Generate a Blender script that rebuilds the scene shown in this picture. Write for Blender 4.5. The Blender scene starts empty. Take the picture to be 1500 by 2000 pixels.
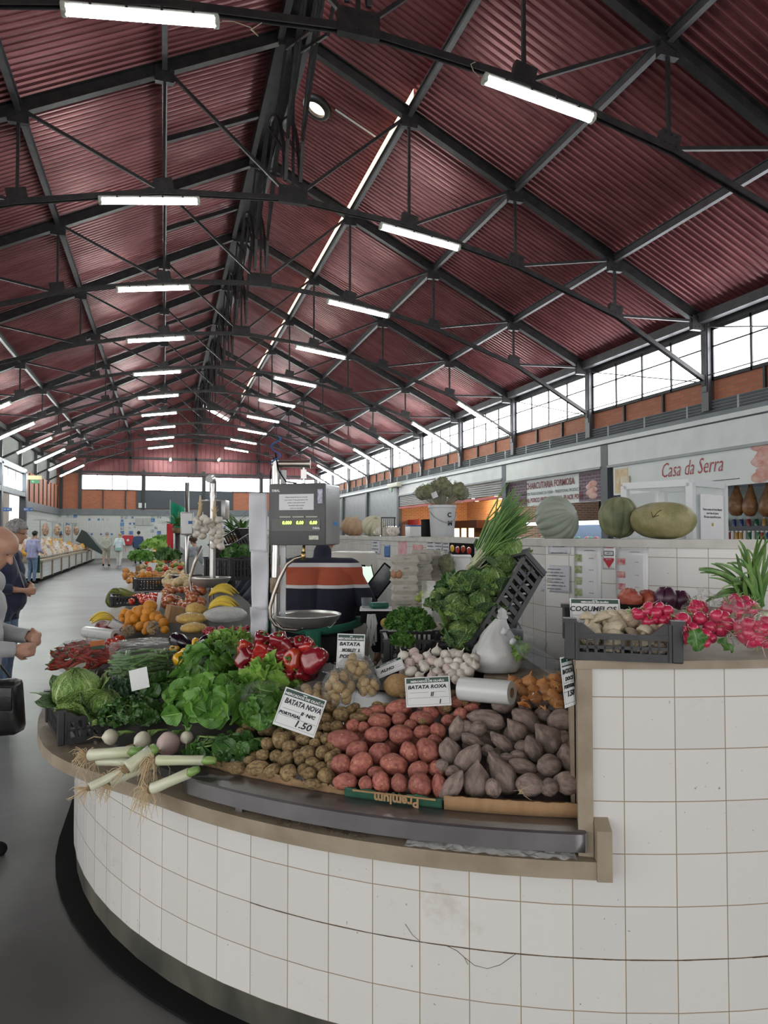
import bpy, bmesh, math, random
from mathutils import Vector as V, Matrix, Euler, noise, Quaternion
PI = math.pi; rad = math.radians
R = random.Random(11)
C = bpy.context.scene.collection
F, YAW, PIT, H = 1364.0, rad(17.46), rad(1.736), 1.65
CAM = V((0, 0, H))
def ray(px, py):
    r = (px-750)/F; u2 = -(py-1000)/F
    cp, sp = math.cos(PIT), math.sin(PIT)
    u = u2*cp+sp; d = cp-u2*sp
    c, s = math.cos(YAW), math.sin(YAW)
    return V((r*c+d*s, -r*s+d*c, u))
def at_z(px, py, z): d = ray(px, py); return CAM+d*((z-H)/d.z)
def at_x(px, py, x): d = ray(px, py); return CAM+d*(x/d.x)
def at_y(px, py, y): d = ray(px, py); return CAM+d*(y/d.y)
def at_d(px, py, t): return CAM+ray(px, py)*t
def depth(p):
    c, s = math.cos(YAW), math.sin(YAW)
    d = p.x*s+p.y*c; return d*math.cos(PIT)+(p.z-H)*math.sin(PIT)
# ---- the island counter: a half-round end and straight sides
CX, CY, RR = 2.213, 4.314, 2.668
def rho(x, y):
    if y < CY: return RR-math.hypot(x-CX, y-CY)
    return RR-abs(x-CX)
def lift(y): t = max(0, min(1, (y-4.1)/1.6)); return .13*t*t*(3-2*t)
def surf(x, y):                       # height of the sloping display of goods
    r = max(0, min(rho(x, y), .75)); return .765+.36*r+lift(y)
def hp(px, py, off=0.0):              # where a line of sight meets the display slope
    d = ray(px, py); t0 = 1.6
    for i in range(4000):
        t0 += .006
        p = CAM+d*t0
        if rho(p.x, p.y) > -.12 and p.z < surf(p.x, p.y)+off: return p
    best = max((CAM+d*(1.6+.02*i) for i in range(600)), key=lambda p: min(rho(p.x, p.y), .06)-max(0, abs(p.z-surf(p.x, p.y)-off)-.1))
    return best
# ---- objects
def link(o, parent=None):
    C.objects.link(o)
    if parent is not None: o.parent = parent
    return o
def tag(o, label=None, cat=None, group=None, kind=None):
    if label: o['label'] = label
    if cat: o['category'] = cat
    if group: o['group'] = group
    if kind: o['kind'] = kind
    return o
def thing(name, label, cat, loc=(0, 0, 0), rot=(0, 0, 0), group=None):
    o = bpy.data.objects.new(name, None); o.empty_display_size = .05
    C.objects.link(o); o.location = loc; o.rotation_euler = rot
    return tag(o, label, cat, group)
def copy_tree(o, parent=None):
    c = o.copy(); C.objects.link(c)
    if parent is not None: c.parent = parent
    for ch in [k for k in bpy.data.objects if k.parent == o]: copy_tree(ch, c)
    return c
KIDS = {}
def dup(root, loc, rot=None, label=None, group=None, scale=None):
    if root.name not in KIDS:
        def grab(o): return [(k, grab(k)) for k in bpy.data.objects if k.parent == o]
        KIDS[root.name] = grab(root)
    def rec(o, kids, par):
        c = o.copy(); C.objects.link(c)
        if par is not None: c.parent = par
        for k, kk in kids: rec(k, kk, c)
        return c
    c = rec(root, KIDS[root.name], None)
    c.location = loc
    if rot is not None: c.rotation_euler = rot
    if scale is not None: c.scale = scale if hasattr(scale, '__len__') else (scale,)*3
    if label: c['label'] = label
    if group: c['group'] = group
    return c
def rotz(a): return Matrix.Rotation(a, 3, 'Z')
def frame(z, xhint=V((1, 0, 0))):
    z = V(z).normalized(); x = V(xhint)-z*z.dot(V(xhint))
    if x.length < 1e-4: x = V((0, 1, 0))-z*z.y
    x.normalize(); y = z.cross(x)
    return Matrix((x, y, z)).transposed()
class MB:
    def __init__(s): s.v = []; s.f = []; s.m = []; s.uv = {}; s.mi = 0
    def add(s, vs, fs, uvs=None):
        o = len(s.v); s.v += [tuple(p) for p in vs]
        for i, f in enumerate(fs):
            if uvs: s.uv[len(s.f)] = [uvs[k] for k in f]
            s.f.append(tuple(k+o for k in f)); s.m.append(s.mi)
        return s
    def box(s, c, sz, rot=None, bev=0):
        hx, hy, hz = sz[0]/2, sz[1]/2, sz[2]/2; c = V(c)
        if bev:
            b = min(bev, hx*.9, hy*.9, hz*.9); vs = []; 
            bm = bmesh.new(); bmesh.ops.create_cube(bm, size=1)
            for v in bm.verts: v.co = V((v.co.x*sz[0], v.co.y*sz[1], v.co.z*sz[2]))
            bmesh.ops.bevel(bm, geom=bm.edges[:], offset=b, segments=2, affect='EDGES', profile=.5)
            bm.verts.ensure_lookup_table(); bm.verts.index_update()
            vs = [c+((rot @ v.co) if rot else v.co) for v in bm.verts]
            fs = [[v.index for v in f.verts] for f in bm.faces]; bm.free()
            return s.add(vs, fs)
        vs = [V((x, y, z)) for x in (-hx, hx) for y in (-hy, hy) for z in (-hz, hz)]
        vs = [c+((rot @ p) if rot else p) for p in vs]
        return s.add(vs, [(0, 1, 3, 2), (4, 6, 7, 5), (0, 4, 5, 1), (2, 3, 7, 6), (0, 2, 6, 4), (1, 5, 7, 3)])
    def bar(s, a, b, w, h, up=V((0, 0, 1))):        # a rectangular bar from a to b
        a, b = V(a), V(b); d = b-a; L = d.length
        z = d/L; x = V(up).cross(z)
        if x.length < 1e-4: x = V((1, 0, 0)).cross(z)
        x.normalize(); y = z.cross(x); m = Matrix((x, y, z)).transposed()
        return s.box((a+b)/2, (w, h, L), m)
    def cyl(s, a, b, r, r2=None, n=12, cap=True):
        return s.tube([a, b], [r, r if r2 is None else r2], n, cap)
    def tube(s, pts, rs, n=8, cap=True, ell=None):
        pts = [V(p) for p in pts]
        if not hasattr(rs, '__len__'): rs = [rs]*len(pts)
        vs = []; fs = []; x = None
        for i, p in enumerate(pts):
            d = pts[min(i+1, len(pts)-1)]-pts[max(i-1, 0)]
            if d.length < 1e-9: d = V((0, 0, 1))
            d.normalize()
            if x is None:
                x = V((0, 0, 1)).cross(d)
                if x.length < .05: x = V((1, 0, 0)).cross(d)
            x = (x-d*x.dot(d))
            if x.length < 1e-6: x = V((0, 1, 0)).cross(d)
            x.normalize(); y = d.cross(x)
            for k in range(n):
                a = 2*PI*k/n
                e = ell or (1, 1)
                vs.append(p+x*(math.cos(a)*rs[i]*e[0])+y*(math.sin(a)*rs[i]*e[1]))
        for i in range(len(pts)-1):
            for k in range(n):
                fs.append((i*n+k, i*n+(k+1) % n, (i+1)*n+(k+1) % n, (i+1)*n+k))
        if cap:
            fs.append(tuple(range(n-1, -1, -1))); fs.append(tuple(range((len(pts)-1)*n, len(pts)*n)))
        return s.add(vs, fs)
    def lathe(s, prof, n=24, mtx=None, wob=None, cap=True):   # prof = [(r, z)...]
        vs = []; fs = []
        for (r, z) in prof:
            for k in range(n):
                a = 2*PI*k/n; q = r*(wob(a, z) if wob else 1)
                p = V((q*math.cos(a), q*math.sin(a), z)); vs.append(mtx @ p if mtx else p)
        for i in range(len(prof)-1):
            for k in range(n):
                fs.append((i*n+k, i*n+(k+1) % n, (i+1)*n+(k+1) % n, (i+1)*n+k))
        if cap and prof[0][0] > 1e-5: fs.append(tuple(range(n-1, -1, -1)))
        if cap and prof[-1][0] > 1e-5: fs.append(tuple(range((len(prof)-1)*n, len(prof)*n)))
        return s.add(vs, fs)
    def grid(s, fn, nu, nv, closeu=False, uvs=True):
        vs = []; uv = []; fs = []
        for j in range(nv+1):
            for i in range(nu+(0 if closeu else 1)):
                u, v = i/nu, j/nv; vs.append(fn(u, v)); uv.append((u, v))
        w = nu+(0 if closeu else 1)
        for j in range(nv):
            for i in range(nu):
                i2 = (i+1) % w
                fs.append((j*w+i, j*w+i2, (j+1)*w+i2, (j+1)*w+i))
        return s.add(vs, fs, uv if uvs else None)
    def blob(s, c, rx, ry, rz, rot=None, fn=None, nu=16, nv=10):
        c = V(c)
        def g(u, v):
            th = 2*PI*u; ph = PI*(v*.998+.001)
            p = V((math.sin(ph)*math.cos(th), math.sin(ph)*math.sin(th), -math.cos(ph)))
            k = fn(p) if fn else 1
            q = V((p.x*rx*k, p.y*ry*k, p.z*rz*k))
            return c+(rot @ q if rot else q)
        return s.grid(g, nu, nv, True)
    def prism(s, outline, z0, z1, mtx=None):        # outline = [(x, y)...] counter-clockwise
        n = len(outline); vs = [V((x, y, z0)) for x, y in outline]+[V((x, y, z1)) for x, y in outline]
        if mtx: vs = [mtx @ p for p in vs]
        fs = [tuple(range(n-1, -1, -1)), tuple(range(n, 2*n))]+[(i, (i+1) % n, n+(i+1) % n, n+i) for i in range(n)]
        return s.add(vs, fs)
    def xf(s, m):
        s.v = [tuple(m @ V(p)) for p in s.v]; return s
    def mesh(s, name, mats, smooth=True, auto=None):
        me = bpy.data.meshes.new(name); me.from_pydata(s.v, [], s.f)
        for m in (mats if isinstance(mats, (list, tuple)) else [mats]): me.materials.append(m)
        if any(s.m): me.polygons.foreach_set('material_index', s.m)
        if s.uv:
            l = me.uv_layers.new(name='UVMap')
            for p in me.polygons:
                t = s.uv.get(p.index)
                if t:
                    for li, q in zip(p.loop_indices, t): l.data[li].uv = q
        if smooth: me.polygons.foreach_set('use_smooth', [True]*len(me.polygons))
        me.update()
        if smooth and auto is not None: me.set_sharp_from_angle(angle=rad(auto))
        return me
    def build(s, name, mats, parent=None, smooth=False, auto=None, loc=None):
        o = bpy.data.objects.new(name, s.mesh(name, mats, smooth, auto)); link(o, parent)
        if loc is not None: o.location = loc
        return o
def solidify(o, t, off=-1):
    m = o.modifiers.new('s', 'SOLIDIFY'); m.thickness = t; m.offset = off; return o
def nz(p, s=1, seed=0): return noise.noise(V(p)*s+V((seed*7.3, seed*3.1, seed*1.7)))
def struct(o): o['kind'] = 'structure'; return o
FONT = None
def text(body, size, mtx, mat, parent, name='lettering', shear=0, ax='CENTER', ext=.0004, bold=0, sx=1):
    cu = bpy.data.curves.new(name, 'FONT'); cu.body = body; cu.size = size; cu.shear = shear
    cu.align_x = ax; cu.align_y = 'CENTER'; cu.extrude = ext; cu.offset = bold; cu.resolution_u = 2
    cu.materials.append(mat)
    t = bpy.data.objects.new(name, cu); C.objects.link(t)
    me = bpy.data.meshes.new_from_object(t); me.name = name
    bpy.data.objects.remove(t); bpy.data.curves.remove(cu)
    if not len(me.materials): me.materials.append(mat)
    o = bpy.data.objects.new(name, me); link(o, parent)
    m = mtx.to_4x4() if len(mtx) == 3 else mtx.copy()
    o.matrix_local = m @ Matrix.Diagonal((sx, 1, 1, 1))
    return o
def TM(loc, right, up):                             # a frame for writing: right, up, facing out
    r = V(right).normalized(); u = V(up); u = (u-r*u.dot(r)).normalized(); n = r.cross(u)
    m = Matrix((r, u, n)).transposed().to_4x4(); m.translation = V(loc); return m
# ---- materials
def newmat(name):
    m = bpy.data.materials.new(name); m.use_nodes = True; nt = m.node_tree
    return m, nt, nt.nodes['Principled BSDF']
def nd(nt, t, **k):
    n = nt.nodes.new('ShaderNode'+t)
    for a, b in k.items(): setattr(n, a, b)
    return n
def c4(c): return (c[0], c[1], c[2], 1)
def sr(r, g, b):                                    # 0..255 as seen -> linear
    f = lambda x: (x/255/12.92 if x/255 <= .04045 else ((x/255+.055)/1.055)**2.4)
    return (f(r), f(g), f(b))
def M(name, a, b=None, scale=8, rough=.5, metal=0, bump=0, bscale=None, rnd=0, detail=4, coat=0, lo=.35, hi=.65, spec=.5,
      spots=None, spot_scale=30, spot_at=.12, sub=0, stretch=None, trans=0, ior=1.45, sheen=0):
    m, nt, p = newmat(name); L = nt.links
    tc = nd(nt, 'TexCoord'); src = tc.outputs['Object']
    if stretch:
        mp = nd(nt, 'Mapping'); mp.inputs['Scale'].default_value = stretch; L.new(src, mp.inputs['Vector']); src = mp.outputs['Vector']
    if rnd or b:
        oi = nd(nt, 'ObjectInfo'); ad = nd(nt, 'VectorMath', operation='ADD'); ml = nd(nt, 'VectorMath', operation='SCALE')
        cb = nd(nt, 'CombineXYZ')
        for i in range(3): L.new(oi.outputs['Random'], cb.inputs[i])
        ml.inputs['Scale'].default_value = 9.0; L.new(cb.outputs[0], ml.inputs[0]); L.new(src, ad.inputs[0]); L.new(ml.outputs[0], ad.inputs[1]); src2 = ad.outputs[0]
    else: src2 = src
    col = None
    if b:
        n = nd(nt, 'TexNoise'); n.inputs['Scale'].default_value = scale; n.inputs['Detail'].default_value = detail; L.new(src2, n.inputs['Vector'])
        r = nd(nt, 'ValToRGB'); r.color_ramp.elements[0].position = lo; r.color_ramp.elements[1].position = hi
        r.color_ramp.elements[0].color = c4(a); r.color_ramp.elements[1].color = c4(b); L.new(n.outputs['Fac'], r.inputs['Fac']); col = r.outputs['Color']
    if spots:
        v = nd(nt, 'TexVoronoi'); v.inputs['Scale'].default_value = spot_scale; L.new(src2, v.inputs['Vector'])
        r2 = nd(nt, 'ValToRGB'); r2.color_ramp.elements[0].position = spot_at*.5; r2.color_ramp.elements[1].position = spot_at
        r2.color_ramp.elements[0].color = (1, 1, 1, 1); r2.color_ramp.elements[1].color = (0, 0, 0, 1); L.new(v.outputs['Distance'], r2.inputs['Fac'])
        mx = nd(nt, 'MixRGB'); L.new(r2.outputs['Color'], mx.inputs['Fac']); mx.inputs['Color2'].default_value = c4(spots)
        if col: L.new(col, mx.inputs['Color1'])
        else: mx.inputs['Color1'].default_value = c4(a)
        col = mx.outputs['Color']
    if rnd:
        hs = nd(nt, 'HueSaturation'); mr = nd(nt, 'MapRange'); mr.inputs['To Min'].default_value = 1-rnd; mr.inputs['To Max'].default_value = 1+rnd
        L.new(oi.outputs['Random'], mr.inputs['Value']); L.new(mr.outputs[0], hs.inputs['Value'])
        if col: L.new(col, hs.inputs['Color'])
        else: hs.inputs['Color'].default_value = c4(a)
        col = hs.outputs['Color']
    if col: L.new(col, p.inputs['Base Color'])
    else: p.inputs['Base Color'].default_value = c4(a)
    p.inputs['Roughness'].default_value = rough; p.inputs['Metallic'].default_value = metal
    p.inputs['Specular IOR Level'].default_value = spec; p.inputs['Coat Weight'].default_value = coat; p.inputs['Coat Roughness'].default_value = .12
    if trans: p.inputs['Transmission Weight'].default_value = trans; p.inputs['IOR'].default_value = ior
    if sub: p.inputs['Subsurface Weight'].default_value = sub; p.inputs['Subsurface Radius'].default_value = (.01, .005, .003)
    if sheen: p.inputs['Sheen Weight'].default_value = sheen
    if bump:
        n = nd(nt, 'TexNoise'); n.inputs['Scale'].default_value = bscale or scale*3; n.inputs['Detail'].default_value = 5; L.new(src2, n.inputs['Vector'])
        bp = nd(nt, 'Bump'); bp.inputs['Strength'].default_value = bump; bp.inputs['Distance'].default_value = .004; L.new(n.outputs['Fac'], bp.inputs['Height']); L.new(bp.outputs[0], p.inputs['Normal'])
    return m
def emit(name, c, s):
    m, nt, p = newmat(name); p.inputs['Base Color'].default_value = c4(c); p.inputs['Emission Color'].default_value = c4(c); p.inputs['Emission Strength'].default_value = s
    p.inputs['Roughness'].default_value = .4
    return m
def film(name, alpha=.25, tint=(1, 1, 1), rough=.08, bump=.6, bscale=18, more=.5):    # thin crinkled plastic
    m, nt, p = newmat(name); L = nt.links
    p.inputs['Base Color'].default_value = c4(tint); p.inputs['Roughness'].default_value = rough; p.inputs['Specular IOR Level'].default_value = .8
    tr = nd(nt, 'BsdfTransparent'); mx = nd(nt, 'MixShader'); tc = nd(nt, 'TexCoord'); n = nd(nt, 'TexNoise'); n.inputs['Scale'].default_value = bscale; n.inputs['Detail'].default_value = 3; n.inputs['Distortion'].default_value = 1.5
    L.new(tc.outputs['Object'], n.inputs['Vector'])
    bp = nd(nt, 'Bump'); bp.inputs['Strength'].default_value = bump; bp.inputs['Distance'].default_value = .02; L.new(n.outputs['Fac'], bp.inputs['Height']); L.new(bp.outputs[0], p.inputs['Normal'])
    lw = nd(nt, 'LayerWeight'); lw.inputs['Blend'].default_value = .35; L.new(bp.outputs[0], lw.inputs['Normal'])
    mr = nd(nt, 'MapRange'); mr.inputs['To Min'].default_value = alpha; mr.inputs['To Max'].default_value = min(1, alpha+more); L.new(lw.outputs['Facing'], mr.inputs['Value'])
    L.new(mr.outputs[0], mx.inputs['Fac']); L.new(tr.outputs[0], mx.inputs[1]); L.new(p.outputs[0], mx.inputs[2])
    L.new(mx.outputs[0], nt.nodes['Material Output'].inputs['Surface'])
    return m
def tiles(name, w=.155, h=.155, c1=(.71, .71, .69), c2=(.65, .65, .635), grout=(.24, .18, .115), mortar=.0022, rough=.22, off=0, dirt=0):
    m, nt, p = newmat(name); L = nt.links; uv = nd(nt, 'UVMap'); uv.uv_map = 'UVMap'
    b = nd(nt, 'TexBrick'); b.offset = off; b.squash = 1; L.new(uv.outputs[0], b.inputs['Vector'])
    b.inputs['Scale'].default_value = 1; b.inputs['Brick Width'].default_value = w; b.inputs['Row Height'].default_value = h; b.inputs['Mortar Size'].default_value = mortar; b.inputs['Mortar Smooth'].default_value = .2
    b.inputs['Color1'].default_value = c4(c1); b.inputs['Color2'].default_value = c4(c2); b.inputs['Mortar'].default_value = c4(grout)
    col = b.outputs['Color']
    if dirt:                                        # scuffs and rusty stains
        n = nd(nt, 'TexNoise'); n.inputs['Scale'].default_value = 3.2; n.inputs['Detail'].default_value = 8; n.inputs['Roughness'].default_value = .7; L.new(uv.outputs[0], n.inputs['Vector'])
        r = nd(nt, 'ValToRGB'); r.color_ramp.elements[0].position = .6; r.color_ramp.elements[1].position = .78; r.color_ramp.elements[0].color = (0, 0, 0, 1); r.color_ramp.elements[1].color = (dirt, dirt, dirt, 1)
        L.new(n.outputs['Fac'], r.inputs['Fac']); mx = nd(nt, 'MixRGB'); L.new(r.outputs[0], mx.inputs['Fac']); L.new(col, mx.inputs['Color1']); mx.inputs['Color2'].default_value = (.3, .22, .13, 1); col = mx.outputs[0]
        n2 = nd(nt, 'TexNoise'); n2.inputs['Scale'].default_value = 55; n2.inputs['Detail'].default_value = 2; L.new(uv.outputs[0], n2.inputs['Vector'])
        r2 = nd(nt, 'ValToRGB'); r2.color_ramp.elements[0].position = .735; r2.color_ramp.elements[1].position = .77; r2.color_ramp.elements[0].color = (0, 0, 0, 1); r2.color_ramp.elements[1].color = (.7, .7, .7, 1)
        L.new(n2.outputs['Fac'], r2.inputs['Fac']); m2 = nd(nt, 'MixRGB'); L.new(r2.outputs[0], m2.inputs['Fac']); L.new(col, m2.inputs['Color1']); m2.inputs['Color2'].default_value = (.12, .1, .08, 1); col = m2.outputs[0]
    L.new(col, p.inputs['Base Color']); p.inputs['Roughness'].default_value = rough
    bp = nd(nt, 'Bump'); bp.inputs['Strength'].default_value = .5; bp.inputs['Distance'].default_value = .002; bp.invert = True; L.new(b.outputs['Fac'], bp.inputs['Height']); L.new(bp.outputs[0], p.inputs['Normal'])
    return m
def leafmat(name, dark, light, vein, rough=.42, vs=1, rnd=.2):
    # UV: u across the blade, v along it; mid-rib and side veins run in the leaf's own colour
    m, nt, p = newmat(name); L = nt.links; uv = nd(nt, 'UVMap'); uv.uv_map = 'UVMap'; sp = nd(nt, 'SeparateXYZ'); L.new(uv.outputs[0], sp.inputs[0])
    def mt(op, a, b=None):
        n = nd(nt, 'Math', operation=op)
        for i, q in enumerate((a, b)):
            if q is None: continue
            if isinstance(q, (int, float)): n.inputs[i].default_value = q
            else: L.new(q, n.inputs[i])
        return n.outputs[0]
    ax = mt('ABSOLUTE', mt('SUBTRACT', sp.outputs[0], .5))
    mid = mt('LESS_THAN', ax, .022)
    w = mt('SUBTRACT', mt('MULTIPLY', sp.outputs[1], 7.0*vs), mt('MULTIPLY', ax, 6.0*vs))
    side = mt('GREATER_THAN', mt('SINE', mt('MULTIPLY', w, 2*PI)), .965)
    vv = mt('MAXIMUM', mid, mt('MULTIPLY', side, .7))
    tc = nd(nt, 'TexCoord'); n = nd(nt, 'TexNoise'); n.inputs['Scale'].default_value = 14; n.inputs['Detail'].default_value = 4; L.new(tc.outputs['Object'], n.inputs['Vector'])
    r = nd(nt, 'ValToRGB'); r.color_ramp.elements[0].position = .36; r.color_ramp.elements[1].position = .64; r.color_ramp.elements[0].color = c4(dark); r.color_ramp.elements[1].color = c4(light); L.new(n.outputs['Fac'], r.inputs['Fac'])
    mx = nd(nt, 'MixRGB'); L.new(vv, mx.inputs['Fac']); L.new(r.outputs[0], mx.inputs['Color1']); mx.inputs['Color2'].default_value = c4(vein)
    oi = nd(nt, 'ObjectInfo'); hs = nd(nt, 'HueSaturation'); mr = nd(nt, 'MapRange'); mr.inputs['To Min'].default_value = 1-rnd; mr.inputs['To Max'].default_value = 1+rnd
    L.new(oi.outputs['Random'], mr.inputs['Value']); L.new(mr.outputs[0], hs.inputs['Value']); L.new(mx.outputs[0], hs.inputs['Color'])
    L.new(hs.outputs[0], p.inputs['Base Color']); p.inputs['Roughness'].default_value = rough
    tl = nd(nt, 'BsdfTranslucent'); L.new(hs.outputs[0], tl.inputs[0]); ms = nd(nt, 'MixShader'); ms.inputs[0].default_value = .22
    n3 = nd(nt, 'TexNoise'); n3.inputs['Scale'].default_value = 60; L.new(tc.outputs['Object'], n3.inputs['Vector'])
    bp = nd(nt, 'Bump'); bp.inputs['Strength'].default_value = .5; bp.inputs['Distance'].default_value = .004; L.new(n3.outputs['Fac'], bp.inputs['Height']); L.new(bp.outputs[0], p.inputs['Normal'])
    L.new(p.outputs[0], ms.inputs[1]); L.new(tl.outputs[0], ms.inputs[2]); L.new(ms.outputs[0], nt.nodes['Material Output'].inputs['Surface'])
    return m
def savoymat(name, dark, light, vein):
    # crinkled cabbage leaf: a net of pale veins (cell borders) over blistered green
    m, nt, p = newmat(name); L = nt.links; uv = nd(nt, 'UVMap'); uv.uv_map = 'UVMap'; sp = nd(nt, 'SeparateXYZ'); L.new(uv.outputs[0], sp.inputs[0])
    def mt(op, a, b=None):
        n = nd(nt, 'Math', operation=op)
        for i, q in enumerate((a, b)):
            if q is None: continue
            if isinstance(q, (int, float)): n.inputs[i].default_value = q
            else: L.new(q, n.inputs[i])
        return n.outputs[0]
    ax = mt('ABSOLUTE', mt('SUBTRACT', sp.outputs[0], .5))
    mid = mt('LESS_THAN', ax, mt('SUBTRACT', .03, mt('MULTIPLY', sp.outputs[1], .022)))
    w = mt('SUBTRACT', mt('MULTIPLY', sp.outputs[1], 6.0), mt('MULTIPLY', ax, 7.0))
    side = mt('GREATER_THAN', mt('SINE', mt('MULTIPLY', w, 2*PI)), .955)
    v = nd(nt, 'TexVoronoi', feature='DISTANCE_TO_EDGE'); v.inputs['Scale'].default_value = 15; L.new(uv.outputs[0], v.inputs['Vector'])
    net = mt('MULTIPLY', mt('LESS_THAN', v.outputs['Distance'], .05), .35)
    vv = mt('MAXIMUM', mt('MAXIMUM', mid, mt('MULTIPLY', side, .75)), net)
    tc = nd(nt, 'TexCoord'); n = nd(nt, 'TexNoise'); n.inputs['Scale'].default_value = 9; L.new(tc.outputs['Object'], n.inputs['Vector'])
    r = nd(nt, 'ValToRGB'); r.color_ramp.elements[0].position = .36; r.color_ramp.elements[1].position = .64; r.color_ramp.elements[0].color = c4(dark); r.color_ramp.elements[1].color = c4(light); L.new(n.outputs['Fac'], r.inputs['Fac'])
    mx = nd(nt, 'MixRGB'); L.new(vv, mx.inputs['Fac']); L.new(r.outputs[0], mx.inputs['Color1']); mx.inputs['Color2'].default_value = c4(vein)
    L.new(mx.outputs[0], p.inputs['Base Color']); p.inputs['Roughness'].default_value = .5
    bp = nd(nt, 'Bump'); bp.inputs['Strength'].default_value = 1.0; bp.inputs['Distance'].default_value = .014; L.new(v.outputs['Distance'], bp.inputs['Height']); L.new(bp.outputs[0], p.inputs['Normal'])
    return m
# ---- camera, sky
cam = bpy.data.cameras.new('camera'); co = bpy.data.objects.new('camera', cam); C.objects.link(co)
co.location = CAM; co.rotation_euler = (PI/2+PIT, 0, -YAW); cam.sensor_fit = 'HORIZONTAL'; cam.sensor_width = 36; cam.lens = 36*F/1500; cam.clip_end = 300; cam.clip_start = .05
SC = bpy.context.scene; SC.camera = co
SC.view_settings.view_transform = 'Standard'; SC.view_settings.look = 'None'; SC.view_settings.gamma = 1; SC.view_settings.exposure = 1.02
w = bpy.data.worlds.new('sky'); SC.world = w; w.use_nodes = True; bg = w.node_tree.nodes['Background']; bg.inputs[0].default_value = (1, .985, .96, 1); bg.inputs[1].default_value = 1.45
SC.cycles.max_bounces = 7; SC.cycles.diffuse_bounces = 4; SC.cycles.glossy_bounces = 3; SC.cycles.transmission_bounces = 5; SC.cycles.transparent_max_bounces = 14
SC.cycles.caustics_reflective = False; SC.cycles.caustics_refractive = False; SC.cycles.sample_clamp_indirect = 6
try: SC.cycles.use_denoising = True
except Exception: pass
XC, HW = 2.075, 8.6
Y0, DY = 7.595, 4.264; YF, YE = -6.0, 50.3
XL, XR = XC-HW-.17, XC+HW+.2
def zr(x): return 9.316-.495*(abs(x)-2.135)          # rafter line, x from the ridge
steel = M('dark_steel', (.028, .028, .031), (.05, .045, .045), 6, .45, .3, bump=.15)
steel2 = M('grey_steel', (.085, .085, .095), (.12, .115, .12), 5, .42, .3)
greypaint = M('grey_blue_paint', (.15, .17, .19), (.18, .2, .22), 3, .45)
whitepaint = M('white_paint', (.78, .80, .80), (.70, .72, .73), 2, .4)
redsheet = M('red_roof_sheet', (.185, .052, .058), (.28, .092, .10), 1.2, .3, .35, detail=6, stretch=(1, 2.5, 1))
brick = tiles('brick_panel', .22, .075, (.56, .19, .10), (.46, .15, .08), (.3, .19, .14), .008, .7, .5)
walltile = tiles('white_wall_tile', .155, .155, (.60, .62, .60), (.56, .58, .565), (.35, .34, .31), .003, .25)
glow = emit('daylit_frosted_pane', (.93, .97, 1.0), 4.5)
tube_m = emit('lit_tube_diffuser', (.93, 1.0, .95), 34)
conc = M('grey_concrete_floor', (.045, .044, .043), (.115, .116, .118), .9, .34, bump=.5, bscale=7, detail=12, lo=.3, hi=.7, spec=.32)
# ---- floor
MB().grid(lambda u, v: V((-16+34*u, YF-4+62*v, -.045)), 6, 12).build('floor', conc); struct(bpy.data.objects['floor'])
# ---- roof: corrugated sheets
def sheet(name, x0, x1, lift, mat, y0=YF, y1=YE+.3):
    ys = []; y = y0; pit = .14
    while y < y1:
        ys += [(y, 0), (y+.075, 0), (y+.09, .034), (y+.125, .034)]; y += pit
    b = MB(); vs = []; fs = []
    for (yy, dz) in ys:
        for x in (x0, x1): vs.append((XC+x, yy, zr(x)+.2+lift-dz))
    for i in range(len(ys)-1): fs.append((2*i, 2*i+1, 2*i+3, 2*i+2))
    b.add(vs, fs); return struct(solidify(b.build(name, mat), .004, 1))
sheet('ceiling_left', -9.6, -.05, 0, redsheet)
sheet('ceiling_right', 2.2, 9.6, 0, redsheet)
sheet('ceiling_ridge_right', .05, 2.55, .42, redsheet)
o = MB().grid(lambda u, v: V((XC+2.24, 11.9+30*v, zr(2.24)+.23+.36*u)), 1, 40).build('window_1', emit('daylit_roof_slot', (1.0, .76, .56), .75)); struct(o)
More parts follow.
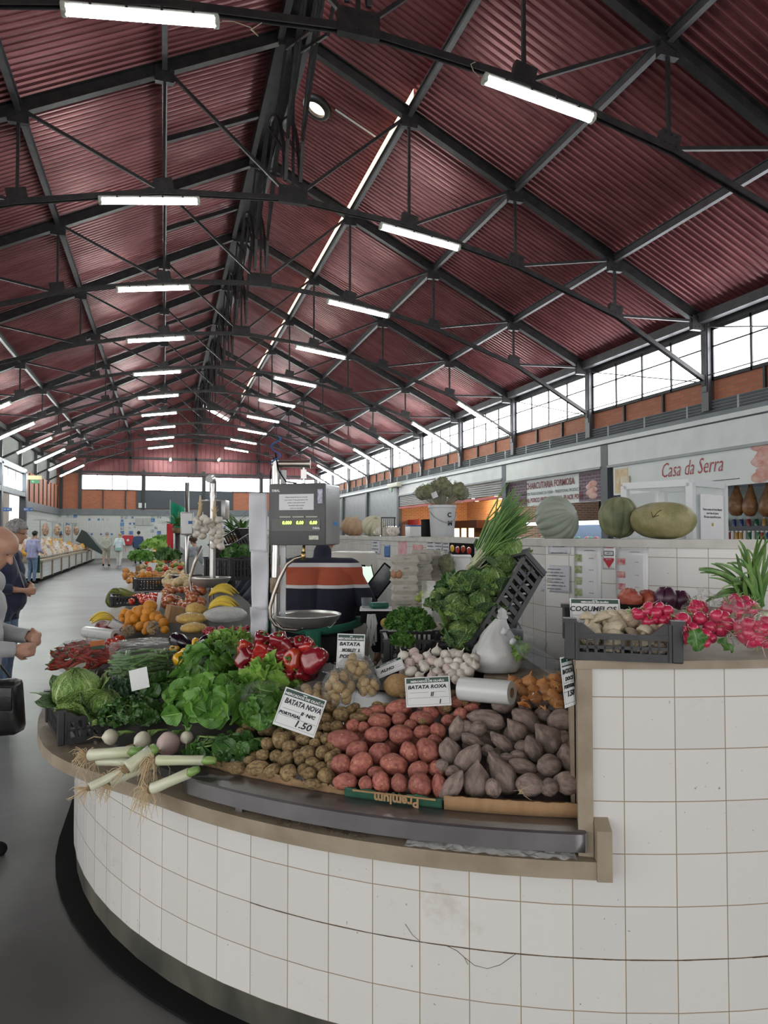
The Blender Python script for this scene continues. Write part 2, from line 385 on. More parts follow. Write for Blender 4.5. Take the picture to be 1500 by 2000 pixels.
# ---- trusses
CH = [(-8.8, 4.80), (-6.57, 6.0), (-4.33, 6.76), (-2.2, 7.24), (0, 7.44), (2.2, 7.24), (4.33, 6.76), (6.57, 6.0), (8.8, 4.80)]
def chz(x):
    for (a, za), (b, zb) in zip(CH, CH[1:]):
        if a <= x <= b: return za+(zb-za)*(x-a)/(b-a)
NX = [2.135, 4.292, 6.514]
def make_truss(label):
    t = thing('roof_truss', label, 'roof truss', (XC, Y0, 0), group='roof trusses')
    for s in (-1, 1):
        b = MB(); a0, a1 = V((0, 0, zr(0))), V((s*8.65, 0, zr(8.65))); up = V((s*.44, 0, .9))
        b.bar(a0, a1, .012, .2, V((0, 1, 0)))
        for k in (-1, 1): b.bar(a0+up*(.1*k), a1+up*(.1*k), .012, .13, V((1, 0, 0)) if 0 else V((0, 0, 1)))
        # flanges lie flat in the truss direction
        b = MB()
        d = (a1-a0).normalized(); nrm = V((0, 1, 0)).cross(d); m = Matrix((V((0, 1, 0)), nrm, d)).transposed(); mid = (a0+a1)/2; L = (a1-a0).length
        b.box(mid, (.012, .2, L), m); b.box(mid+nrm*.1, (.13, .014, L), m); b.box(mid-nrm*.1, (.13, .014, L), m)
        b.build('rafter', steel, t)
        cc = MB().box((s*8.75, 0, 5.35), (.14, .14, 1.5)); cc.build('column_stub', steel2, t)
    b = MB()
    for k in (-.035, .035):
        for (a, za), (c, zc) in zip(CH, CH[1:]): b.bar((a, k, za), (c, k, zc), .02, .085)
    b.build('bottom_chord', steel, t)
    for x in [0]+[s*n for s in (-1, 1) for n in NX]:
        MB().bar((x, 0, zr(x)), (x, 0, chz(x)), .045, .045, V((0, 1, 0))).build('post', steel, t)
    P = [0]+NX+[8.65]
    for s in (-1, 1):
        for i in range(4):
            if i == 0: a, c = (s*P[1], zr(P[1])), (0, chz(0))
            else: a, c = (s*P[i+1], zr(P[i+1])), (s*P[i], chz(P[i]))
            MB().bar((a[0], 0, a[1]), (c[0], 0, c[1]), .05, .05, V((0, 1, 0))).build('diagonal', steel, t)
    g = MB()
    def plate(x, z, w, h, ang=0):
        b = MB(); m = Matrix.Rotation(ang, 3, 'Y'); b.box((x, 0, z), (w, .1, h), m)
        for i in range(3):
            for j in (-1, 1): b.cyl(V((x, 0, z))+m @ V(((i-1)*w*.3, -.05, j*h*.3)), V((x, 0, z))+m @ V(((i-1)*w*.3, -.062, j*h*.3)), .012, n=6)
        b.build('gusset_plate', steel, t)
    plate(0, chz(0)+.06, .5, .3); plate(0, zr(0)-.12, .46, .3)
    for s in (-1, 1):
        for n in NX: plate(s*n, zr(n)-.12, .3, .26); plate(s*n, chz(n)+.1, .3, .22, s*.2)
        plate(s*8.55, zr(8.55)-.1, .36, .3); plate(s*8.75, 4.82, .18, .18)
    return t
ORD = ['nearest', 'second nearest', 'third nearest', 'fourth nearest', 'fifth nearest', 'sixth nearest', 'seventh nearest', 'eighth nearest', 'ninth nearest', 'farthest']
tr = make_truss('nearest dark steel roof truss, its middle plate at the top of the picture')
for k in range(1, 10):
    dup(tr, (XC, Y0+DY*k, 0), label=('%s dark steel roof truss under the red roof' % ORD[k]))
# ---- purlins and ridge girder
def ibeam(b, a, c, w, h, up):
    b.bar(a, c, .014, h, up)
for s, sd in ((-1, 'left'), (1, 'right')):
    for i, n in enumerate(NX):
        b = MB(); y0, y1 = YF, YE; z = zr(n)+.02
        b.box((XC+s*n, (y0+y1)/2, z), (.012, y1-y0, .15)); b.box((XC+s*n, (y0+y1)/2, z-.075), (.085, y1-y0, .014)); b.box((XC+s*n, (y0+y1)/2, z+.075), (.085, y1-y0, .014))
        o = b.build('roof_purlin', steel2); tag(o, 'long steel purlin on the %s roof slope, %s from the ridge' % (sd, ['first', 'second', 'third'][i]), 'purlin')
    b = MB(); b.box((XC+s*8.6, (YF+YE)/2, zr(8.6)+.02), (.16, YE-YF, .2))
    o = b.build('eaves_beam', steel2); tag(o, 'grey eaves beam along the top of the %s wall' % sd, 'beam')
rg = thing('ridge_girder', 'dark lattice girder running along under the roof ridge', 'girder', (XC, 0, 0))
b = MB()
for x in (-.24, .24): b.box((x, (YF+YE)/2, zr(0)-.1), (.11, YE-YF, .26))
b.box((0, (YF+YE)/2, zr(0)+.06), (.5, YE-YF, .05)); b.build('ridge_beam', steel, rg)
for k in range(-1, 10):
    ya, yb = Y0+DY*k, Y0+DY*(k+1); b = MB(); ym = (ya+yb)/2
    for x in (-.13, .13):
        pts = [(x, ya+DY*i/16, 7.75+2.15*math.sin(PI*i/16)**.6) for i in range(17)]
        for p, q in zip(pts, pts[1:]): b.bar(p, q, .05, .06, V((1, 0, 0)))
    if yb < YE+1: b.build('arched_brace', steel, rg)
    b = MB()
    for x in (-.13, .13):
        b.bar((x, ya, zr(0)-.3), (x, ym, 8.9), .045, .045, V((1, 0, 0))); b.bar((x, ym, 8.9), (x, yb, zr(0)-.3), .045, .045, V((1, 0, 0)))
        b.bar((x, ya, 8.2), (x, ym, 9.9), .04, .04, V((1, 0, 0))); b.bar((x, ym, 9.9), (x, yb, 8.2), .04, .04, V((1, 0, 0)))
    b.build('lattice_brace', steel, rg)
# short purlin ties by the ridge seen between the trusses
for k in range(0, 7):
    y = Y0+DY*(k+.55); b = MB(); b.bar((XC-2.135, y, zr(2.1)+.05), (XC-.2, y, zr(.2)), .1, .1, V((0, 1, 0)))
    tag(b.build('ridge_tie', steel), '%s short dark rafter tie left of the ridge' % ORD[k], 'tie', 'ridge ties')
# ---- strip lights
fixt = M('fixture_grey', (.42, .42, .4), rough=.5); endcap = M('fixture_end', (.55, .6, .5), rough=.3)
def strip(label, grp='strip lights'):
    t = thing('strip_light', label, 'strip light', group=grp)
    b = MB(); b.box((0, 0, .035), (1.57, .1, .05), bev=.012); b.build('housing', fixt, t, True, 40)
    b = MB(); b.tube([(-.74, 0, -.012), (.74, 0, -.012)], [.06, .06], 14, True, (1, .8)); b.build('diffuser', tube_m, t, True, 50)
    for s in (-1, 1): MB().box((s*.76, 0, -.006), (.06, .12, .1), bev=.015).build('end_cap', endcap, t, True, 40)
    for x in (-.5, -.15, .2, .52): MB().box((x, 0, .05), (.025, .125, .06)).build('clip', steel, t)
    return t
s0 = None
ang = math.atan2(7.165-6.943, 3.136-1.551)
for k in range(10):
    y = Y0+DY*k
    for s, sd in ((-1, 'left'), (1, 'right')):
        lab = 'lit fluorescent strip light on the %s arch of the %s roof truss' % (sd, ORD[k])
        loc = (XC+s*2.343, y-.03, 7.06); rot = (0, s*ang, 0)
        if s0 is None: s0 = strip(lab); s0.location = loc; s0.rotation_euler = rot
        else: dup(s0, loc, rot, lab)
    if k >= 3:
        for s, sd in ((-1, 'left'), (1, 'right')):
            a2 = math.atan2(6.0-4.8, 2.23)
            dup(s0, (XC+s*7.45, y-.03, 5.44), (0, s*a2, 0), 'lit fluorescent strip light by the %s wall, on the %s roof truss' % (sd, ORD[k]))
for x, sd in ((333, 'left'), (428, 'right')):
    p = at_y(x, 897, 48.6); dup(s0, p, (0, 0, PI/2), 'lit strip light seen end on before the far wall, %s one of two' % sd)
# short cable tails on the nearest fixtures
cab = M('pale_cable', (.5, .42, .3), rough=.5)
def cable(label, pts, r=.005, m=None, name='cable'):
    b = MB(); b.tube(pts, r, 6); return tag(b.build(name, m or cab, smooth=True), label, 'cable')
p = V((XC-1.53, Y0-.06, 7.16))
cable('pale loose cable tail at the end of the nearest left strip light', [p, p+V((.12, 0, .02)), p+V((.3, -.02, -.02)), p+V((.38, -.05, -.12)), p+V((.3, -.04, -.06)), p+V((.42, -.02, .06))])
p = V((XC+1.5, Y0-.06, 7.15))
cable('pale loose cable tail at the inner end of the nearest right strip light', [p, p+V((-.08, 0, .06)), p+V((-.12, -.02, .12)), p+V((-.06, -.02, .16))])
# ---- round roof vent rings beside the ridge
ringm = M('vent_ring', (.03, .03, .032), rough=.4, metal=.3)
def ring(px, py, k, lab):
    p = at_y(px, py, Y0+DY*k)
    d = ray(px, py)                                 # stands on the right slope: solve height = roof
    t = 5
    while t < 60:
        q = CAM+d*t
        if q.z > zr(q.x-XC)+(.57 if q.x-XC < 2.5 else .16): break
        t += .05
    n = V((.44, 0, .9)).normalized(); m = frame(-n).to_4x4(); m.translation = q
    t = thing('roof_vent', lab, 'roof vent')
    t.matrix_world = m
    b = MB(); b.lathe([(.3, 0), (.32, .05), (.3, .12), (.24, .15), (.2, .13), (.2, .0)], 28, cap=False); b.build('rim', ringm, t, True, 60)
    b = MB(); b.lathe([(0, .06), (.21, .06)], 28); b.build('opening', emit('vent_daylight', (1, .85, .7), 1.1), t)
ring(622, 205, 0, 'round black vent ring in the right roof slope near the top')
# ---- clerestory walls
def quadwall(b, axis, c, u0, u1, z0, z1):           # a wall quad with UV in metres
    if axis == 'x': vs = [(c, u0, z0), (c, u1, z0), (c, u1, z1), (c, u0, z1)]
    else: vs = [(u0, c, z0), (u1, c, z0), (u1, c, z1), (u0, c, z1)]
    b.add(vs, [(0, 1, 2, 3)], [(u0, z0), (u1, z0), (u1, z1), (u0, z1)])
wn = 2
mull = M('window_bar', (.035, .037, .04), rough=.5, metal=.2)
def window(axis, c, u0, u1, z0, z1, n, transom, dirn, name_n):
    """one bay of steel-framed frosted glazing"""
    b = MB(); th = .07
    def bx(a0, a1, q0, q1, t=.06):
        m = ((a0+a1)/2, (q0+q1)/2)
        if axis == 'x': b.box((c, m[0], m[1]), (t, a1-a0, q1-q0))
        else: b.box((m[0], c, m[1]), (a1-a0, t, q1-q0))
    for z in (z0, z1-th): bx(u0, u1, z, z+th)
    for i in range(n+1):
        u = u0+(u1-u0-.05)*i/n; bx(u, u+.05, z0, z1)
    if transom: bx(u0, u1, z0+(z1-z0)*.62, z0+(z1-z0)*.62+.03)
    o = struct(b.build('window_%d' % name_n, mull))
    g = MB(); quadwall(g, axis, c+dirn*.02, u0, u1, z0, z1); g.build('pane', glow, o)
    return o
WZ0, WZ1 = 4.83, 5.95
for k in range(-3, 10):
    ya = Y0+DY*k+.1; yb = Y0+DY*(k+1)-.1
    if yb > YE: yb = YE
    window('x', XR+.02, ya, yb, WZ0, WZ1, 4, True, .06, wn); wn += 1
b = MB()
for k in range(-3, 11):
    y = Y0+DY*k; b.box((XR, y, 5.4), (.2, .2, 2.4))
    if k < 10:
        y2 = y+DY; b.bar((XR-.12, y+.1, WZ0), (XR-.12, y2-.1, WZ1), .025, .025, V((1, 0, 0)))
        b.bar((XR-.12, y+.1, WZ0+.1), (XR-.12, y2-.1, WZ0+.1), .02, .02, V((1, 0, 0)))
struct(b.build('trim_1', steel2))
# right wall: brick band, louvre strip, beam
b = MB(); quadwall(b, 'x', XR+.05, YF, YE, 4.4, WZ0+.05); struct(b.build('wall_right_brick', brick))
b = MB(); quadwall(b, 'x', XR+.08, YF, YE, 5.9, 6.4); struct(b.build('wall_right_top', steel2))
b = MB(); n = 0
y = Y0-3*DY
while y < YE:
    b.box((XR+.02, y, 4.62), (.06, .05, .44)); y += DY/3
struct(b.build('trim_2', mull))
b = MB(); b.box((XR+.12, (YF+YE)/2, 4.27), (.1, YE-YF, .26)); b.mi = 0
for i in range(4): b.box((XR+.03, (YF+YE)/2, 4.18+i*.065), (.12, YE-YF, .012), Matrix.Rotation(.5, 3, 'Y'))
y = YF
while y < YE: b.box((XR+.02, y, 4.27), (.09, .05, .27)); y += DY/3
struct(b.build('trim_3', M('grey_louvre', (.30, .32, .34), (.36, .38, .40), 3, .45)))
b = MB(); b.box((XR+.05, (YF+YE)/2, 4.02), (.24, YE-YF, .25)); struct(b.build('trim_4', greypaint))
# ---- far wall
b = MB(); quadwall(b, 'y', YE, XL-.4, XR+.4, 3.27, 4.58)
quadwall(b, 'y', YE, XL-.4, at_y(157, 940, YE).x, 4.58, 5.75); struct(b.build('wall_back_brick', brick))
b = MB(); quadwall(b, 'y', YE, XL-.4, XR+.4, -.06, 2.87); struct(b.build('wall_back', walltile))
b = MB(); b.box((XC, YE-.03, 3.07), (HW*2+.8, .2, .4)); struct(b.build('trim_5', greypaint))
x0 = at_y(157, 940, YE).x; nb = 4; wx = [x0+(XR-.3-x0)*i/nb for i in range(nb+1)]
for i in range(nb): window('y', YE-.02, wx[i]+.08, wx[i+1]-.08, 4.52, 5.6, 4, False, .04, wn); wn += 1
b = MB()
for x in [XL+.2]+wx: b.box((x, YE-.1, 4.6), (.18, .18, 2.7))
for i in range(11): b.box((x0+i*1.42, YE-.03, 3.9), (.06, .08, 1.3))
struct(b.build('trim_6', mull))
b = MB(); vs = []; fs = []; x = XL-.3; i = 0; prof = []
while x < XR+.4: prof += [(x, 0), (x+.24, 0), (x+.255, .05), (x+.3, .05)]; x += .315
for (x, d) in prof:
    zt = zr(min(9.2, abs(x-XC)))+.25; vs += [(x, YE-.02-d, 5.58), (x, YE-.02-d, max(5.6, zt))]
for i in range(len(prof)-1): fs.append((2*i, 2*i+2, 2*i+3, 2*i+1))
b.add(vs, fs); struct(b.build('wall_back_gable', redsheet))
b = MB(); b.box((XC, YE-.2, 6.75), (HW*2, .14, .14)); b.box((XC, YE-.2, 5.72), (HW*2, .16, .16)); b.box((XC, YE-.2, 8.3), (HW*.9, .12, .14))
for x in (-4.3, 0, 4.3): b.box((XC+x, YE-.2, (5.7+zr(x))/2), (.14, .14, zr(x)-5.7))
struct(b.build('trim_7', steel))
# small blue-and-white picture tiles on the far wall
pt = [(524, 404, 12, 0), (578, 404, 12, 0), (604, 404, 12, 1), (630, 404, 10, 1), (716, 390, 16, 1), (716, 410, 16, 0), (716, 432, 22, 0), (716, 455, 20, 1), (716, 482, 22, 0), (768, 482, 22, 0), (762, 428, 12, 0), (786, 428, 12, 0), (740, 392, 18, 1), (776, 392, 12, 0), (896, 386, 20, 2), (896, 408, 22, 0), (893, 433, 18, 2), (914, 453, 16, 1), (892, 472, 20, 1), (932, 482, 22, 0), (397, 432, 20, 0), (350, 432, 16, 1), (442, 384, 20, 0), (352, 384, 12, 1), (397, 384, 16, 1), (440, 434, 16, 1), (538, 490, 11, 0), (592, 490, 11, 0), (655, 490, 11, 0), (1317, 448, 12, 0), (926, 392, 10, 1), (940, 392, 8, 0), (760, 452, 10, 1), (790, 450, 10, 1), (352, 482, 20, 0)]
tm = [M('picture_tile_blue', (.05, .13, .36), (.12, .25, .5), 6, .25), M('picture_tile_pale', (.45, .5, .55), (.2, .22, .24), 9, .25), M('picture_tile_green', (.2, .4, .3), (.5, .55, .5), 7, .25)]
for i, (x, y, s, c) in enumerate(pt):
    p = at_y(x/3, 880+y/3, YE-.012); w_ = s/3/F*depth(p)
    o = MB().box((0, 0, 0), (w_, .014, w_), bev=.002).build('picture_tile', tm[c], loc=p)
    tag(o, ['small blue picture tile set in the white far wall', 'small pale picture tile set in the white far wall', 'small green picture tile set in the white far wall'][c], 'tile', ['blue wall tiles', 'pale wall tiles', 'green wall tiles'][c])
p = at_y(279, 1019, YE-.06); o = thing('wall_vent', 'pale rectangular panel with two doors set in the white far wall', 'panel', p)
MB().box((0, 0, 0), (1.0, .05, .49)).build('panel', M('pale_panel', (.42, .43, .41), rough=.5), o); MB().box((0, -.03, 0), (.02, .02, .47)).build('seam', greypaint, o)
p = at_y(250, 1055, YE-.2); o = thing('hose_cabinet', 'red fire hose cabinet on the far wall', 'cabinet', p)
MB().box((0, 0, 0), (.7, .2, .64), bev=.02).build('case', M('fire_red', (.5, .02, .035), rough=.35), o); MB().lathe([(0, 0), (.08, 0), (.08, .02)], 20, Matrix.Translation((0, -.11, .0)) @ Matrix.Rotation(PI/2, 4, 'X')).build('round_badge', whitepaint, o)
for (x, y, lab) in ((833/3, 880+322/3, 'small white vent box on the brick band of the far wall'),):
    p = at_y(x, y, YE-.1); tag(MB().box((0, 0, 0), (.48, .14, .34), bev=.02).build('vent_box', whitepaint, loc=p), lab, 'box')
p = at_y(345, 965, YE-.06); tag(MB().box((0, 0, 0), (6.4, .05, 1.2)).build('dark_board', M('slate_panel', (.06, .07, .085), rough=.5), loc=(p.x+.6, YE-.05, 3.92)), 'dark slate panel in the brick band of the far wall', 'panel')
# ---- left wall (far part) and the entrance
YD = 38.5
b = MB(); quadwall(b, 'x', XL, YD, YE, -.06, 2.87); struct(b.build('wall_left', walltile))
b = MB(); quadwall(b, 'x', XL, YD, YE, 3.27, 4.8); struct(b.build('wall_left_brick', brick))
b = MB(); b.box((XL+.02, (YD+YE)/2, 3.07), (.2, YE-YD, .4)); struct(b.build('trim_8', greypaint))
b = MB(); y = YD
while y < YE: b.box((XL+.02, y, 4.0), (.06, .06, 1.5)); y += 1.42
struct(b.build('trim_9', mull))
lv = M('white_louvre', (.6, .61, .6), rough=.5)
b = MB()
for i in range(16): b.box((XL-.1, 30, 4.9+i*.075), (.12, 40, .012), Matrix.Rotation(-.6, 3, 'Y'))
struct(b.build('trim_10', lv))
b = MB(); quadwall(b, 'x', XL-.35, 10, YE, 4.7, 6.3); struct(b.build('wall_left_upper', M('pale_shade', (.35, .36, .34), rough=.6)))
b = MB(); b.box((XL, 18, 4.72), (.3, 41, .2)); b.box((XL, 18, 3.55), (.28, 41, .22)); struct(b.build('trim_11', greypaint))
for y in (38.4, 33.0, 27.5, 22, 16): struct(MB().box((XL, y, 2.35), (.3, .34, 4.7)).build('door_%d' % int(y), M('slate_frame', (.045, .055, .065), rough=.4)))
for i, y in enumerate((35.7, 30.2, 24.8)): window('x', XL-.03, y-2.6, y+2.6, 3.66, 4.62, 3, False, -.03, wn); wn += 1
b = MB(); quadwall(b, 'x', XL-3.2, 8, 52, -.06, 4.6); struct(b.build('wall_outside', M('rough_render', (.11, .09, .065), (.07, .06, .045), 3, .8)))
bl = M('sign_blue', (.03, .12, .35), rough=.4); wt = M('sign_white', (.8, .8, .8), rough=.4)
p = at_x(55, 995, XL+.12)
o = thing('toilet_sign', 'small blue WC arrow sign beside the entrance on the left', 'sign', at_y(55, 995, 38.2)); MB().box((0, 0, 0), (.40, .03, .18)).build('board', bl, o)
text('WC \u2192', .13, TM((0, -.02, 0), (1, 0, 0), (0, 0, 1)), wt, o)
o = thing('arrow_sign', 'small blue sign hanging in the left entrance', 'sign', at_y(15, 995, 37.5)); MB().box((0, 0, 0), (.38, .03, .18)).build('board', bl, o)
text('\u2192 WC', .12, TM((0, -.02, 0), (1, 0, 0), (0, 0, 1)), wt, o)
o = thing('exit_sign', 'green emergency exit sign box above the left entrance', 'sign', at_y(68, 937, 36.0)); MB().box((0, 0, .1), (.6, .12, .2), bev=.02).build('case', M('cream_case', (.6, .5, .28), rough=.5), o); MB().box((0, -.02, -.09), (.36, .05, .16)).build('face', M('exit_green', (.03, .2, .08), rough=.4), o)
text('\u2190', .12, TM((-.06, -.05, -.09), (1, 0, 0), (0, 0, 1)), wt, o, 'arrow')
# unseen front gable behind the camera, added to narrow the daylight from the entrance
b = MB(); yf = YF
b.add([(XL-.3, yf, 3.9), (XR+.3, yf, 3.9), (XR+.3, yf, zr(9)+.2), (XC, yf, zr(0)+.3), (XL-.3, yf, zr(9)+.2)], [(4, 3, 2, 1, 0)]); b.add([(XL-.3, yf, 0), (XL+2, yf, 0), (XL+2, yf, 3.9), (XL-.3, yf, 3.9)], [(3, 2, 1, 0)]); b.add([(XR-2, yf, 0), (XR+.3, yf, 0), (XR+.3, yf, 3.9), (XR-2, yf, 3.9)], [(3, 2, 1, 0)])
struct(b.build('wall_front_added', whitepaint))
def onroof(px, py):
    d = ray(px, py); t = 5
    while t < 60:
        q = CAM+d*t
        if q.z > zr(q.x-XC)+(.54 if q.x-XC < 2.5 else .12): return q
        t += .03
cable('thin pale conduit on the red roof beside the black vent ring', [onroof(655, 214), onroof(695, 241), onroof(735, 268)], .02, whitepaint, 'conduit')
# ---- the island counter
A0, TW = 3.505, .154                                # tile joints on the round end start here
wtile = tiles('white_counter_tile', .154, .155, (.66, .65, .63), (.61, .60, .585), (.30, .235, .16), .0016, .2, 0, dirt=.55)
grout = M('grout', (.3, .24, .17), rough=.8)
stone = M('tan_concrete', (.24, .19, .135), (.33, .275, .205), 7, .55, bump=.4, bscale=60, detail=8)
plinth = M('stained_plinth', (.035, .036, .03), (.10, .095, .075), 5, .6, bump=.6, bscale=20, detail=8, stretch=(1, 1, .5))
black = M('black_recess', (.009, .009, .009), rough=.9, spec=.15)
def circ(a, r, z): return V((CX+r*math.cos(a), CY+r*math.sin(a), z))
def edge(s, off, z):
    """the counter's outline by arc length: s=0 where the left straight side meets the round end (s<0 runs back along it)"""
    r = RR+off
    if s < 0: return V((CX-r, CY-s, z))
    a = PI+s/RR
    if a < 2*PI: return circ(a, r, z)
    return V((CX+r, CY+(s-PI*RR), z))
S0 = (A0-PI)*RR                                     # arc length of the first joint
SL, SR = S0+TW*14.38, PI*RR+3                       # left (low) front ends here, the raised part goes on
def band(b, s0, s1, off, z0, z1, n, off2=None):
    b.grid(lambda u, v: edge(s0+(s1-s0)*u, off if v < .5 or off2 is None else off2, z0+(z1-z0)*v), n, 1)
    k = len(b.f)
def uvband(b, s0, s1, off, z0, z1, n):
    vs = []; uv = []; fs = []
    for i in range(n+1):
        s = s0+(s1-s0)*i/n
        for z in (z0, z1): vs.append(edge(s, off, z)); uv.append((s-S0+40*TW, z-.538+10*.155))
    for i in range(n): fs.append((2*i, 2*i+2, 2*i+3, 2*i+1))
    b.add(vs, fs, uv)
ic = thing('market_counter', 'white tiled island counter with a rounded end and tan concrete ledge', 'counter', (0, 0, 0))
b = MB(); uvband(b, -34, SR, 0, .073, .64, 240); uvband(b, SL, SR, 0, .64, 1.25, 90); b.build('tiled_front', wtile, ic)
b = MB(); band(b, -34, SR, -.012, -.06, .075, 200); b.build('plinth', plinth, ic)
b = MB()                                            # the slab with its ledge
def slab(b, s0, s1, o0, o1, z0, z1, n, over=None):
    def pt(s, k):
        k %= 4; o = o0 if k > 1 else o1+(over(s) if over else 0); return edge(s, o, z1 if k in (1, 2) else z0)
    b.grid(lambda u, v: pt(s0+(s1-s0)*u, int(round(v*4))), n, 4)
    for s, w in ((s0, (0, 1, 2, 3)), (s1, (3, 2, 1, 0))): b.add([pt(s, k) for k in range(4)], [w])
def over(s): t = max(0, min(1, (S0+4.5*TW-s)/(6*TW))); return .13*t*t*(3-2*t)
slab(b, -34, SR, -.02, .085, -.06, -.035, 200); b.build('shade_strip', black, ic); b = MB()  # near-black strip laid on the floor, painting the shaded recess at the counter foot
slab(b, -34, S0+TW*14.45, -1.15, .045, .635, .687, 260, over); b.build('ledge', stone, ic)
# raised part: cap, end face
DW = V((math.sin(rad(31)), math.cos(rad(31)), 0)); NW = V((DW.y, -DW.x, 0))
def along(t, w, z): p = edge(SL-.042, .006, 0)+DW*t+NW*w; return V((p.x, p.y, z))
pa_ = along(-.016, -.004, 0); pb_ = along(1.25, -.004, 0); a_in = math.atan2(pb_.y-CY, pb_.x-CX); r_in = math.hypot(pb_.y-CY, pb_.x-CX)
ol = [(pa_.x, pa_.y)]+[tuple(edge(SL-.03+(2.6)*i/40, .02, 0).xy) for i in range(41)]
ae = PI+(SL+2.57)/RR; a_in = a_in+2*PI if a_in < PI/2 else (a_in if a_in > 0 else a_in+2*PI)
ol += [(CX+r_in*math.cos(ae+(a_in-ae)*i/16), CY+r_in*math.sin(ae+(a_in-ae)*i/16)) for i in range(17)]
b = MB(); b.prism(ol, 1.245, 1.27); b.build('cap', stone, ic)
b = MB()                                            # open joint and cracks in the tiles
for i in range(64):
    s_ = S0+TW*(7+11*i/64); w_ = .0008+.0020*abs(nz(V((i*.35, 0, 0)), 1))*(1 if i > 18 else .5); b.add([edge(s_, .0012, .383-w_), edge(s_+TW*11/64, .0012, .383-w_), edge(s_+TW*11/64, .0012, .383+w_), edge(s_, .0012, .383+w_)], [(0, 1, 2, 3)])
b.build('open_joint', M('dark_joint', (.06, .042, .025), (.12, .08, .05), 60, .9), ic)
for pts in ([(11.85, .36), (12.1, .335), (12.35, .33), (12.6, .345), (12.9, .382)], [(11.5, .385), (11.75, .372), (11.9, .355), (11.97, .335)], [(10.7, .43), (10.85, .40), (11, .385)]):
    b = MB(); b.tube([edge(S0+TW*i_, .0003, z_) for i_, z_ in pts], .0007, 5); b.build('crack', bpy.data.materials['dark_joint'], ic)
b = MB(); e0, e1 = edge(SL-.005, .012, 0), edge(SL-.005, -1.1, 0); e2 = edge(SL-.16, -1.1, 0)
vs = [edge(SL, .004, .72), edge(SL, .004, 1.24), edge(SL-.085, -.02, 1.24), edge(SL-.085, -.02, .72)]
def radial(b, s0, s1, oA, oB, z0, z1):
    ps = [edge(s, o, z) for s in (s0, s1) for o in (oA, oB) for z in (z0, z1)]
    b.add(ps, [(0, 1, 3, 2), (4, 6, 7, 5), (0, 4, 5, 1), (2, 3, 7, 6), (0, 2, 6, 4), (1, 5, 7, 3)])
b.prism([tuple(along(t, w, 0).xy) for t, w in ((0, 0), (0, .044), (1.25, .044), (1.25, 0))], .68, 1.248); b.build('end_wall', stone, ic)
b = MB(); ps = []                                   # the upright fin closing the ledge
s0, s1 = S0+TW*14.40, S0+TW*14.68
prof = [(.05, .632), (.05, .778), (-.13, .86), (-.13, .632)]
for s in (s0, s1): ps += [edge(s, o, z) for o, z in prof]
b.add(ps, [(0, 1, 2, 3), (7, 6, 5, 4)]+[(i, i+4, (i+1) % 4+4, (i+1) % 4) for i in range(4)]); b.build('end_fin', stone, ic)
# steel tray on the ledge
inox = M('brushed_steel', (.36, .35, .36), (.46, .45, .46), 4, .3, 1, stretch=(3, 3, .3))
inoxd = M('steel_tray_face', (.20, .19, .2), (.26, .25, .26), 5, .36, .85)
ty = thing('display_tray', 'long steel display tray with an upright lip on the front counter ledge', 'tray')
def lipband(b, s0, s1, prof, n):
    m = len(prof)
    b.grid(lambda u, v: edge(s0+(s1-s0)*u, *prof[int(round(v*(m-1)))]), n, m-1)
TS0, TS1 = S0+TW*5.0, S0+TW*14.24
b = MB(); lipband(b, TS0, TS1, [(.008, .702), (.02, .702), (.026, .705), (.026, .757), (.02, .763), (.008, .764), (-.2, .766), (-.22, .775), (-.75, .965)], 40); o = b.build('pan', inoxd, ty, True, 30); solidify(o, .002)
for s in (TS0+.25, TS0+.9, TS1-.12): b = MB(); radial(b, s, s+.03, -.03, .012, .687, .704); b.build('foot', inoxd, ty)
b = MB(); radial(b, TS1-.004, TS1, -.7, .026, .704, .762); b.build('end_plate', inoxd, ty)
# display boards under the goods (the sloping deck the goods lie on)
dk = M('dark_board', (.03, .03, .028), (.05, .045, .04), 6, .7)
b = MB()
dl = lambda u: lift(edge(-34+(TS0+34)*u, 0, 0).y)
dl2 = lambda u: lift(edge(-34+(SL-.1+34)*u, 0, 0).y)
b.grid(lambda u, v: edge(-34+(TS0+34)*u, -.06-.69*v, .72+.25*v+dl(u)), 260, 1)
b.grid(lambda u, v: edge(-34+(TS0+34)*u, -.06, .687+(.033+dl(u))*v), 260, 1)
b.grid(lambda u, v: edge(-34+(SL-.1+34)*u, -.75-.35*v, .97+dl2(u)), 260, 1)
b.grid(lambda u, v: edge(-34+(SL-.1+34)*u, -1.1, (.97+dl2(u))*v), 260, 1)
b.grid(lambda u, v: edge(S0+TW*8.5+(SL-.08-S0-TW*8.5)*u, -1.1-.4*v, 1.025), 30, 1)
b.grid(lambda u, v: edge(S0+TW*8.5+(SL-.08-S0-TW*8.5)*u, -1.5, 1.025*v), 30, 1)
tag(b.build('sloping_deck', dk), 'dark sloping deck under the produce on the island counter', 'deck')
b = MB(); b.prism([tuple(along(t, w, 0).xy) for t, w in ((.16, -.017), (.16, -.004), (1.2, -.004), (1.2, -.017))], .78, 1.19); tag(b.build('side_board', stone), 'tan concrete side board at the right end of the potato heap', 'board')
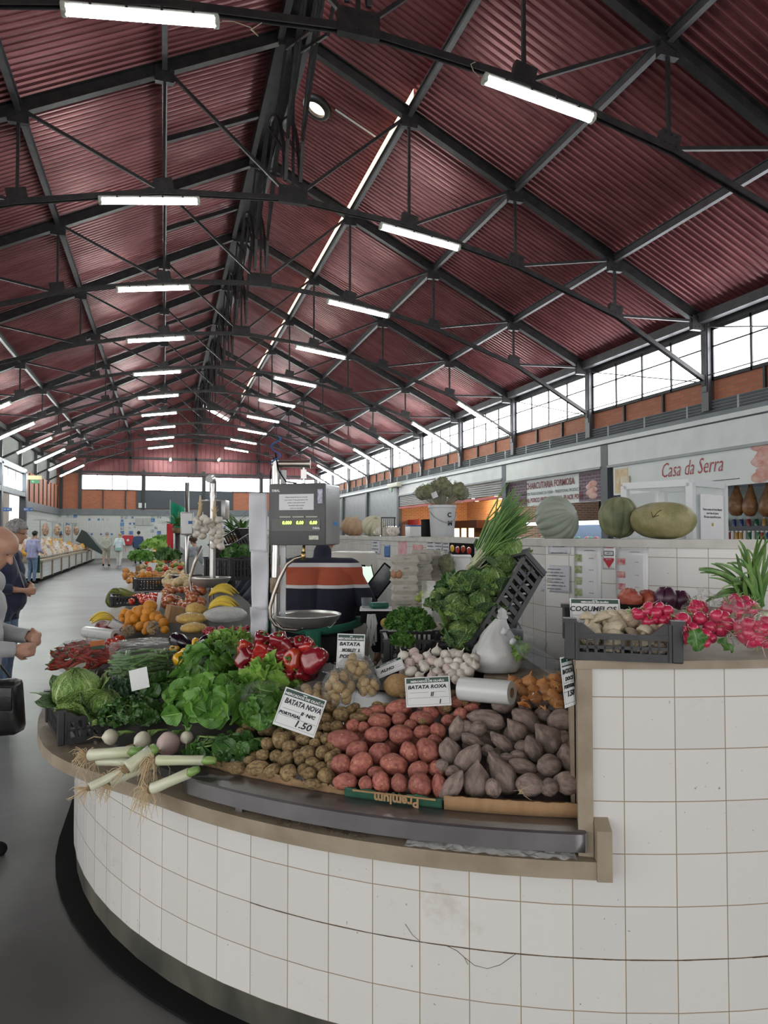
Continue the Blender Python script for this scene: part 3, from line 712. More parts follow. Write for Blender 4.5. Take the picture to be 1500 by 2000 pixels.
# ---- spine wall behind the stall
SP = [(3.6, 1.7), (2.95, 2.62), (2.62, 3.06), (2.2, 3.75), (2.25, 5.2), (2.3, 9.5), (2.3, 30)]
stile = tiles('white_spine_tile', .155, .155, (.66, .66, .65), (.60, .60, .59), (.32, .28, .23), .0022, .25, 0, dirt=.25)
b = MB(); acc = 0
for (xa, ya), (xb, yb) in zip(SP, SP[1:]):
    L = math.hypot(xb-xa, yb-ya); b.add([(xa, ya, 0), (xb, yb, 0), (xb, yb, 1.59), (xa, ya, 1.59)], [(0, 1, 2, 3)], [(acc, 0.03), (acc+L, 0.03), (acc+L, 1.62), (acc, 1.62)]); acc += L
sw = thing('spine_wall', 'chest high white tiled wall along the middle of the island, pumpkins on top', 'wall')
sw.name = 'tiled_divider'; b.build('tiled_face', stile, sw)
b = MB()
off = []
for i, (x, y) in enumerate(SP):
    a = SP[max(0, i-1)]; c = SP[min(len(SP)-1, i+1)]; d = V((c[0]-a[0], c[1]-a[1])).normalized(); n = V((d.y, -d.x)); off.append(((x-n.x*.02, y-n.y*.02), (x+n.x*.2, y+n.y*.2)))
for i in range(len(SP)-1):
    (a, a2), (c, c2) = off[i], off[i+1]
    vs = [(q[0], q[1], z) for z in (1.572, 1.617) for q in (a, c, c2, a2)]
    b.add(vs, [(0, 3, 2, 1), (4, 5, 6, 7), (0, 1, 5, 4), (1, 2, 6, 5), (2, 3, 7, 6), (3, 0, 4, 7)])
b.build('top_cap', M('pale_cap', (.55, .54, .51), (.45, .44, .41), 8, .4), sw)
b = MB()
for i in range(len(SP)-1):
    (a, a2), (c, c2) = off[i], off[i+1]; b.add([(a2[0], a2[1], 0), (c2[0], c2[1], 0), (c2[0], c2[1], 1.56), (a2[0], a2[1], 1.56)], [(3, 2, 1, 0)])
b.build('back_face', whitepaint, sw)
# ---- shops along the right wall
XS = 10.8
def wp(px, py, dx=0): return at_x(px, py, XS+dx)
red_t = M('sign_red', (.42, .02, .04), rough=.5); dred = M('sign_dark_red', (.22, .015, .03), rough=.5); dark_t = M('ink_black', (.015, .015, .018), rough=.6)
signw = M('sign_face_white', (.76, .80, .80), (.70, .74, .74), 1.5, .4)
slat = M('shutter_slat', (.33, .35, .36), (.28, .3, .31), 3, .45, .2)
purple = tiles('purple_brick_print', .26, .09, (.10, .03, .07), (.07, .02, .05), (.25, .2, .24), .012, .5, .5)
COLY = [4.3, 9.8, 15.35, 20.9, 31.95, 37.5, 43]
for i, y in enumerate(COLY):
    struct(MB().box((XS+.02, y, 1.95), (.16, .28, 3.9)).build('trim_%d' % (20+i), M('slate_column', (.08, .095, .11), rough=.45) if i == 0 else bpy.data.materials['slate_column']))
b = MB(); quadwall(b, 'x', XS+.35, 37.5, YE, 0, 3.95); quadwall(b, 'x', XS+.06, 31.95, YE, 2.0, 3.9); struct(b.build('wall_right_shutter', slat))
struct(MB().box((XS+4.4, 20, 2), (.2, 50, 4)).build('wall_right_shop', M('shop_back', (.30, .31, .32), (.2, .2, .22), .8, .6)))
struct(MB().box((XS+2.2, 20, 3.98), (4.6, 50, .1)).build('ceiling_shop', whitepaint))
def shutterbox(y0, y1, z0, z1, lab):
    t = thing('roller_shutter', lab, 'shutter', (XS, (y0+y1)/2, z0)); w = y1-y0-.3
    MB().box((.0, 0, (z1-z0)/2), (.1, w, z1-z0)).build('box_panel', whitepaint, t); MB().box((-.02, 0, -.03), (.12, w, .06)).build('bottom_rail', slat, t); return t
shutterbox(15.35, 20.9, 3.37, 3.9, 'white roller shutter box over the meat shop with the small print sign')
shutterbox(9.8, 15.35, 3.37, 3.9, 'white roller shutter box over the shop with the red script sign')
shutterbox(4.3, 9.8, 3.37, 3.9, 'white roller shutter box at the right end of the shop row')
t = shutterbox(20.9, 31.95, 3.48, 3.9, 'long grey roller shutter half open over the lit brick interior')
b = MB()
for i in range(7): b.box((0, 0, -.05-i*.078), (.06, 10.7, .066), bev=.012)
b.build('slat_curtain', slat, t); MB().box((0, 0, -.62), (.1, 10.7, .09)).build('red_edge', M('red_edge', (.5, .03, .03), rough=.4), t)
# the shop with the red script name
def sign(name, lab, y0, y1, z0, z1, mat, x=0):
    t = thing(name, lab, 'sign', (XS+x, (y0+y1)/2, (z0+z1)/2)); MB().box((0, 0, 0), (.06, y1-y0, z1-z0)).build('board', mat, t); return t
W_ = (0, -1, 0)                                      # writing on this wall runs towards the camera
ya, yb = 9.95, 15.0; za, zb = 2.6, 3.33
t = sign('shop_sign', 'white sign board reading Casa da Serra in red script', ya, yb, za, zb, signw)
ym = (ya+yb)/2
c1, c2 = wp(1290, 920), wp(1418, 912)
text('Casa da Serra', .47, TM((-.04, (c1.y+c2.y)/2-ym, 3.05-(za+zb)/2), W_, (0, 0, 1)), red_t, t, shear=.32, bold=-.004, sx=(c1.y-c2.y)/2.75)
MB().box((-.035, (c1.y+c2.y)/2-ym-.3, -.24), (.01, 2.1, .012)).build('underline', dark_t, t)
b = MB()
for i in range(3): b.tube([V((-.04, (c1.y+c2.y)/2-ym+.1+.12*k*(1 if i else -1)*.6, -.24+.04*math.sin(k*2.2+i))) for k in range(8)], .008, 5)
b.build('flourish', dark_t, t)
b = MB(); chee = M('cheese_print', (.65, .42, .2), (.75, .62, .42), 5, .5)
b.box((-.034, ym*0+2.2, -.02), (.01, .5, .6)); b.build('cheese_picture', chee, t)
b = MB(); b.lathe([(0, 0), (.17, .0), (.17, .2), (0, .2)], 20, Matrix.Translation((-.06, 2.02, -.12)) @ Matrix.Diagonal((.15, 1, 1, 1))); b.build('cheese_wheel_print', M('cheese_pale', (.75, .66, .5), rough=.5), t)
hampr = M('ham_slice_print', (.62, .25, .2), (.72, .5, .45), 6, .5)
b = MB()
for i in range(7): b.blob((-.03, -2.0-.12*(i % 3), -.25+.1*i), .02, .22, .11, None, lambda p: 1+.2*nz(p, 3, i), 14, 8)
b.build('ham_slices_picture', hampr, t)
# the meat shop with small print
ya, yb = 15.5, 20.75; za, zb = 2.5, 3.3
t = sign('shop_sign', 'long sign board reading Charcutaria Formosa in dark red capitals', ya, yb, za, zb, signw, .1); ym = (ya+yb)/2
for yy in (1.0, -1.0):
    b = MB(); w_ = 1.15
    quadwall(b, 'x', -.036, min(yy*2.6, yy*2.6-yy*w_), max(yy*2.6, yy*2.6-yy*w_), -.39, .39); b.build('brick_picture', purple, t)
TX = (lambda dy, dz: TM((-.045, dy, dz), W_, (0, 0, 1)))
c = wp(1068, 945).y-ym
text('CHARCUTARIA FORMOSA', .27, TX(c, .2), dred, t, bold=.006, sx=.86)
text('PRODUTOS TRADICIONAIS DA SERRA \u2022 TRADITIONAL PRODUCTS', .125, TX(c, -.04), dark_t, t, sx=.9)
text('ESPECIAL PORCO PRETO \u2022 SPECIAL BLACK PORK', .19, TX(c, -.24), dred, t, bold=.004, sx=.86)
b = MB()
for i in range(5): b.blob((-.03, -2.1+.13*(i % 2), -.25+.08*i), .02, .22, .09, None, None, 12, 8)
b.build('sausage_picture', hampr, t)
# hams hanging in the script-sign shop
hamm = M('cured_ham', (.16, .06, .02), (.32, .16, .06), 9, .45, bump=.5, coat=.2); rope = M('rope', (.5, .45, .38), rough=.8)
def ham(lab, loc, rz):
    t = thing('ham', lab, 'ham', loc, (0, 0, rz), 'hanging hams')
    prof = [(.0, -.36), (.09, -.34), (.155, -.24), (.165, -.12), (.13, .02), (.075, .16), (.045, .26), (.04, .34), (.05, .38), (.0, .4)]
    b = MB(); b.lathe(prof, 18, Matrix.Diagonal((.75, 1.1, 1, 1)), lambda a, z: 1+.12*math.sin(a+z*4)); b.build('meat', hamm, t, True)
    MB().tube([(0, 0, .36), (0, 0, .62)], .008, 6).build('rope', rope, t); return t
h0 = None
for i, px in enumerate((1439, 1466, 1500, 1535, 1408)):
    p = at_x(px, 975, XS+.7); lab = 'dark cured ham hanging under the red script sign, ' + ['nearest the glass cabinet', 'second from the glass cabinet', 'at the right edge of the picture', 'outermost to the right', 'half hidden by the glass cabinet'][i]
    if h0 is None: h0 = ham(lab, p, .2)
    else: dup(h0, p, (0, 0, R.uniform(-.8, .8)), lab)
p0 = at_x(1400, 948, XS+.7); b = MB(); b.cyl((XS+.7, 8, p0.z+.1), (XS+.7, 14, p0.z+.1), .02); tag(b.build('hanging_rail', slat), 'steel rail the hams hang from', 'rail')
o = MB().box((XS+1.3, 11.6, 2.0), (.05, 6, 1.3)).build('backboard', M('pale_green_panel', (.52, .6, .6), rough=.4)); tag(o, 'pale panel behind the hanging hams', 'panel')
# shelf of bottles and jars below the hams
tag(MB().box((XS+.95, 12.4, .76), (.7, 7.2, 1.52)).build('shop_counter', M('dark_counter', (.04, .04, .05), rough=.4)), 'dark shop counter with small jars under the hams', 'counter')
jarm = [M('jar_green', (.02, .12, .05), rough=.15), M('jar_red', (.25, .03, .03), rough=.2), M('jar_blue', (.03, .05, .22), rough=.2), M('jar_gold', (.4, .22, .04), rough=.2), M('jar_white', (.6, .6, .58), rough=.3)]
def jar(m, h, r, lab, grp):
    t = thing('jar', lab, 'jar', group=grp)
    MB().lathe([(r, 0), (r, h*.72), (r*.75, h*.8), (r*.75, h*.84)], 10).build('glass', m, t, True, 40); MB().lathe([(r*.8, h*.84), (r*.8, h), (0, h)], 10).build('lid', jarm[4], t, True, 40); return t
js = [jar(jarm[i], .18, .042, 'small jar on the dark shop counter below the hanging hams', 'jars below the hams') for i in range(5)]
tag(MB().box((XS+1.1, 12.4, 1.66), (.36, 7.2, .28)).build('jar_shelf', bpy.data.materials['dark_counter']), 'dark raised shelf of jars at the back of the shop counter', 'shelf')
for i in range(110):
    j = js[i % 5]; loc = (XS+.72, 9.4+i*.11, 1.52) if i < 52 else (XS+1.02+.1*(i % 2), 9.4+(i-52)*.1, 1.80)
    if i < 5: j.location = loc
    else: dup(js[R.randrange(5)], loc)
def bottle(m, lab, grp):
    t = thing('bottle', lab, 'bottle', group=grp)
    MB().lathe([(.04, 0), (.042, .02), (.042, .17), (.016, .24), (.015, .29)], 12).build('glass', m, t, True, 40); MB().lathe([(.017, .285), (.017, .31), (0, .31)], 10).build('cap', jarm[4], t, True); return t
# meat shop inside: lit counter and fridge
o = thing('display_fridge', 'glass fronted meat fridge under the small print sign', 'fridge', (XS+1.0, 18.2, 0))
MB().box((0, 0, .5), (.8, 4.6, 1.0)).build('base', whitepaint, o); MB().box((0, 0, 1.95), (.9, 4.6, .1)).build('canopy', emit('fridge_lamp', (.75, .85, 1), 1.3), o)
MB().box((.35, 0, 1.45), (.05, 4.6, .9)).build('back_panel', M('fridge_back', (.16, .2, .25), rough=.4), o)
for z in (1.05, 1.4): MB().box((0, 0, z), (.7, 4.5, .03)).build('shelf', slat, o)
meatm = [M('meat_red', (.3, .05, .05), (.45, .2, .18), 12, .4), M('meat_pale', (.6, .5, .42), (.5, .3, .25), 12, .4), M('pack_green', (.08, .2, .1), rough=.4), M('pack_white', (.6, .62, .62), rough=.4)]
mp = []
for i in range(26):
    loc = (XS+.8+R.uniform(-.1, .1), 16.2+i*.16, (1.065 if i % 2 else 1.415)); k = i % 4
    o = MB().blob((0, 0, .07), .09, .08, .075, None, lambda p: 1+.12*nz(p, 3, i), 10, 7).build('meat_pack', meatm[k], smooth=True, loc=loc)
    tag(o, ['dark red meat pack in the shop fridge', 'pale meat pack in the shop fridge', 'green wrapped pack in the shop fridge', 'white wrapped pack in the shop fridge'][k], 'pack', 'fridge packs '+'abcd'[k])
# the lit brick bar behind the half open shutter
warm = emit('warm_bar_lamp', (1, .6, .28), 130)
b = MB(); quadwall(b, 'x', XS+3.6, 20.9, 32, 0, 3.4); struct(b.build('wall_bar_back', tiles('bar_brick', .24, .08, (.5, .26, .14), (.4, .19, .1), (.55, .45, .35), .012, .7, .5)))
b = MB(); quadwall(b, 'y', 32, XS, XS+3.6, 0, 3.4); quadwall(b, 'y', 20.95, XS, XS+3.6, 0, 3.4); struct(b.build('wall_bar_side', bpy.data.materials['bar_brick']))
for i, px in enumerate((800, 868, 930, 975)):
    p = at_x(px, 985, XS+2.6); o = thing('bar_lamp', 'warm ceiling lamp inside the lit brick bar, %s from the left' % ['first', 'second', 'third', 'fourth'][i], 'lamp', (p.x, p.y, 3.2))
    MB().lathe([(.0, .12), (.25, .1), (.28, 0)], 16).build('shade', steel, o, True); MB().blob((0, 0, -.02), .2, .2, .1, None, None, 14, 8).build('bulb', warm, o, True)
p = at_x(797, 1030, XS+.5); p.y -= .8; o = thing('red_door', 'bright red panelled door in the lit brick bar', 'door', (p.x, p.y, 0)); rd = M('red_door_paint', (.55, .03, .02), rough=.4)
MB().box((0, 0, 1.15), (.06, 1.5, 2.3)).build('leaf', rd, o)
for y in (-.5, -.17, .17, .5): MB().box((-.04, y, 1.3), (.02, .2, 1.7), bev=.005).build('raised_panel', rd, o)
p = at_x(918, 1025, XS+2.6); o = thing('coffee_machine', 'dark coffee machine and backlit cabinet on the brick bar', 'machine', (p.x, p.y, 0))
MB().box((0, 0, 1.0), (.6, 2.4, 2.0)).build('cabinet', M('brown_black', (.03, .018, .014), rough=.4), o); MB().box((0, 0, 2.05), (.7, 2.9, .35)).build('canopy', M('brown_top', (.04, .015, .012), rough=.4), o)
for y in (-.8, .0, .8): MB().box((-.31, y, 1.5), (.02, .5, .9)).build('lit_shelf', emit('bar_glow', (1, .72, .35), 2.0) if y < -.5 else bpy.data.materials['bar_glow'], o)
p = at_x(870, 995, XS+3.5); o = MB().lathe([(0, 0), (.75, 0), (.75, .06), (0, .06)], 28, Matrix.Translation(p) @ Matrix.Rotation(-PI/2, 4, 'Y')).build('round_niche', emit('niche_glow', (1, .75, .45), 1.3)); tag(o, 'round lit niche in the brick bar wall', 'niche')
p = wp(672, 1020, -.3)
# emergency light box on the right wall above the bar
p = at_x(770, 948, XS-.2); o = thing('emergency_light', 'long cream emergency light box above the brick bar', 'light', p); MB().box((0, 0, 0), (.25, 1.6, .22), bev=.04).build('case', M('cream_light', (.62, .6, .5), rough=.4), o); MB().box((-.1, .3, -.22), (.04, .5, .2)).build('exit_face', bpy.data.materials['exit_green'], o)
# ---- glass cabinet behind the pumpkins
gl = film('cabinet_glass', .12, (.9, .95, .95), .05, .1, 3); alu = M('white_aluminium', (.62, .64, .66), rough=.35)
CR = -YAW-rad(50); hw_ = .235
p = at_d(1350, 1050, 4.55)-Matrix.Rotation(CR, 3, 'Z') @ V((hw_, -hw_, 0)); t = thing('glass_cabinet', 'white framed glass cabinet with a paper notice behind the pumpkins', 'cabinet', (p.x, p.y, 0), (0, 0, CR))
w_, dp, z0, z1 = hw_, hw_, .9, 1.98
b = MB()
for x in (-w_, w_):
    for y in (-dp, dp): b.box((x, y, (z0+z1)/2), (.045, .045, z1-z0))
for z in (z0, z1):
    for x in (-w_, w_): b.box((x, 0, z), (.045, dp*2, .045))
    for y in (-dp, dp): b.box((0, y, z), (w_*2, .045, .045))
b.build('frame', alu, t)
b = MB()
for y in (-dp, dp): b.box((0, y, (z0+z1)/2), (w_*2, .006, z1-z0))
for x in (-w_, w_): b.box((x, 0, (z0+z1)/2), (.006, dp*2, z1-z0))
b.build('glass_pane', gl, t); MB().box((0, 0, z1+.01), (w_*2, dp*2, .01)).build('top', alu, t)
MB().box((0, 0, .44), (w_*2, dp*2, .88)).build('plinth', whitepaint, t)
paper = M('white_paper', (.72, .72, .74), (.66, .66, .69), 4, .6)
qp = t.location+Matrix.Rotation(CR, 3, 'Z') @ V((hw_+.03, .0, 0)); qp.z = at_d(1391, 1010, 4.7).z
q = thing('paper_notice', 'white paper notice taped on the glass cabinet', 'notice', qp, (0, 0, CR+PI/2))
MB().box((0, 0, 0), (.33, .002, .30)).build('sheet', paper, q)
for i, (s, z) in enumerate((('Temos sumos de fruta Natural', .05), ('com fruta da \u00e9poca', .025), ('We have natural fruit juices', .0))): text(s, .022, TM((0, -.003, z), (1, 0, 0), (0, 0, 1)), dark_t, q)
MB().lathe([(0, 0), (.012, 0), (.012, .002)], 12, Matrix.Translation((0, -.002, -.05)) @ Matrix.Rotation(PI/2, 4, 'X')).build('emblem', M('emblem_gold', (.5, .3, .08), rough=.5), q)
# ---- benches along the left side, far down the hall
bt = thing('market_bench', 'long white tiled bench counter with goods along the left wall', 'counter', (0, 0, 0))
XB = -4.11; b = MB(); quadwall(b, 'x', XB, 26.9, 47, 0.08, .62); quadwall(b, 'y', 26.9, XB-1.6, XB, .08, .62); b.build('tiled_front', walltile, bt)
b = MB(); b.box((XB-.8, 37, .04), (1.56, 20.1, .08)); b.build('plinth', black, bt)
b = MB(); b.box((XB-.8, 37, .66), (1.7, 20.3, .08)); b.build('top', stone, bt)
b = MB(); b.box((XB-.02, 37, .8), (.03, 20, .03))
b.build('rail', slat, bt)
for row in (1, 2, 3): MB().box((XB-.25-.33*row, 33.5, .70+.065*row), (.33, 13.2, .13*row)).build('stepped_shelf', stone, bt)
y = 27.0
while y < 47: MB().box((XB+.02, y, .36), (.06, .16, .6)).build('pilaster', stone, bt); y += 2.5
pk = [M('pack_%s' % n, a, c, 14, .5) for n, a, c in (('cream', (.6, .5, .36), (.4, .2, .12)), ('brown', (.22, .08, .04), (.5, .4, .3)), ('white', (.66, .64, .6), (.5, .45, .4)), ('orange', (.6, .25, .03), (.65, .4, .08)))]
pkn = ['cream', 'brown', 'white', 'orange']
pr = []
for k in range(4):
    b = MB(); b.lathe([(.0, 0), (.1, 0), (.12, .08), (.11, .2), (.05, .27), (.07, .31), (0, .3)], 10, None, lambda a, z: 1+.12*math.sin(3*a)); o = b.build('goods_bag', pk[k], smooth=True, loc=(0, 0, -5))
    pr.append(tag(o, 'small %s bag of dried goods on the left tiled bench' % pkn[k], 'bag', '%s bags on the left bench' % pkn[k]))
for i in range(120):
    y = 27.1+i*.158+.1*R.random(); row = i % 4; k = R.choices([0, 1, 2, 3], [4, 3, 5, 1 if y < 37 else 8])[0]
    loc = (XB-.25-.33*row, y, .70+.13*row*(1 if y < 40 else .0)); o = pr[k] if pr[k].location.z < -4 else dup(pr[k], loc, (0, 0, R.random()*6), scale=R.uniform(.8, 1.3))
    o.location = loc
o = MB().prism([(0, 0), (2.2, -1.1), (2.3, -.9), (.9, .7), (.5, .9)], -.6, .6, Matrix(((1, 0, 0), (0, 0, -1), (0, 1, 0)))).build('tarpaulin', M('dark_green_tarp', (.02, .035, .035), rough=.5), loc=at_y(150, 1056, 43)); tag(o, 'dark green tarpaulin sloping over the end of the left bench', 'tarpaulin'); o.scale = (.62, 1, .7)
# hanging scales on thin poles over the left bench
hs = None
for i, px in enumerate((78, 102, 124, 141)):
    lab = 'thin hanging scale post over the left bench, %s from the entrance' % ['first', 'second', 'third', 'fourth'][i]
    loc = at_x(px, 1060, XB-.8); loc.z = .7
    if hs is None:
        hs = thing('hanging_scale', lab, 'scale', loc); MB().cyl((0, 0, 0), (0, 0, 1.5), .025, n=8).build('post', slat, hs); MB().box((0, 0, 1.5), (.5, .06, .06)).build('arm', slat, hs); MB().blob((.2, 0, 1.1), .14, .14, .28, None, None, 10, 8).build('hanging_bundle', pk[1], hs)
    else: dup(hs, loc, None, lab)
# ---- flag
p = at_d(332, 1040, 22); t = thing('flag', 'green and red flag hanging on a pole over the island counter', 'flag', (p.x, p.y, 0))
MB().cyl((0, 0, .9), (0, 0, 2.7), .015, n=8).build('pole', slat, t)
gm, rm = M('flag_green', (.0, .22, .12), rough=.7), M('flag_red', (.5, .02, .03), rough=.7)
def fl(u0, u1): return lambda u, v: V(((u0+(u1-u0)*u)*.55+.02, .06*math.sin(9*(u0+(u1-u0)*u)), 2.65-.25*(u0+(u1-u0)*u)-(1.05-.55*(u0+(u1-u0)*u))*v))
def fl2(u, v): return V((-.02-.16*u+.1*v*0, .05*math.sin(8*u), 2.2-.3*u*0-.95*v))
b = MB(); b.grid(fl(0, 1), 14, 6); solidify(b.build('green_field', gm, t, True), .004)
b = MB(); b.grid(lambda u, v: V((-.1+.2*u, .03*math.sin(7*u+3*v), 1.95-.85*v)), 8, 8); solidify(b.build('red_field', rm, t, True), .004)
# ---- makers for the goods
RT = V((math.cos(YAW), -math.sin(YAW), 0)); UP = V((0, 0, 1)); FW = V((math.sin(YAW), math.cos(YAW), 0))
def imgrot(ang, roll=0, tilt=0):
    """local x along the picture direction ang (degrees, clockwise), local z roughly towards the viewer"""
    a = rad(ang); x = RT*math.cos(a)-UP*math.sin(a); z = -FW
    z = (z+x*math.sin(rad(tilt))).normalized(); x = (x-z*x.dot(z)).normalized(); y = z.cross(x)
    m = Matrix((x, y, z)).transposed()
    return m @ Matrix.Rotation(roll, 3, 'X')
class Heap:
    """copies of a few prototype shapes, each copy an object of its own"""
    def __init__(s, protos, label, cat, group): s.p = protos; s.used = set(); s.label = label; s.cat = cat; s.group = group
    def put(s, loc, rot, scale, k=None, label=None):
        k = R.randrange(len(s.p)) if k is None else k % len(s.p); o = s.p[k]
        if k not in s.used: s.used.add(k); tag(o, label or s.label, s.cat, s.group)
        else: o = dup(o, loc, None, label or s.label)
        o.location = loc; o.rotation_euler = rot.to_euler() if hasattr(rot, 'to_euler') else rot
        o.scale = scale if hasattr(scale, '__len__') else (scale,)*3
        return o
    def done(s):
        for k, o in enumerate(s.p):
            if k not in s.used:
                for c in [c for c in bpy.data.objects if c.parent == o]: bpy.data.objects.remove(c)
                bpy.data.objects.remove(o)
def ell(h, px, py, w, hh, ang=0, off=0.0, t=None, k=None, dk=.92, label=None, unit=1.0):
    p = hp(px, py, off) if t is None else at_d(px, py, t)
    d = depth(p); a, b = w/2/F*d/unit, hh/2/F*d/unit; c = min(a, b)*dk if a < b*1.6 else b*dk
    return h.put(p, imgrot(ang, R.uniform(0, 0), R.uniform(-14, 14)), (a, b, c), k, label)
def potato_mesh(i, name, mat, lump=.1, taper=0, nu=18, nv=12):
    def fn(p): return 1+lump*nz(p, 1.4, i)+lump*.35*nz(p, 4, i+9)
    b = MB()
    def g(u, v):
        th = 2*PI*u; ph = PI*(v*.998+.001)
        q = V((-math.cos(ph), math.sin(ph)*math.cos(th), math.sin(ph)*math.sin(th))); k = fn(q)
        w = 1-taper*max(0, q.x)**1.3*1.0
        return V((q.x*k*(1+taper*.25*max(0, q.x)), q.y*k*w, q.z*k*w))
    b.grid(g, nu, nv, True)
    # small eyes pressed into the skin
    return b.build(name, mat, smooth=True)
# ---- handwritten price cards
card_m = M('card_white', (.70, .71, .72), rough=.45); head_m = M('card_green', (.01, .05, .035), rough=.45); ink = M('marker_ink', (.008, .008, .012), rough=.6)
def card(label, px, py, w, h, ang, lines, t=None, off=.05, tilt=16, yaw=0, head=True, t_add=0, spike=False):
    """a price card: (text, size fraction of height, x, y) lines; w, h in picture pixels"""
    p = hp(px, py, off) if t is None else at_d(px, py, t)
    if t_add: p = p+(p-CAM).normalized()*t_add
    d = depth(p); W, Hh = w/F*d, h/F*d
    m = imgrot(ang) @ Matrix.Rotation(rad(yaw), 3, 'Y') @ Matrix.Rotation(-rad(tilt), 3, 'X')
    o = thing('price_card', label, 'price card', p, m.to_euler())
    MB().box((0, 0, 0), (W, Hh, .002)).build('card', card_m, o)
    if head:
        MB().box((0, Hh*.385, .0013), (W*.94, Hh*.17, .001)).build('header', head_m, o)
        text('MERCADOS DE OLH\u00c3O', Hh*.085, Matrix.Translation((0, Hh*.355, .0022)), card_m, o, bold=.0004, sx=min(1.3, W*.8/(Hh*.085*9.2)))
        b = MB(); b.box((0, Hh*.43, .002), (W*.1, Hh*.02, .0006)); b.box((-W*.03, Hh*.418, .002), (W*.012, Hh*.03, .0006)); b.box((W*.03, Hh*.418, .002), (W*.012, Hh*.03, .0006)); b.build('emblem', card_m, o)
        b = MB()
        for (x0, y0, ww) in ((-.2, -.02, .42), (.23, -.02, .3), (0, -.2, .9)): b.box((x0*W, y0*Hh, .0013), (ww*W, Hh*.008, .0006))
        for s in (-1, 1): b.box((s*W*.47, -.06*Hh, .0013), (W*.006, Hh*.75, .0006))
        b.box((0, -.43*Hh, .0013), (W*.94, Hh*.006, .0006)); b.build('ruling', head_m, o)
    for (s, f, x, y) in lines:
        text(s, Hh*f, Matrix.Translation((x*W, y*Hh, .002)), ink, o, 'handwriting', shear=.18, bold=Hh*.006, sx=min(1.15, .86*W/(Hh*f*.62*max(4, len(s)))))
    return o
# ---- leaves
def leaf_fn(L, Wd, shape, curl, fold, wave, seed):
    def prof(v):
        if shape == 'spear': return (math.sin(PI*min(1, v*1.0))**.7)*(1-.55*v)*1.5 if v > 0 else 0
        if shape == 'round': return math.sin(PI*(v**.75))**.6
        if shape == 'lobed': return (math.sin(PI*v**.8)**.65)*(1+.22*math.cos(v*18+seed))
        return math.sin(PI*v)
    def f(u, v):
        x = (u-.5)*Wd*max(.03, prof(min(.985, .02+v*.96))); a = max(.01, abs(curl))*max(v, .01)
        y = L*math.sin(a)/a*v; z = -L*v*(1-math.cos(a))/a
        z += fold*abs(u-.5)*Wd+wave*Wd*(abs(u-.5)*2)**2*math.sin(v*13+seed+(3 if u > .5 else 0))*.5
        return V((x, y, z))
    return f
def add_leaf(b, base, dirv, nrm, L, Wd, shape='spear', curl=.5, fold=.25, wave=.2, seed=0, nu=6, nv=8):
    y = V(dirv).normalized(); z = V(nrm)-y*V(nrm).dot(y)
    if z.length < 1e-3: z = V((0, 0, 1))-y*y.z
    if z.length < 1e-3: z = V((0, 1, 0))
    z.normalize(); x = y.cross(z); m = Matrix((x, y, z)).transposed(); f = leaf_fn(L, Wd, shape, curl, fold, wave, seed); base = V(base)
    b.grid(lambda u, v: base+m @ f(u, v), nu, nv)
def bunch(name, label, cat, centre, rx, ry, rz, n, L, Wd, shape, mat, stem_mat, curl=.7, wave=.25, bias=None, stems=10, group=None, fold=.25, jit=.5, stem_dir=None):
    """a heap of leaves over a low dome; the stems are one part, the blades another"""
    o = thing(name, label, cat, centre, group=group); b = MB(); st = MB(); q = random.Random(hash(label) % 9999 if 0 else len(label)*7+n)
    bias = V(bias) if bias else V((0, 0, 0))
    for i in range(n):
        a = q.uniform(0, 2*PI); e = math.asin(q.uniform(-.1, 1)); d = V((math.cos(e)*math.cos(a), math.cos(e)*math.sin(a), math.sin(e)))
        p = V((d.x*rx, d.y*ry, d.z*rz))*q.uniform(.72, 1.05)
        t = V((q.gauss(0, 1), q.gauss(0, 1), q.gauss(0, .6)))+V((d.x, d.y, -.2))*1.2+bias
        t = t-d*t.dot(d)*.8
        l = L*q.uniform(.65, 1.2); nn = d+V((q.gauss(0, jit), q.gauss(0, jit), q.gauss(0, jit)*.5))
        add_leaf(b, p-t.normalized()*l*.45, t, nn, l, Wd*q.uniform(.75, 1.2), shape, curl*q.uniform(.4, 1.4), fold, wave, q.uniform(0, 9))
        if i < stems:
            c = V((q.uniform(-.3, .3)*rx, q.uniform(-.3, .3)*ry, -.2*rz))
            if stem_dir: c = V(stem_dir)*q.uniform(.8, 1.2)+V((0, 0, q.uniform(-.02, .02)))
            e0 = p-t.normalized()*l*.45; m = (c+e0)/2+V((0, 0, .03)); st.tube([c, m, e0, p+t.normalized()*l*.1], [.005, .0045, .0035, .002], 6)
    b.build('leaves', mat, o, True); st.build('stems', stem_mat, o, True); return o
green_d = leafmat('dark_leaf', (.022, .085, .016), (.07, .19, .035), (.20, .33, .1), .38)
green_m = leafmat('mid_leaf', (.06, .19, .025), (.15, .34, .055), (.30, .46, .15), .4)
green_l = leafmat('light_leaf', (.16, .34, .05), (.32, .52, .11), (.4, .55, .2), .42)
green_blue = leafmat('blue_leaf', (.03, .085, .05), (.075, .15, .08), (.3, .4, .22), .45)
pars_m = leafmat('parsley_leaf', (.045, .15, .02), (.13, .29, .05), (.12, .26, .05), .5)
savoy = savoymat('savoy_leaf', (.10, .22, .03), (.24, .38, .08), (.46, .56, .26))
savoy_d = savoymat('savoy_outer_leaf', (.025, .095, .022), (.085, .20, .05), (.32, .44, .2))
savoy_m = savoymat('savoy_mid_leaf', (.035, .12, .02), (.17, .31, .06), (.38, .48, .2))
stem_g = M('green_stem', (.12, .25, .05), (.25, .38, .12), 8, .4); white_st = M('white_stem', (.55, .58, .42), (.42, .5, .25), 5, .35)
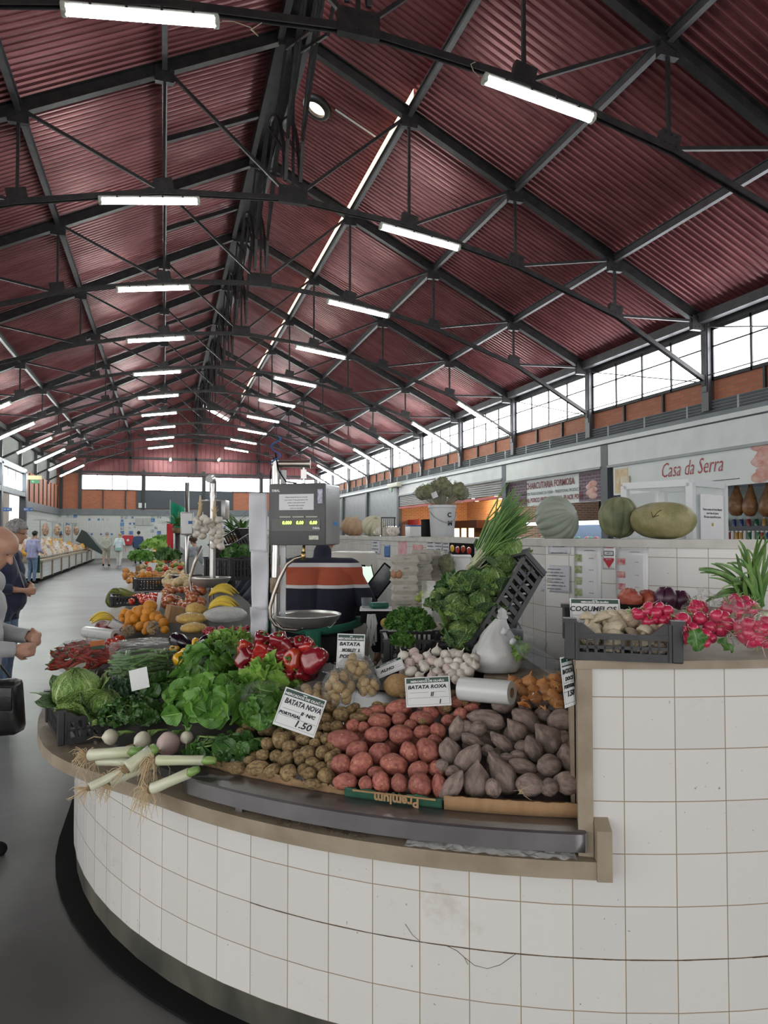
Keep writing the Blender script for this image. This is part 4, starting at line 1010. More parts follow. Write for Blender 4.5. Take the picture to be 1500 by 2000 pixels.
def savoy_head(name, label, loc, r, rot, group=None, outer=6, seed=0, cat='cabbage', wild=1.0, heart=None, crink=1.0):
    """a savoy cabbage: wrapped inner leaves and loose crinkled outer ones"""
    o = thing(name, label, cat, loc, rot, group); q = random.Random(seed)
    def patch(b, az, half, rad0, top, flare, sd, nu=22, nv=22, base=-.9):
        def f(u, v):
            a = az+(u-.5)*2*half*(math.sin(PI*min(.97, .12+v*.86))**.5); ph = base+(top-base)*v
            k = rad0*(1+.05*nz(V((u*9, v*9, sd)), 1, sd)+.022*crink*nz(V((u*26, v*26, sd)), 1, sd)+flare*(max(0, v-.45)**2)*2.2+flare*.5*(abs(u-.5)*2)**3*v+flare*.25*math.sin(v*15+sd)*(abs(u-.5)*2)**2)
            return V((math.cos(ph)*math.cos(a)*k, math.cos(ph)*math.sin(a)*k, math.sin(ph)*k))
        b.grid(f, nu, nv)
    b = MB()
    b.blob((0, 0, 0), r*.9, r*.9, r*.86, None, lambda p: 1+.03*nz(p, 5, seed), 18, 12)
    for i in range(5): patch(b, i*2*PI/5+q.uniform(-.3, .3), q.uniform(.9, 1.2), r*(.93+.02*i), q.uniform(1.5, 2.1), .06, seed+i)
    b.build('heart', heart or savoy, o, True)
    for i in range(outer):
        b = MB(); patch(b, i*2*PI/outer+q.uniform(-.3, .3), q.uniform(.75, 1.0), r*(1.03+.02*(i % 2)), q.uniform(.1, .5), q.uniform(.25, .5)*wild, seed+20+i); solidify(b.build('outer_leaf', savoy_d if i % 3 else savoy, o, True), .0015, 0)
    b = MB().cyl((0, 0, -r*.95), (0, 0, -r*.75), r*.22, r*.26, 12); b.build('stalk', white_st, o, True)
    return o
# ---- black plastic crates
crate_m = M('black_crate', (.018, .018, .021), (.03, .03, .034), 20, .42)
def crate(label, loc, rot, w, l, h, mat=None, low=.55, nslot=11, dip=True, barw=1):
    """open plastic crate, w across, l deep, h high: corner posts, slotted sides with a dipped rim, slotted base"""
    mat = mat or crate_m; o = thing('plastic_crate', label, 'crate', loc, rot); tt = .012
    for (sx, sy) in ((-1, -1), (1, -1), (1, 1), (-1, 1)):
        b = MB(); b.box((sx*w/2, sy*l/2, h/2), (.03, .03, h), bev=.004); b.box((sx*(w/2-.02), sy*(l/2+.004), h/2), (.008, .016, h*.96)); b.box((sx*(w/2+.004), sy*(l/2-.02), h/2), (.016, .008, h*.96)); b.box((sx*w/2, sy*l/2, h*1.02), (.04, .04, .012)); b.build('corner_post', mat, o)
    for side in range(4):
        L = w if side % 2 == 0 else l; b = MB(); hh = h*low if dip else h*.95
        b.box((0, 0, .012), (L, tt, .024)); b.box((0, 0, hh), (L, tt*1.5, .016)); b.box((0, 0, hh*.55), (L, tt*.8, .01))
        if dip:
            for s in (-1, 1):
                b.prism([(s*L/2, 0), (s*L/2, h*.97-hh), (s*(L/2-.035), h*.97-hh), (s*(L/2-.085), 0)][::s], -tt*.6, tt*.6, Matrix(((1, 0, 0), (0, 0, 1), (0, 1, 0))).to_4x4() if 0 else Matrix.Translation((0, 0, hh)) @ Matrix.Rotation(PI/2, 4, 'X'))
        for i in range(nslot+1): b.box((-L/2+L*i/nslot, 0, hh/2), (L/nslot*(.42 if i % 3 else .6)*barw, tt*.8, hh))
        m = Matrix.Rotation(side*PI/2, 4, 'Z') @ Matrix.Translation((0, -(l if side % 2 == 0 else w)/2, 0)); b.xf(m); b.build('slotted_side', mat, o)
    b = MB()
    for i in range(9): b.box((-w/2+w*(i+.5)/9, 0, .008), (w/16, l, .01))
    b.box((0, 0, .006), (w, .02, .012)); b.build('base', mat, o); return o
bag_clear = film('clear_bag', .04, (.42, .43, .43), .07, 1.0, 26, .36); bag_white = M('white_bag', (.62, .63, .62), (.52, .53, .53), 3, .4, bump=1.0, bscale=14)
bag_milky = film("milky_film", .3, (.9, .92, .92), .15, .9, 16)
def bag_shell(fn_r, name, mat, parent, centre, rx, ry, rz, seed=0, neck=None, nu=40, nv=26):
    b = MB()
    def f(p): return 1+.07*nz(p, 2.2, seed)+.05*abs(nz(p, 5.5, seed+3))+.02*nz(p, 13, seed)
    b.blob(centre, rx, ry, rz, None, f, nu, nv)
    if neck is not None:
        c = V(centre); d = V(neck); L = d.length; pts = [c+d*(.5+.5*i/6) for i in range(7)]; rs = [min(rx, rz)*k for k in (.62, .38, .2, .13, .2, .32, .4)]
        def g(u, v):
            i = v*6; k = min(5, int(i)); fr = i-k; p = pts[k].lerp(pts[k+1], fr); r_ = rs[k]+(rs[k+1]-rs[k])*fr; a = 2*PI*u
            m = frame(d); return p+m @ V((math.cos(a)*r_*(1+.25*math.sin(a*7+v*5)), math.sin(a)*r_*(1+.25*math.sin(a*7+v*5)), 0))
        b.grid(g, 36, 10, True)
    return b.build(name, mat, parent, True)
# ================= the front of the island counter
def c5(x, y): return 60+x/3, 1180+y/3
def c6(x, y): return 400+x/3, 1180+y/3
def c7(x, y): return 750+x/3.191, 1220+y/3.191
def c4x(x, y): return 1000+x/3, 820+y/3
# ---- cardboard under the potatoes
kraft = M('cardboard', (.36, .22, .11), (.28, .165, .08), 5, .8, bump=.2, bscale=120, stretch=(6, 1, 1)); kraft_g = M('printed_green_card', (.01, .07, .04), (.03, .10, .06), 9, .7); kraft_d = M('worn_cardboard', (.20, .12, .06), (.30, .19, .10), 9, .85, bump=.5, bscale=30)
pw = M('crumpled_paper', (.66, .68, .68), (.55, .57, .58), 6, .6, bump=.7, bscale=22)
def xpt(px, off, z):                                # the point of the counter outline seen at column px
    lo, hi = -3.0, PI*RR
    for _ in range(50):
        m = (lo+hi)/2; p = edge(m, off, z); c, s = math.cos(YAW), math.sin(YAW); r = p.x*c-p.y*s; d = p.x*s+p.y*c
        if 750+F*r/d < px: lo = m
        else: hi = m
    return (lo+hi)/2
def strip_card(name, label, cat, px0, px1, off, h0, mat, n=40, ragged=.006, zb=.766, lean=.02, seed=0):
    s0, s1 = xpt(px0, off, .83), xpt(px1, off, .83)
    def f(u, v):
        s = s0+(s1-s0)*u; hh = h0*(1+.25*nz(V((u*6, seed, 0)), 1))+ragged*nz(V((u*30, seed, 1)), 1)
        return edge(s, off-lean*(1-v)*.3+.004*nz(V((u*9, v, 2)), 1)+(.018*math.sin(u*7+seed) if v > .9 else 0)*ragged*20, zb+hh*v)
    o = solidify(MB().grid(f, n, 4).build(name, mat, smooth=True), .005); return tag(o, label, cat)
strip_card('cardboard_sheet', 'torn worn cardboard sheet along the front of the small brown potatoes', 'cardboard', 378, 575, -.085, .034, kraft_d, ragged=.014, seed=1)
strip_card('cardboard_sheet', 'torn cardboard strip at the front edge of the red potatoes', 'cardboard', 560, 690, -.085, .03, kraft_d, ragged=.012, seed=4)
o = strip_card('cardboard_box', 'green printed cardboard edge with upside down lettering under the red potatoes', 'cardboard', 672, 862, -.075, .034, kraft_g, ragged=.008, seed=2)

sm = xpt(775, -.075, .80); pm = edge(sm, -.066, .783); tg = (edge(sm+.01, -.075, .8)-edge(sm-.01, -.075, .8)).normalized()
text('Premium', .042, TM(pm, -tg, (0, 0, -1)), kraft, o, bold=.0015)
sm2 = xpt(735, -.035, .83); MB().bar(edge(xpt(690, -.07, .81), -.067, .797), edge(xpt(850, -.07, .81), -.067, .797), .002, .006).build('print_stripe', kraft, o)
bx = thing('cardboard_box', 'low brown cardboard box holding the grey sweet potatoes', 'box')
s0, s1 = xpt(866, -.075, .80), xpt(1140, -.075, .80)
b = MB(); b.grid(lambda u, v: edge(s0+(s1-s0)*u, -.075+.008*v, (.766)+(.046+.004*nz(V((u*25, 0, 0)), 1))*v), 30, 2); solidify(b.build('front_wall', kraft, bx, True), .006)
b = MB(); b.grid(lambda u, v: edge(s1+(.012 if v > .5 else 0), -.075-.30*u, .766+.11*u+(.05+.055*math.sin(u*2.6)*(1-.3*u)+.006*nz(V((u*9, 1, 0)), 1))*v), 14, 2); solidify(b.build('side_wall', kraft_d, bx, True), .006)
b = MB(); b.grid(lambda u, v: edge(s0+(s1-s0)*u, -.08-.12*v, .77), 20, 4); b.build('bottom', kraft_d, bx)
# crumpled white paper between potatoes and cardboard
def paperstrip(label, px0, px1, off, h, seed):
    s0, s1 = xpt(px0, off, .84), xpt(px1, off, .84)
    def f(u, v):
        k = nz(V((u*8, seed, 0)), 1)
        return edge(s0+(s1-s0)*u, off-.05*v+.012*nz(V((u*14, v*2, seed)), 1), .782+h*v*(1+.9*k)+.014*nz(V((u*17, v*3, seed+4)), 1))
    tag(solidify(MB().grid(f, 40, 6).build('crumpled_paper', pw, smooth=True), .001), label, 'paper')
paperstrip('crumpled white paper lining under the small brown potatoes', 415, 690, -.10, .02, 1)
# clear film tucked under the tray
b = MB(); s0, s1 = xpt(792, .02, .70), xpt(1120, .02, .70)
b.grid(lambda u, v: edge(s0+(s1-s0)*u, -.02+.058*v+.006*nz(V((u*12, v*3, 0)), 1), .690+.02*(1-v)*math.sin(PI*min(1, u*1.0))**.4+.006*nz(V((u*20, v*6, 1)), 1)), 60, 8)
tag(b.build('plastic_sheet', bag_milky, smooth=True), 'crumpled clear plastic sheet tucked under the steel tray', 'plastic sheet')
# ---- red potatoes
redp = M('red_potato', (.23, .055, .045), (.47, .17, .125), 2.6, .5, bump=.45, bscale=22, rnd=.2, lo=.32, hi=.66, detail=8, spots=(.50, .30, .15), spot_scale=2.4, spot_at=.22)
H1 = Heap([potato_mesh(i, 'red_potato', redp, .10) for i in range(6)], 'red skinned potato in the heap of large red potatoes', 'potato', 'red potatoes on the front counter')
for (x, y, w, h, a) in [(815, 800, 200, 130, 5), (1005, 765, 140, 95, 0), (1150, 765, 142, 118, 8), (1275, 748, 102, 78, 0), (1140, 607, 162, 98, -8), (1138, 672, 88, 82, 0), (1270, 668, 140, 88, 5), (1025, 687, 140, 95, 0), (893, 852, 135, 100, -20), (1025, 875, 130, 125, 0), (1198, 870, 130, 105, 65), (1305, 860, 155, 130, 60), (800, 940, 125, 118, 0), (915, 940, 160, 130, -45), (1110, 940, 170, 125, 20), (1248, 975, 130, 108, -40), (1365, 965, 112, 100, 0), (825, 1040, 148, 98, 0), (943, 1052, 90, 88, 80), (1033, 1045, 132, 106, 80), (1140, 1050, 112, 98, 75), (1262, 1062, 155, 140, 75), (1375, 1070, 150, 92, 80), (1365, 740, 98, 88, 10), (1350, 800, 90, 70, 30), (1395, 585, 140, 92, 80), (1322, 637, 100, 80, 30), (1010, 622, 110, 60, -10), (870, 712, 85, 78, 0), (1475, 575, 85, 72, 0), (1000, 985, 90, 70, 0), (1205, 710, 80, 70, 0), (1500, 645, 85, 80, 0), (1430, 680, 90, 70, 0), (1560, 610, 95, 60, -10), (950, 640, 80, 60, 0), (930, 720, 70, 66, 0)]:
    ell(H1, *c6(x, y), w/3, h/3, a, .012 if y > 900 else .02)
for i in range(34):                                 # those lying underneath
    px, py = R.uniform(640, 870), R.uniform(1385, 1535); ell(H1, px, py, R.uniform(34, 44), R.uniform(28, 36), R.uniform(0, 180), -.045)
H1.done()
# ---- small brown potatoes
yelp = M('brown_potato', (.115, .07, .03), (.37, .255, .115), 2.6, .6, detail=9, bump=.5, bscale=30, rnd=.15, spots=(.10, .06, .03), spot_scale=4.5, spot_at=.10)
H2 = Heap([potato_mesh(i+10, 'brown_potato', yelp, .13) for i in range(6)], 'small brown skinned potato in the heap left of the red potatoes', 'potato', 'small brown potatoes on the front counter')
for (x, y, w, h, a) in [(800, 645, 100, 88, 10), (850, 620, 66, 52, 0), (905, 665, 118, 62, 0), (770, 715, 82, 62, 0), (715, 720, 62, 60, 0), (710, 665, 58, 56, 0), (735, 600, 74, 55, 0), (930, 625, 78, 40, 0), (985, 620, 62, 52, 0), (1010, 590, 66, 44, 0), (365, 820, 74, 76, 0), (445, 800, 104, 100, 0), (500, 840, 98, 80, 0), (575, 795, 92, 66, 0), (645, 815, 68, 62, 0), (665, 770, 62, 48, 0), (710, 790, 72, 72, 0), (340, 885, 82, 68, 0), (475, 905, 104, 86, -40), (420, 890, 82, 72, 0), (600, 870, 98, 86, 0), (690, 870, 82, 82, 0), (265, 920, 78, 62, 0), (190, 960, 104, 76, 5), (310, 960, 142, 90, -12), (395, 978, 106, 80, -20), (490, 990, 104, 98, -60), (575, 975, 82, 72, 80), (615, 995, 86, 80, 0), (630, 930, 82, 72, 0), (680, 960, 82, 72, 0), (740, 900, 82, 80, 0), (710, 1010, 105, 100, 80), (745, 945, 64, 62, 0), (632, 1055, 106, 62, 5), (560, 915, 72, 62, 0), (545, 880, 62, 60, 0), (735, 840, 66, 60, 0), (770, 870, 60, 56, 0), (540, 760, 70, 50, 0), (480, 770, 64, 50, 0), (660, 720, 62, 54, 0), (880, 600, 62, 44, 0), (1060, 600, 60, 44, 0), (1000, 660, 64, 50, 0), (640, 750, 60, 50, 0)]:
    ell(H2, *c6(x, y), w/3, h/3, a, .005 if y > 900 else .015)
for (x, y, w, h) in [(560, 450, 95, 50), (650, 460, 70, 60), (430, 430, 70, 50), (380, 440, 60, 50), (240, 600, 60, 50), (570, 490, 60, 40), (500, 490, 60, 40), (390, 520, 70, 56), (480, 470, 60, 50), (120, 440, 44, 40)]:
    ell(H2, *c7(x, y), w/3.191, h/3.191, 0, .02)
for i in range(46):
    px, py = R.uniform(470, 660), R.uniform(1390, 1520); ell(H2, px, py, R.uniform(24, 32), R.uniform(20, 26), R.uniform(0, 180), -.035)
H2.done()
# ---- grey sweet potatoes
swp = M('sweet_potato', (.155, .115, .10), (.33, .25, .215), 2.4, .75, detail=9, bump=.8, bscale=14, rnd=.14, spots=(.07, .045, .04), spot_scale=3.6, spot_at=.12, stretch=(.6, 1, 1))
def swmesh(i, taper): return potato_mesh(i+30, 'sweet_potato', swp, .13, taper, 20, 14)
H3 = Heap([swmesh(0, .0), swmesh(1, .1), swmesh(2, .3), swmesh(3, .72), swmesh(4, .8), swmesh(5, .5)], 'dusty grey purple sweet potato heaped in the low cardboard box', 'sweet potato', 'sweet potatoes on the front counter')
for (x, y, w, h, a, k) in [(455, 650, 155, 105, -78, 2), (410, 795, 180, 132, 78, 1), (640, 590, 235, 125, 190, 2), (585, 650, 108, 104, 0, 0), (745, 490, 148, 132, 0, 0), (885, 600, 200, 130, 35, 1), (990, 560, 108, 90, 0, 0), (1105, 600, 165, 148, 0, 0), (1020, 710, 215, 175, 232, 3), (930, 780, 190, 110, 65, 1), (825, 660, 155, 130, 235, 3), (740, 740, 210, 80, 42, 1), (550, 720, 150, 80, 20, 2), (525, 840, 215, 150, -48, 2), (645, 785, 78, 74, 0, 0), (575, 970, 225, 178, 275, 4), (735, 935, 255, 160, 240, 4), (910, 1000, 168, 142, 8, 0), (870, 885, 200, 105, 15, 2), (1030, 880, 148, 140, 0, 0), (1160, 840, 200, 145, 60, 1), (1140, 990, 168, 142, 10, 0), (1030, 1015, 116, 112, 0, 0), (860, 760, 90, 76, 0, 0), (760, 830, 96, 60, 0, 0), (690, 850, 120, 86, 70, 1), (430, 920, 96, 86, 0, 0), (425, 1010, 215, 120, -52, 2), (680, 1020, 120, 100, 80, 0), (1120, 710, 100, 96, 0, 0), (960, 470, 150, 110, 15, 1), (840, 462, 76, 74, 0, 0), (882, 512, 84, 66, 0, 0), (830, 815, 96, 66, 0, 0), (1210, 930, 100, 90, 50, 1), (510, 640, 96, 86, 0, 0), (360, 880, 90, 80, 0, 0), (240, 490, 104, 84, 20, 0)]:
    ell(H3, *c7(x, y), w/3.191, h/3.191, a, .016 if y > 880 else .03, k=k)
for i in range(30):
    px, py = R.uniform(890, 1100), R.uniform(1400, 1530); ell(H3, px, py, R.uniform(42, 56), R.uniform(32, 40), R.uniform(0, 180), -.04, k=R.randrange(3))
H3.done()
# a few root hairs
b = MB(); p = hp(*c7(840, 1040), .07)
for i in range(7): q = p+V((R.uniform(-.01, .01), -.02, 0)); b.tube([q, q+V((R.uniform(-.02, .02), -.01, R.uniform(-.01, .03))), q+V((R.uniform(-.04, .04), -.012, R.uniform(-.02, .04)))], [.0007, .0006, .0003], 4)
tag(b.build('root_hairs', M('root_tan', (.52, .39, .23), (.64, .51, .32), 20, .8)), 'thin root hairs hanging between two sweet potatoes at the box front', 'roots')
root_m = bpy.data.materials['root_tan']
# one big pale potato beside the garlic
HB = Heap([potato_mesh(77, 'large_potato', M('pale_potato', (.33, .20, .08), (.44, .29, .13), 6, .65, bump=.4, bscale=30), .09)], 'big pale brown potato standing between the garlic and the potato bags', 'potato', None)
ell(HB, *c6(1130, 475), 47, 56, 90, .04)
# ---- garlic
garl = M('garlic_skin', (.60, .54, .47), (.72, .69, .63), 7, .55, bump=.3, bscale=25, rnd=.07, stretch=(2, 2, .5)); garl2 = M('purple_garlic_skin', (.50, .36, .34), (.66, .58, .52), 8, .55, bump=.3, bscale=25, rnd=.1, stretch=(2, 2, .4))
def garlic(i, mat):
    o = thing('garlic', '', '', (0, 0, 0)); b = MB(); n = 7+i % 3
    b.lathe([(.12, -.66), (.3, -.72), (.62, -.62), (.9, -.3), (1.0, .02), (.93, .35), (.68, .62), (.38, .8), (.2, .98), (.13, 1.2)], 28, None, lambda a, z: 1+.085*abs(math.cos(a*n/2+i))*max(0, 1-abs(z)) + .02*math.sin(3*a+i))
    b.build('bulb', mat, o, True)
    b = MB(); b.tube([(0, 0, 1.1), (.05*(-1)**i, .04, 1.4), (.14*(-1)**i, .1, 1.62)], [.13, .09, .1], 8); b.build('neck', mat, o, True)
    b = MB(); b.lathe([(0, -.7), (.2, -.74), (.26, -.66)], 10); b.build('root_plate', root_m, o, True); return o
G = Heap([garlic(i, garl if i % 3 else garl2) for i in range(6)], 'white garlic bulb in the heap of loose garlic', 'garlic', 'garlic bulbs heaped on the counter')
gp = [(120, 195), (185, 180), (215, 215), (270, 195), (330, 170), (385, 190), (430, 185), (470, 190), (520, 215), (160, 240), (245, 250), (345, 240), (300, 225), (460, 235), (400, 230), (170, 295), (255, 270), (330, 295), (395, 280), (300, 320), (220, 325), (440, 270), (500, 265), (540, 240), (565, 260), (480, 310), (530, 295), (420, 315), (560, 215), (490, 340), (140, 270), (365, 335), (450, 345), (200, 205)]
for (x, y) in gp:
    px, py = c7(x, y); p = hp(px, py, .055+.05*max(0, (330-y)/180)); r = R.uniform(58, 76)/2/3.191/F*depth(p)*1.05
    G.put(p, Euler((R.uniform(-1.3, .9), R.uniform(-.9, .9), R.uniform(0, 6))), r)
for i in range(26):
    px, py = c7(R.uniform(130, 560), R.uniform(215, 340)); p = hp(px, py, .01); G.put(p, Euler((R.uniform(-1, 1), R.uniform(-1, 1), 0)), .026)
G.done()
# low black tray under the garlic
p = hp(*c7(340, 330), -.03)
o = thing('garlic_tray', 'shallow black tray under the loose garlic', 'tray', p, (0, 0, -YAW*.3)); MB().box((0, .08, -.01), (.42, .36, .012), Matrix.Rotation(rad(19), 3, 'X')).build('base', crate_m, o)
# ---- onions
on = M('onion_skin', (.42, .15, .04), (.60, .31, .12), 5, .32, bump=.2, rnd=.15, stretch=(3, 3, .5), spots=(.55, .38, .2), spot_scale=3, spot_at=.12)
def onion(i):
    o = thing('onion', '', ''); b = MB(); b.lathe([(.05, -.8), (.45, -.74), (.85, -.42), (1, 0), (.9, .4), (.55, .72), (.2, .92), (.12, 1.1)], 22, None, lambda a, z: 1+.02*math.sin(5*a+i)); b.build('bulb', on, o, True)
    b = MB()
    for k in range(2):
        a = k*1.7+i; b.tube([(.08*math.cos(a), .08*math.sin(a), 1.05), (.1*math.cos(a), .1*math.sin(a), 1.25), (.16*math.cos(a), .16*math.sin(a), 1.42)], [.08, .05, .01], 5)
    b.build('dry_neck', on, o, True); return o
O_ = Heap([onion(i) for i in range(4)], 'golden onion in the small heap behind the sweet potatoes', 'onion', 'golden onions on the counter')
for (x, y, s) in [(910, 365, 88), (990, 385, 84), (1065, 350, 78), (930, 418, 74), (1010, 425, 80), (1065, 400, 84), (1070, 470, 76), (1045, 440, 70), (800, 350, 56), (845, 400, 60), (870, 425, 58), (1090, 500, 60), (950, 460, 60), (840, 370, 50)]:
    px, py = c7(x, y); p = hp(px, py, .055); O_.put(p, Euler((R.uniform(-.7, .7), R.uniform(-.7, .7), R.uniform(0, 6))), s/2/3.191/F*depth(p)*1.3)
O_.done()
# loose onion skins on the heap
b = MB()
for i in range(9):
    p = hp(*c7(R.uniform(830, 1080), R.uniform(400, 520)), .09); add_leaf(b, p, (R.uniform(-1, 1), R.uniform(-1, .2), .3), (0, -.6, 1), .035, .03, 'round', 1.0, .3, .4, i, 4, 4)
tag(b.build('onion_skins', on, smooth=True), 'loose papery onion skins lying over the golden onions', 'onion skins', kind='stuff')
# ---- roll of plastic bags by the garlic
def film_roll(label, px0, px1, r, off, mat=None, near=0):
    a, c = hp(*px0, off), hp(*px1, off)-FW*near; L = (c-a).length; o = thing('bag_roll', label, 'roll', a, frame(c-a).to_euler()); b = MB()
    b.lathe([(r*.42, 0), (r*.98, 0), (r, .006), (r*1.01, L*.5), (r, L-.006), (r*.98, L), (r*.42, L), (r*.42, 0)], 28, None, lambda a, z: 1+.015*math.sin(2*a+z*9), False); b.build('film', mat or M('roll_film', (.62, .64, .64), (.55, .57, .57), 12, .25, stretch=(1, 1, .2)), o, True, 40)
    MB().lathe([(r*.36, .004), (r*.42, -.001), (r*.42, L+.001), (r*.36, L-.004), (r*.36, .004)], 20, cap=False).build('core', kraft_d, o, True); return o
film_roll('thick roll of clear plastic bags lying before the garlic', c7(480, 398), c7(765, 385), .045, .085, None, .11)
# ---- white carrier bag, bottles and odds behind
p = at_d(967, 1300, 3.0); o = thing('carrier_bag', 'crumpled white carrier bag standing behind the garlic', 'bag', p)
b = MB()
def wb(u, v):
    a = 2*PI*u; prof = [(.0, -.02), (.095, -.02), (.108, .02), (.1, .07), (.075, .12), (.05, .155), (.03, .185), (.022, .2)]
    k = v*(len(prof)-1); i = min(len(prof)-2, int(k)); f = k-i; r = prof[i][0]+(prof[i+1][0]-prof[i][0])*f; z = prof[i][1]+(prof[i+1][1]-prof[i][1])*f
    w = 1+.16*nz(V((math.cos(a)*1.6, math.sin(a)*1.6, z*9)), 1, 2)+.07*math.sin(a*9+z*40)*v+.05*nz(V((math.cos(a)*4, math.sin(a)*4, z*40)), 1, 5)+.03*nz(V((math.cos(a)*9, math.sin(a)*9, z*80)), 1, 6)
    return V((r*w*math.cos(a)+.03*v*v, r*w*math.sin(a), z))
b.grid(wb, 48, 24, True); b.build('bag', bag_white, o, True)
b = MB(); add_leaf(b, (.03, 0, .19), (.1, 0, 1), (0, -1, .2), .06, .05, 'round', .5, .4, .3, 1); b.build('knot', bag_white, o, True)
petm = film('bottle_plastic', .06, (.4, .45, .48), .05, .2, 30)
def pet(label, px, py, t, px2, py2, t2):
    a, c = at_d(px, py, t), at_d(px2, py2, t2); o = thing('water_bottle', label, 'bottle', a, frame(c-a).to_euler()); b = MB()
    b.lathe([(0, .0), (.028, 0), (.033, .01), (.033, .05), (.030, .06), (.033, .07), (.033, .11), (.030, .12), (.033, .13), (.03, .16), (.014, .195), (.013, .205)], 18); b.build('body', petm, o, True)
    MB().lathe([(.0145, .2), (.0145, .217), (0, .217)], 14).build('cap', M('cap_white', (.6, .62, .66), rough=.4), o, True); return o
pet('clear water bottle leaning on the white spine tiles', 1060, 1262, 3.0, 1010, 1243, 2.95)
pet('clear water bottle lying below the leaning one', 1086, 1306, 2.8, 1048, 1282, 2.85)
o = MB().blob((0, 0, 0), .075, .07, .085, None, lambda p: 1+.1*nz(p, 3, 4), 20, 14).build('dark_bag', M('purple_black_bag', (.015, .013, .035), rough=.3, bump=.8, bscale=20), smooth=True, loc=at_d(992, 1242, 3.3)); tag(o, 'dark blue black bag behind the white carrier bag', 'bag')
bunch('herb_bunch', 'drooping pale green herb bunch beside the white carrier bag', 'herbs', at_d(1010, 1275, 2.95), .05, .05, .06, 40, .06, .03, 'lobed', green_l, stem_g, wave=.4, stems=8)
tag(MB().box((0, 0, 0), (.34, .2, .03)).build('wooden_board', stone, loc=at_d(1030, 1322, 2.95)), 'tan board under the white carrier bag', 'board')
bx2 = bpy.data.objects['wooden_board']; bx2.rotation_euler = (0, 0, -.6)
# ---- price cards
card('white price card with red potato name, stuck in the heap behind the red potatoes', *c6(1308, 512), 88, 56, -3, [('BATATA ROXA', .17, -.02, .16), ('II', .2, .08, -.1), ('1', .2, .25, -.35)], off=.10, tilt=12, t_add=-.02)
card('tilted white price card standing between the leafy greens and small brown potatoes', *c6(557, 633), 85, 74, 19, [('BATATA NOVA', .19, .02, .17), ('II  N/C', .12, .2, -.03), ('PORTUGAL', .1, -.2, -.14), ('1.50', .24, .16, -.31)], off=.12, tilt=14, t_add=-.03)
card('upright white price card behind the bag of pale potatoes', *c6(855, 275), 54, 66, 2, [('BATATA', .14, -.05, .2), ('MOBILEY  II', .13, 0, .02), ('PORT', .14, -.15, -.16)], off=.14, tilt=8, t_add=-.05)
card('small white price card lying tilted left of the garlic', *c6(1083, 372), 56, 30, -22, [('ALHO', .3, -.1, -.1)], off=.09, tilt=50)
card('narrow sideways price card at the right end below the mushroom crate', 1110, 1330, 46, 96, 0, [('BATATA', .12, -.02, .2), ('DOCE', .1, .05, .05), ('PORTUGAL', .09, 0, -.1), ('1.50', .15, .05, -.25)], t=2.10, tilt=6, yaw=48)
# ---- bags of potatoes
H4 = Heap([potato_mesh(i+50, 'bagged_potato', M('bagged_potato', (.30, .19, .075), (.50, .37, .19), 5, .5, bump=.2, rnd=.15), .1) for i in range(3)], 'pale potato inside a clear plastic bag by the price cards', 'potato', 'potatoes in clear bags')
def potbag(label, px, py, w, h, n, sz, off, neck=None, seed=0):
    p = hp(px, py, off); d = depth(p); rx, rz = w/2/F*d, h/2/F*d; ry = (rx+rz)/2
    got = []
    for i in range(n):
        best = None
        for _ in range(50):
            q = V((R.uniform(-1, 1), R.uniform(-1, .4), R.uniform(-1, 1)))
            if q.length > .95: continue
            q = V((q.x*rx*.82, q.y*ry*.82, q.z*rz*.82)); m = min([(q-g).length for g in got] or [9])
            if best is None or m > best[0]: best = (m, q)
        s = sz/2/F*d*R.uniform(.72, .95); got.append(best[1]); H4.put(p+best[1], Euler((R.random()*6, R.random()*6, 0)), (s*1.15, s*.9, s*.9))
    o = thing('potato_bag', label, 'bag', p); bag_shell(None, 'film', bag_clear, o, (0, 0, 0), rx*1.08, ry*1.08, rz*1.08, seed, neck); return o
potbag('clear bag of small potatoes behind the tilted price card', *c6(645, 535), 82, 50, 16, 23, .05, (-.05, -.02, .03), 1)
potbag('taller clear bag of potatoes in the middle of the bagged potatoes', *c6(790, 490), 64, 72, 16, 24, .08, (-.05, -.03, .09), 2)
potbag('clear bag of bright pale potatoes below the upright price card', *c6(885, 375), 66, 52, 14, 22, .12, (.07, 0, .03), 3)
potbag('clear bag of potatoes leaning on the big pale potato', *c6(960, 475), 44, 44, 10, 20, .07, (.02, 0, .06), 4)
H4.done()
# ---- red peppers
def pepmat(n, a, b): return M(n, a, b, 2.0, .2, coat=.5, rnd=.15)
pepr = [pepmat('dark_red_pepper', (.15, .006, .014), (.24, .012, .02)), pepmat('red_pepper', (.34, .012, .016), (.42, .03, .02)), pepmat('orange_red_pepper', (.46, .05, .012), (.36, .02, .014))]
pst = M('pepper_stem', (.06, .15, .03), (.12, .22, .05), 9, .5)
def pepper(i, mat):
    o = thing('red_pepper', '', ''); b = MB(); n = 3+i % 2
    pr = [(.0, -1.0), (.22, -1.06), (.48, -.98), (.66, -.7), (.76, -.3), (.86, .1), (.92, .42), (.84, .68), (.6, .82), (.34, .78), (.16, .66), (.0, .62)]
    b.lathe(pr, 32, None, lambda a, z: 1+.13*math.cos(n*a+i)*(1 if z < .5 else .8)+.04*math.sin(2*a+z*3+i)); b.build('flesh', mat, o, True)
    b = MB(); b.lathe([(.0, .6), (.2, .66), (.24, .74), (.13, .8), (.09, .9)], 10); b.tube([(0, 0, .82), (.04, 0, 1.05), (.14, .05, 1.25)], [.1, .08, .1], 8); b.build('stem', pst, o, True); return o
P = Heap([pepper(i, pepr[(0, 1, 0, 1, 2, 0)[i]]) for i in range(6)], 'shiny red bell pepper in the heap of red peppers', 'pepper', 'red peppers heaped on the counter')
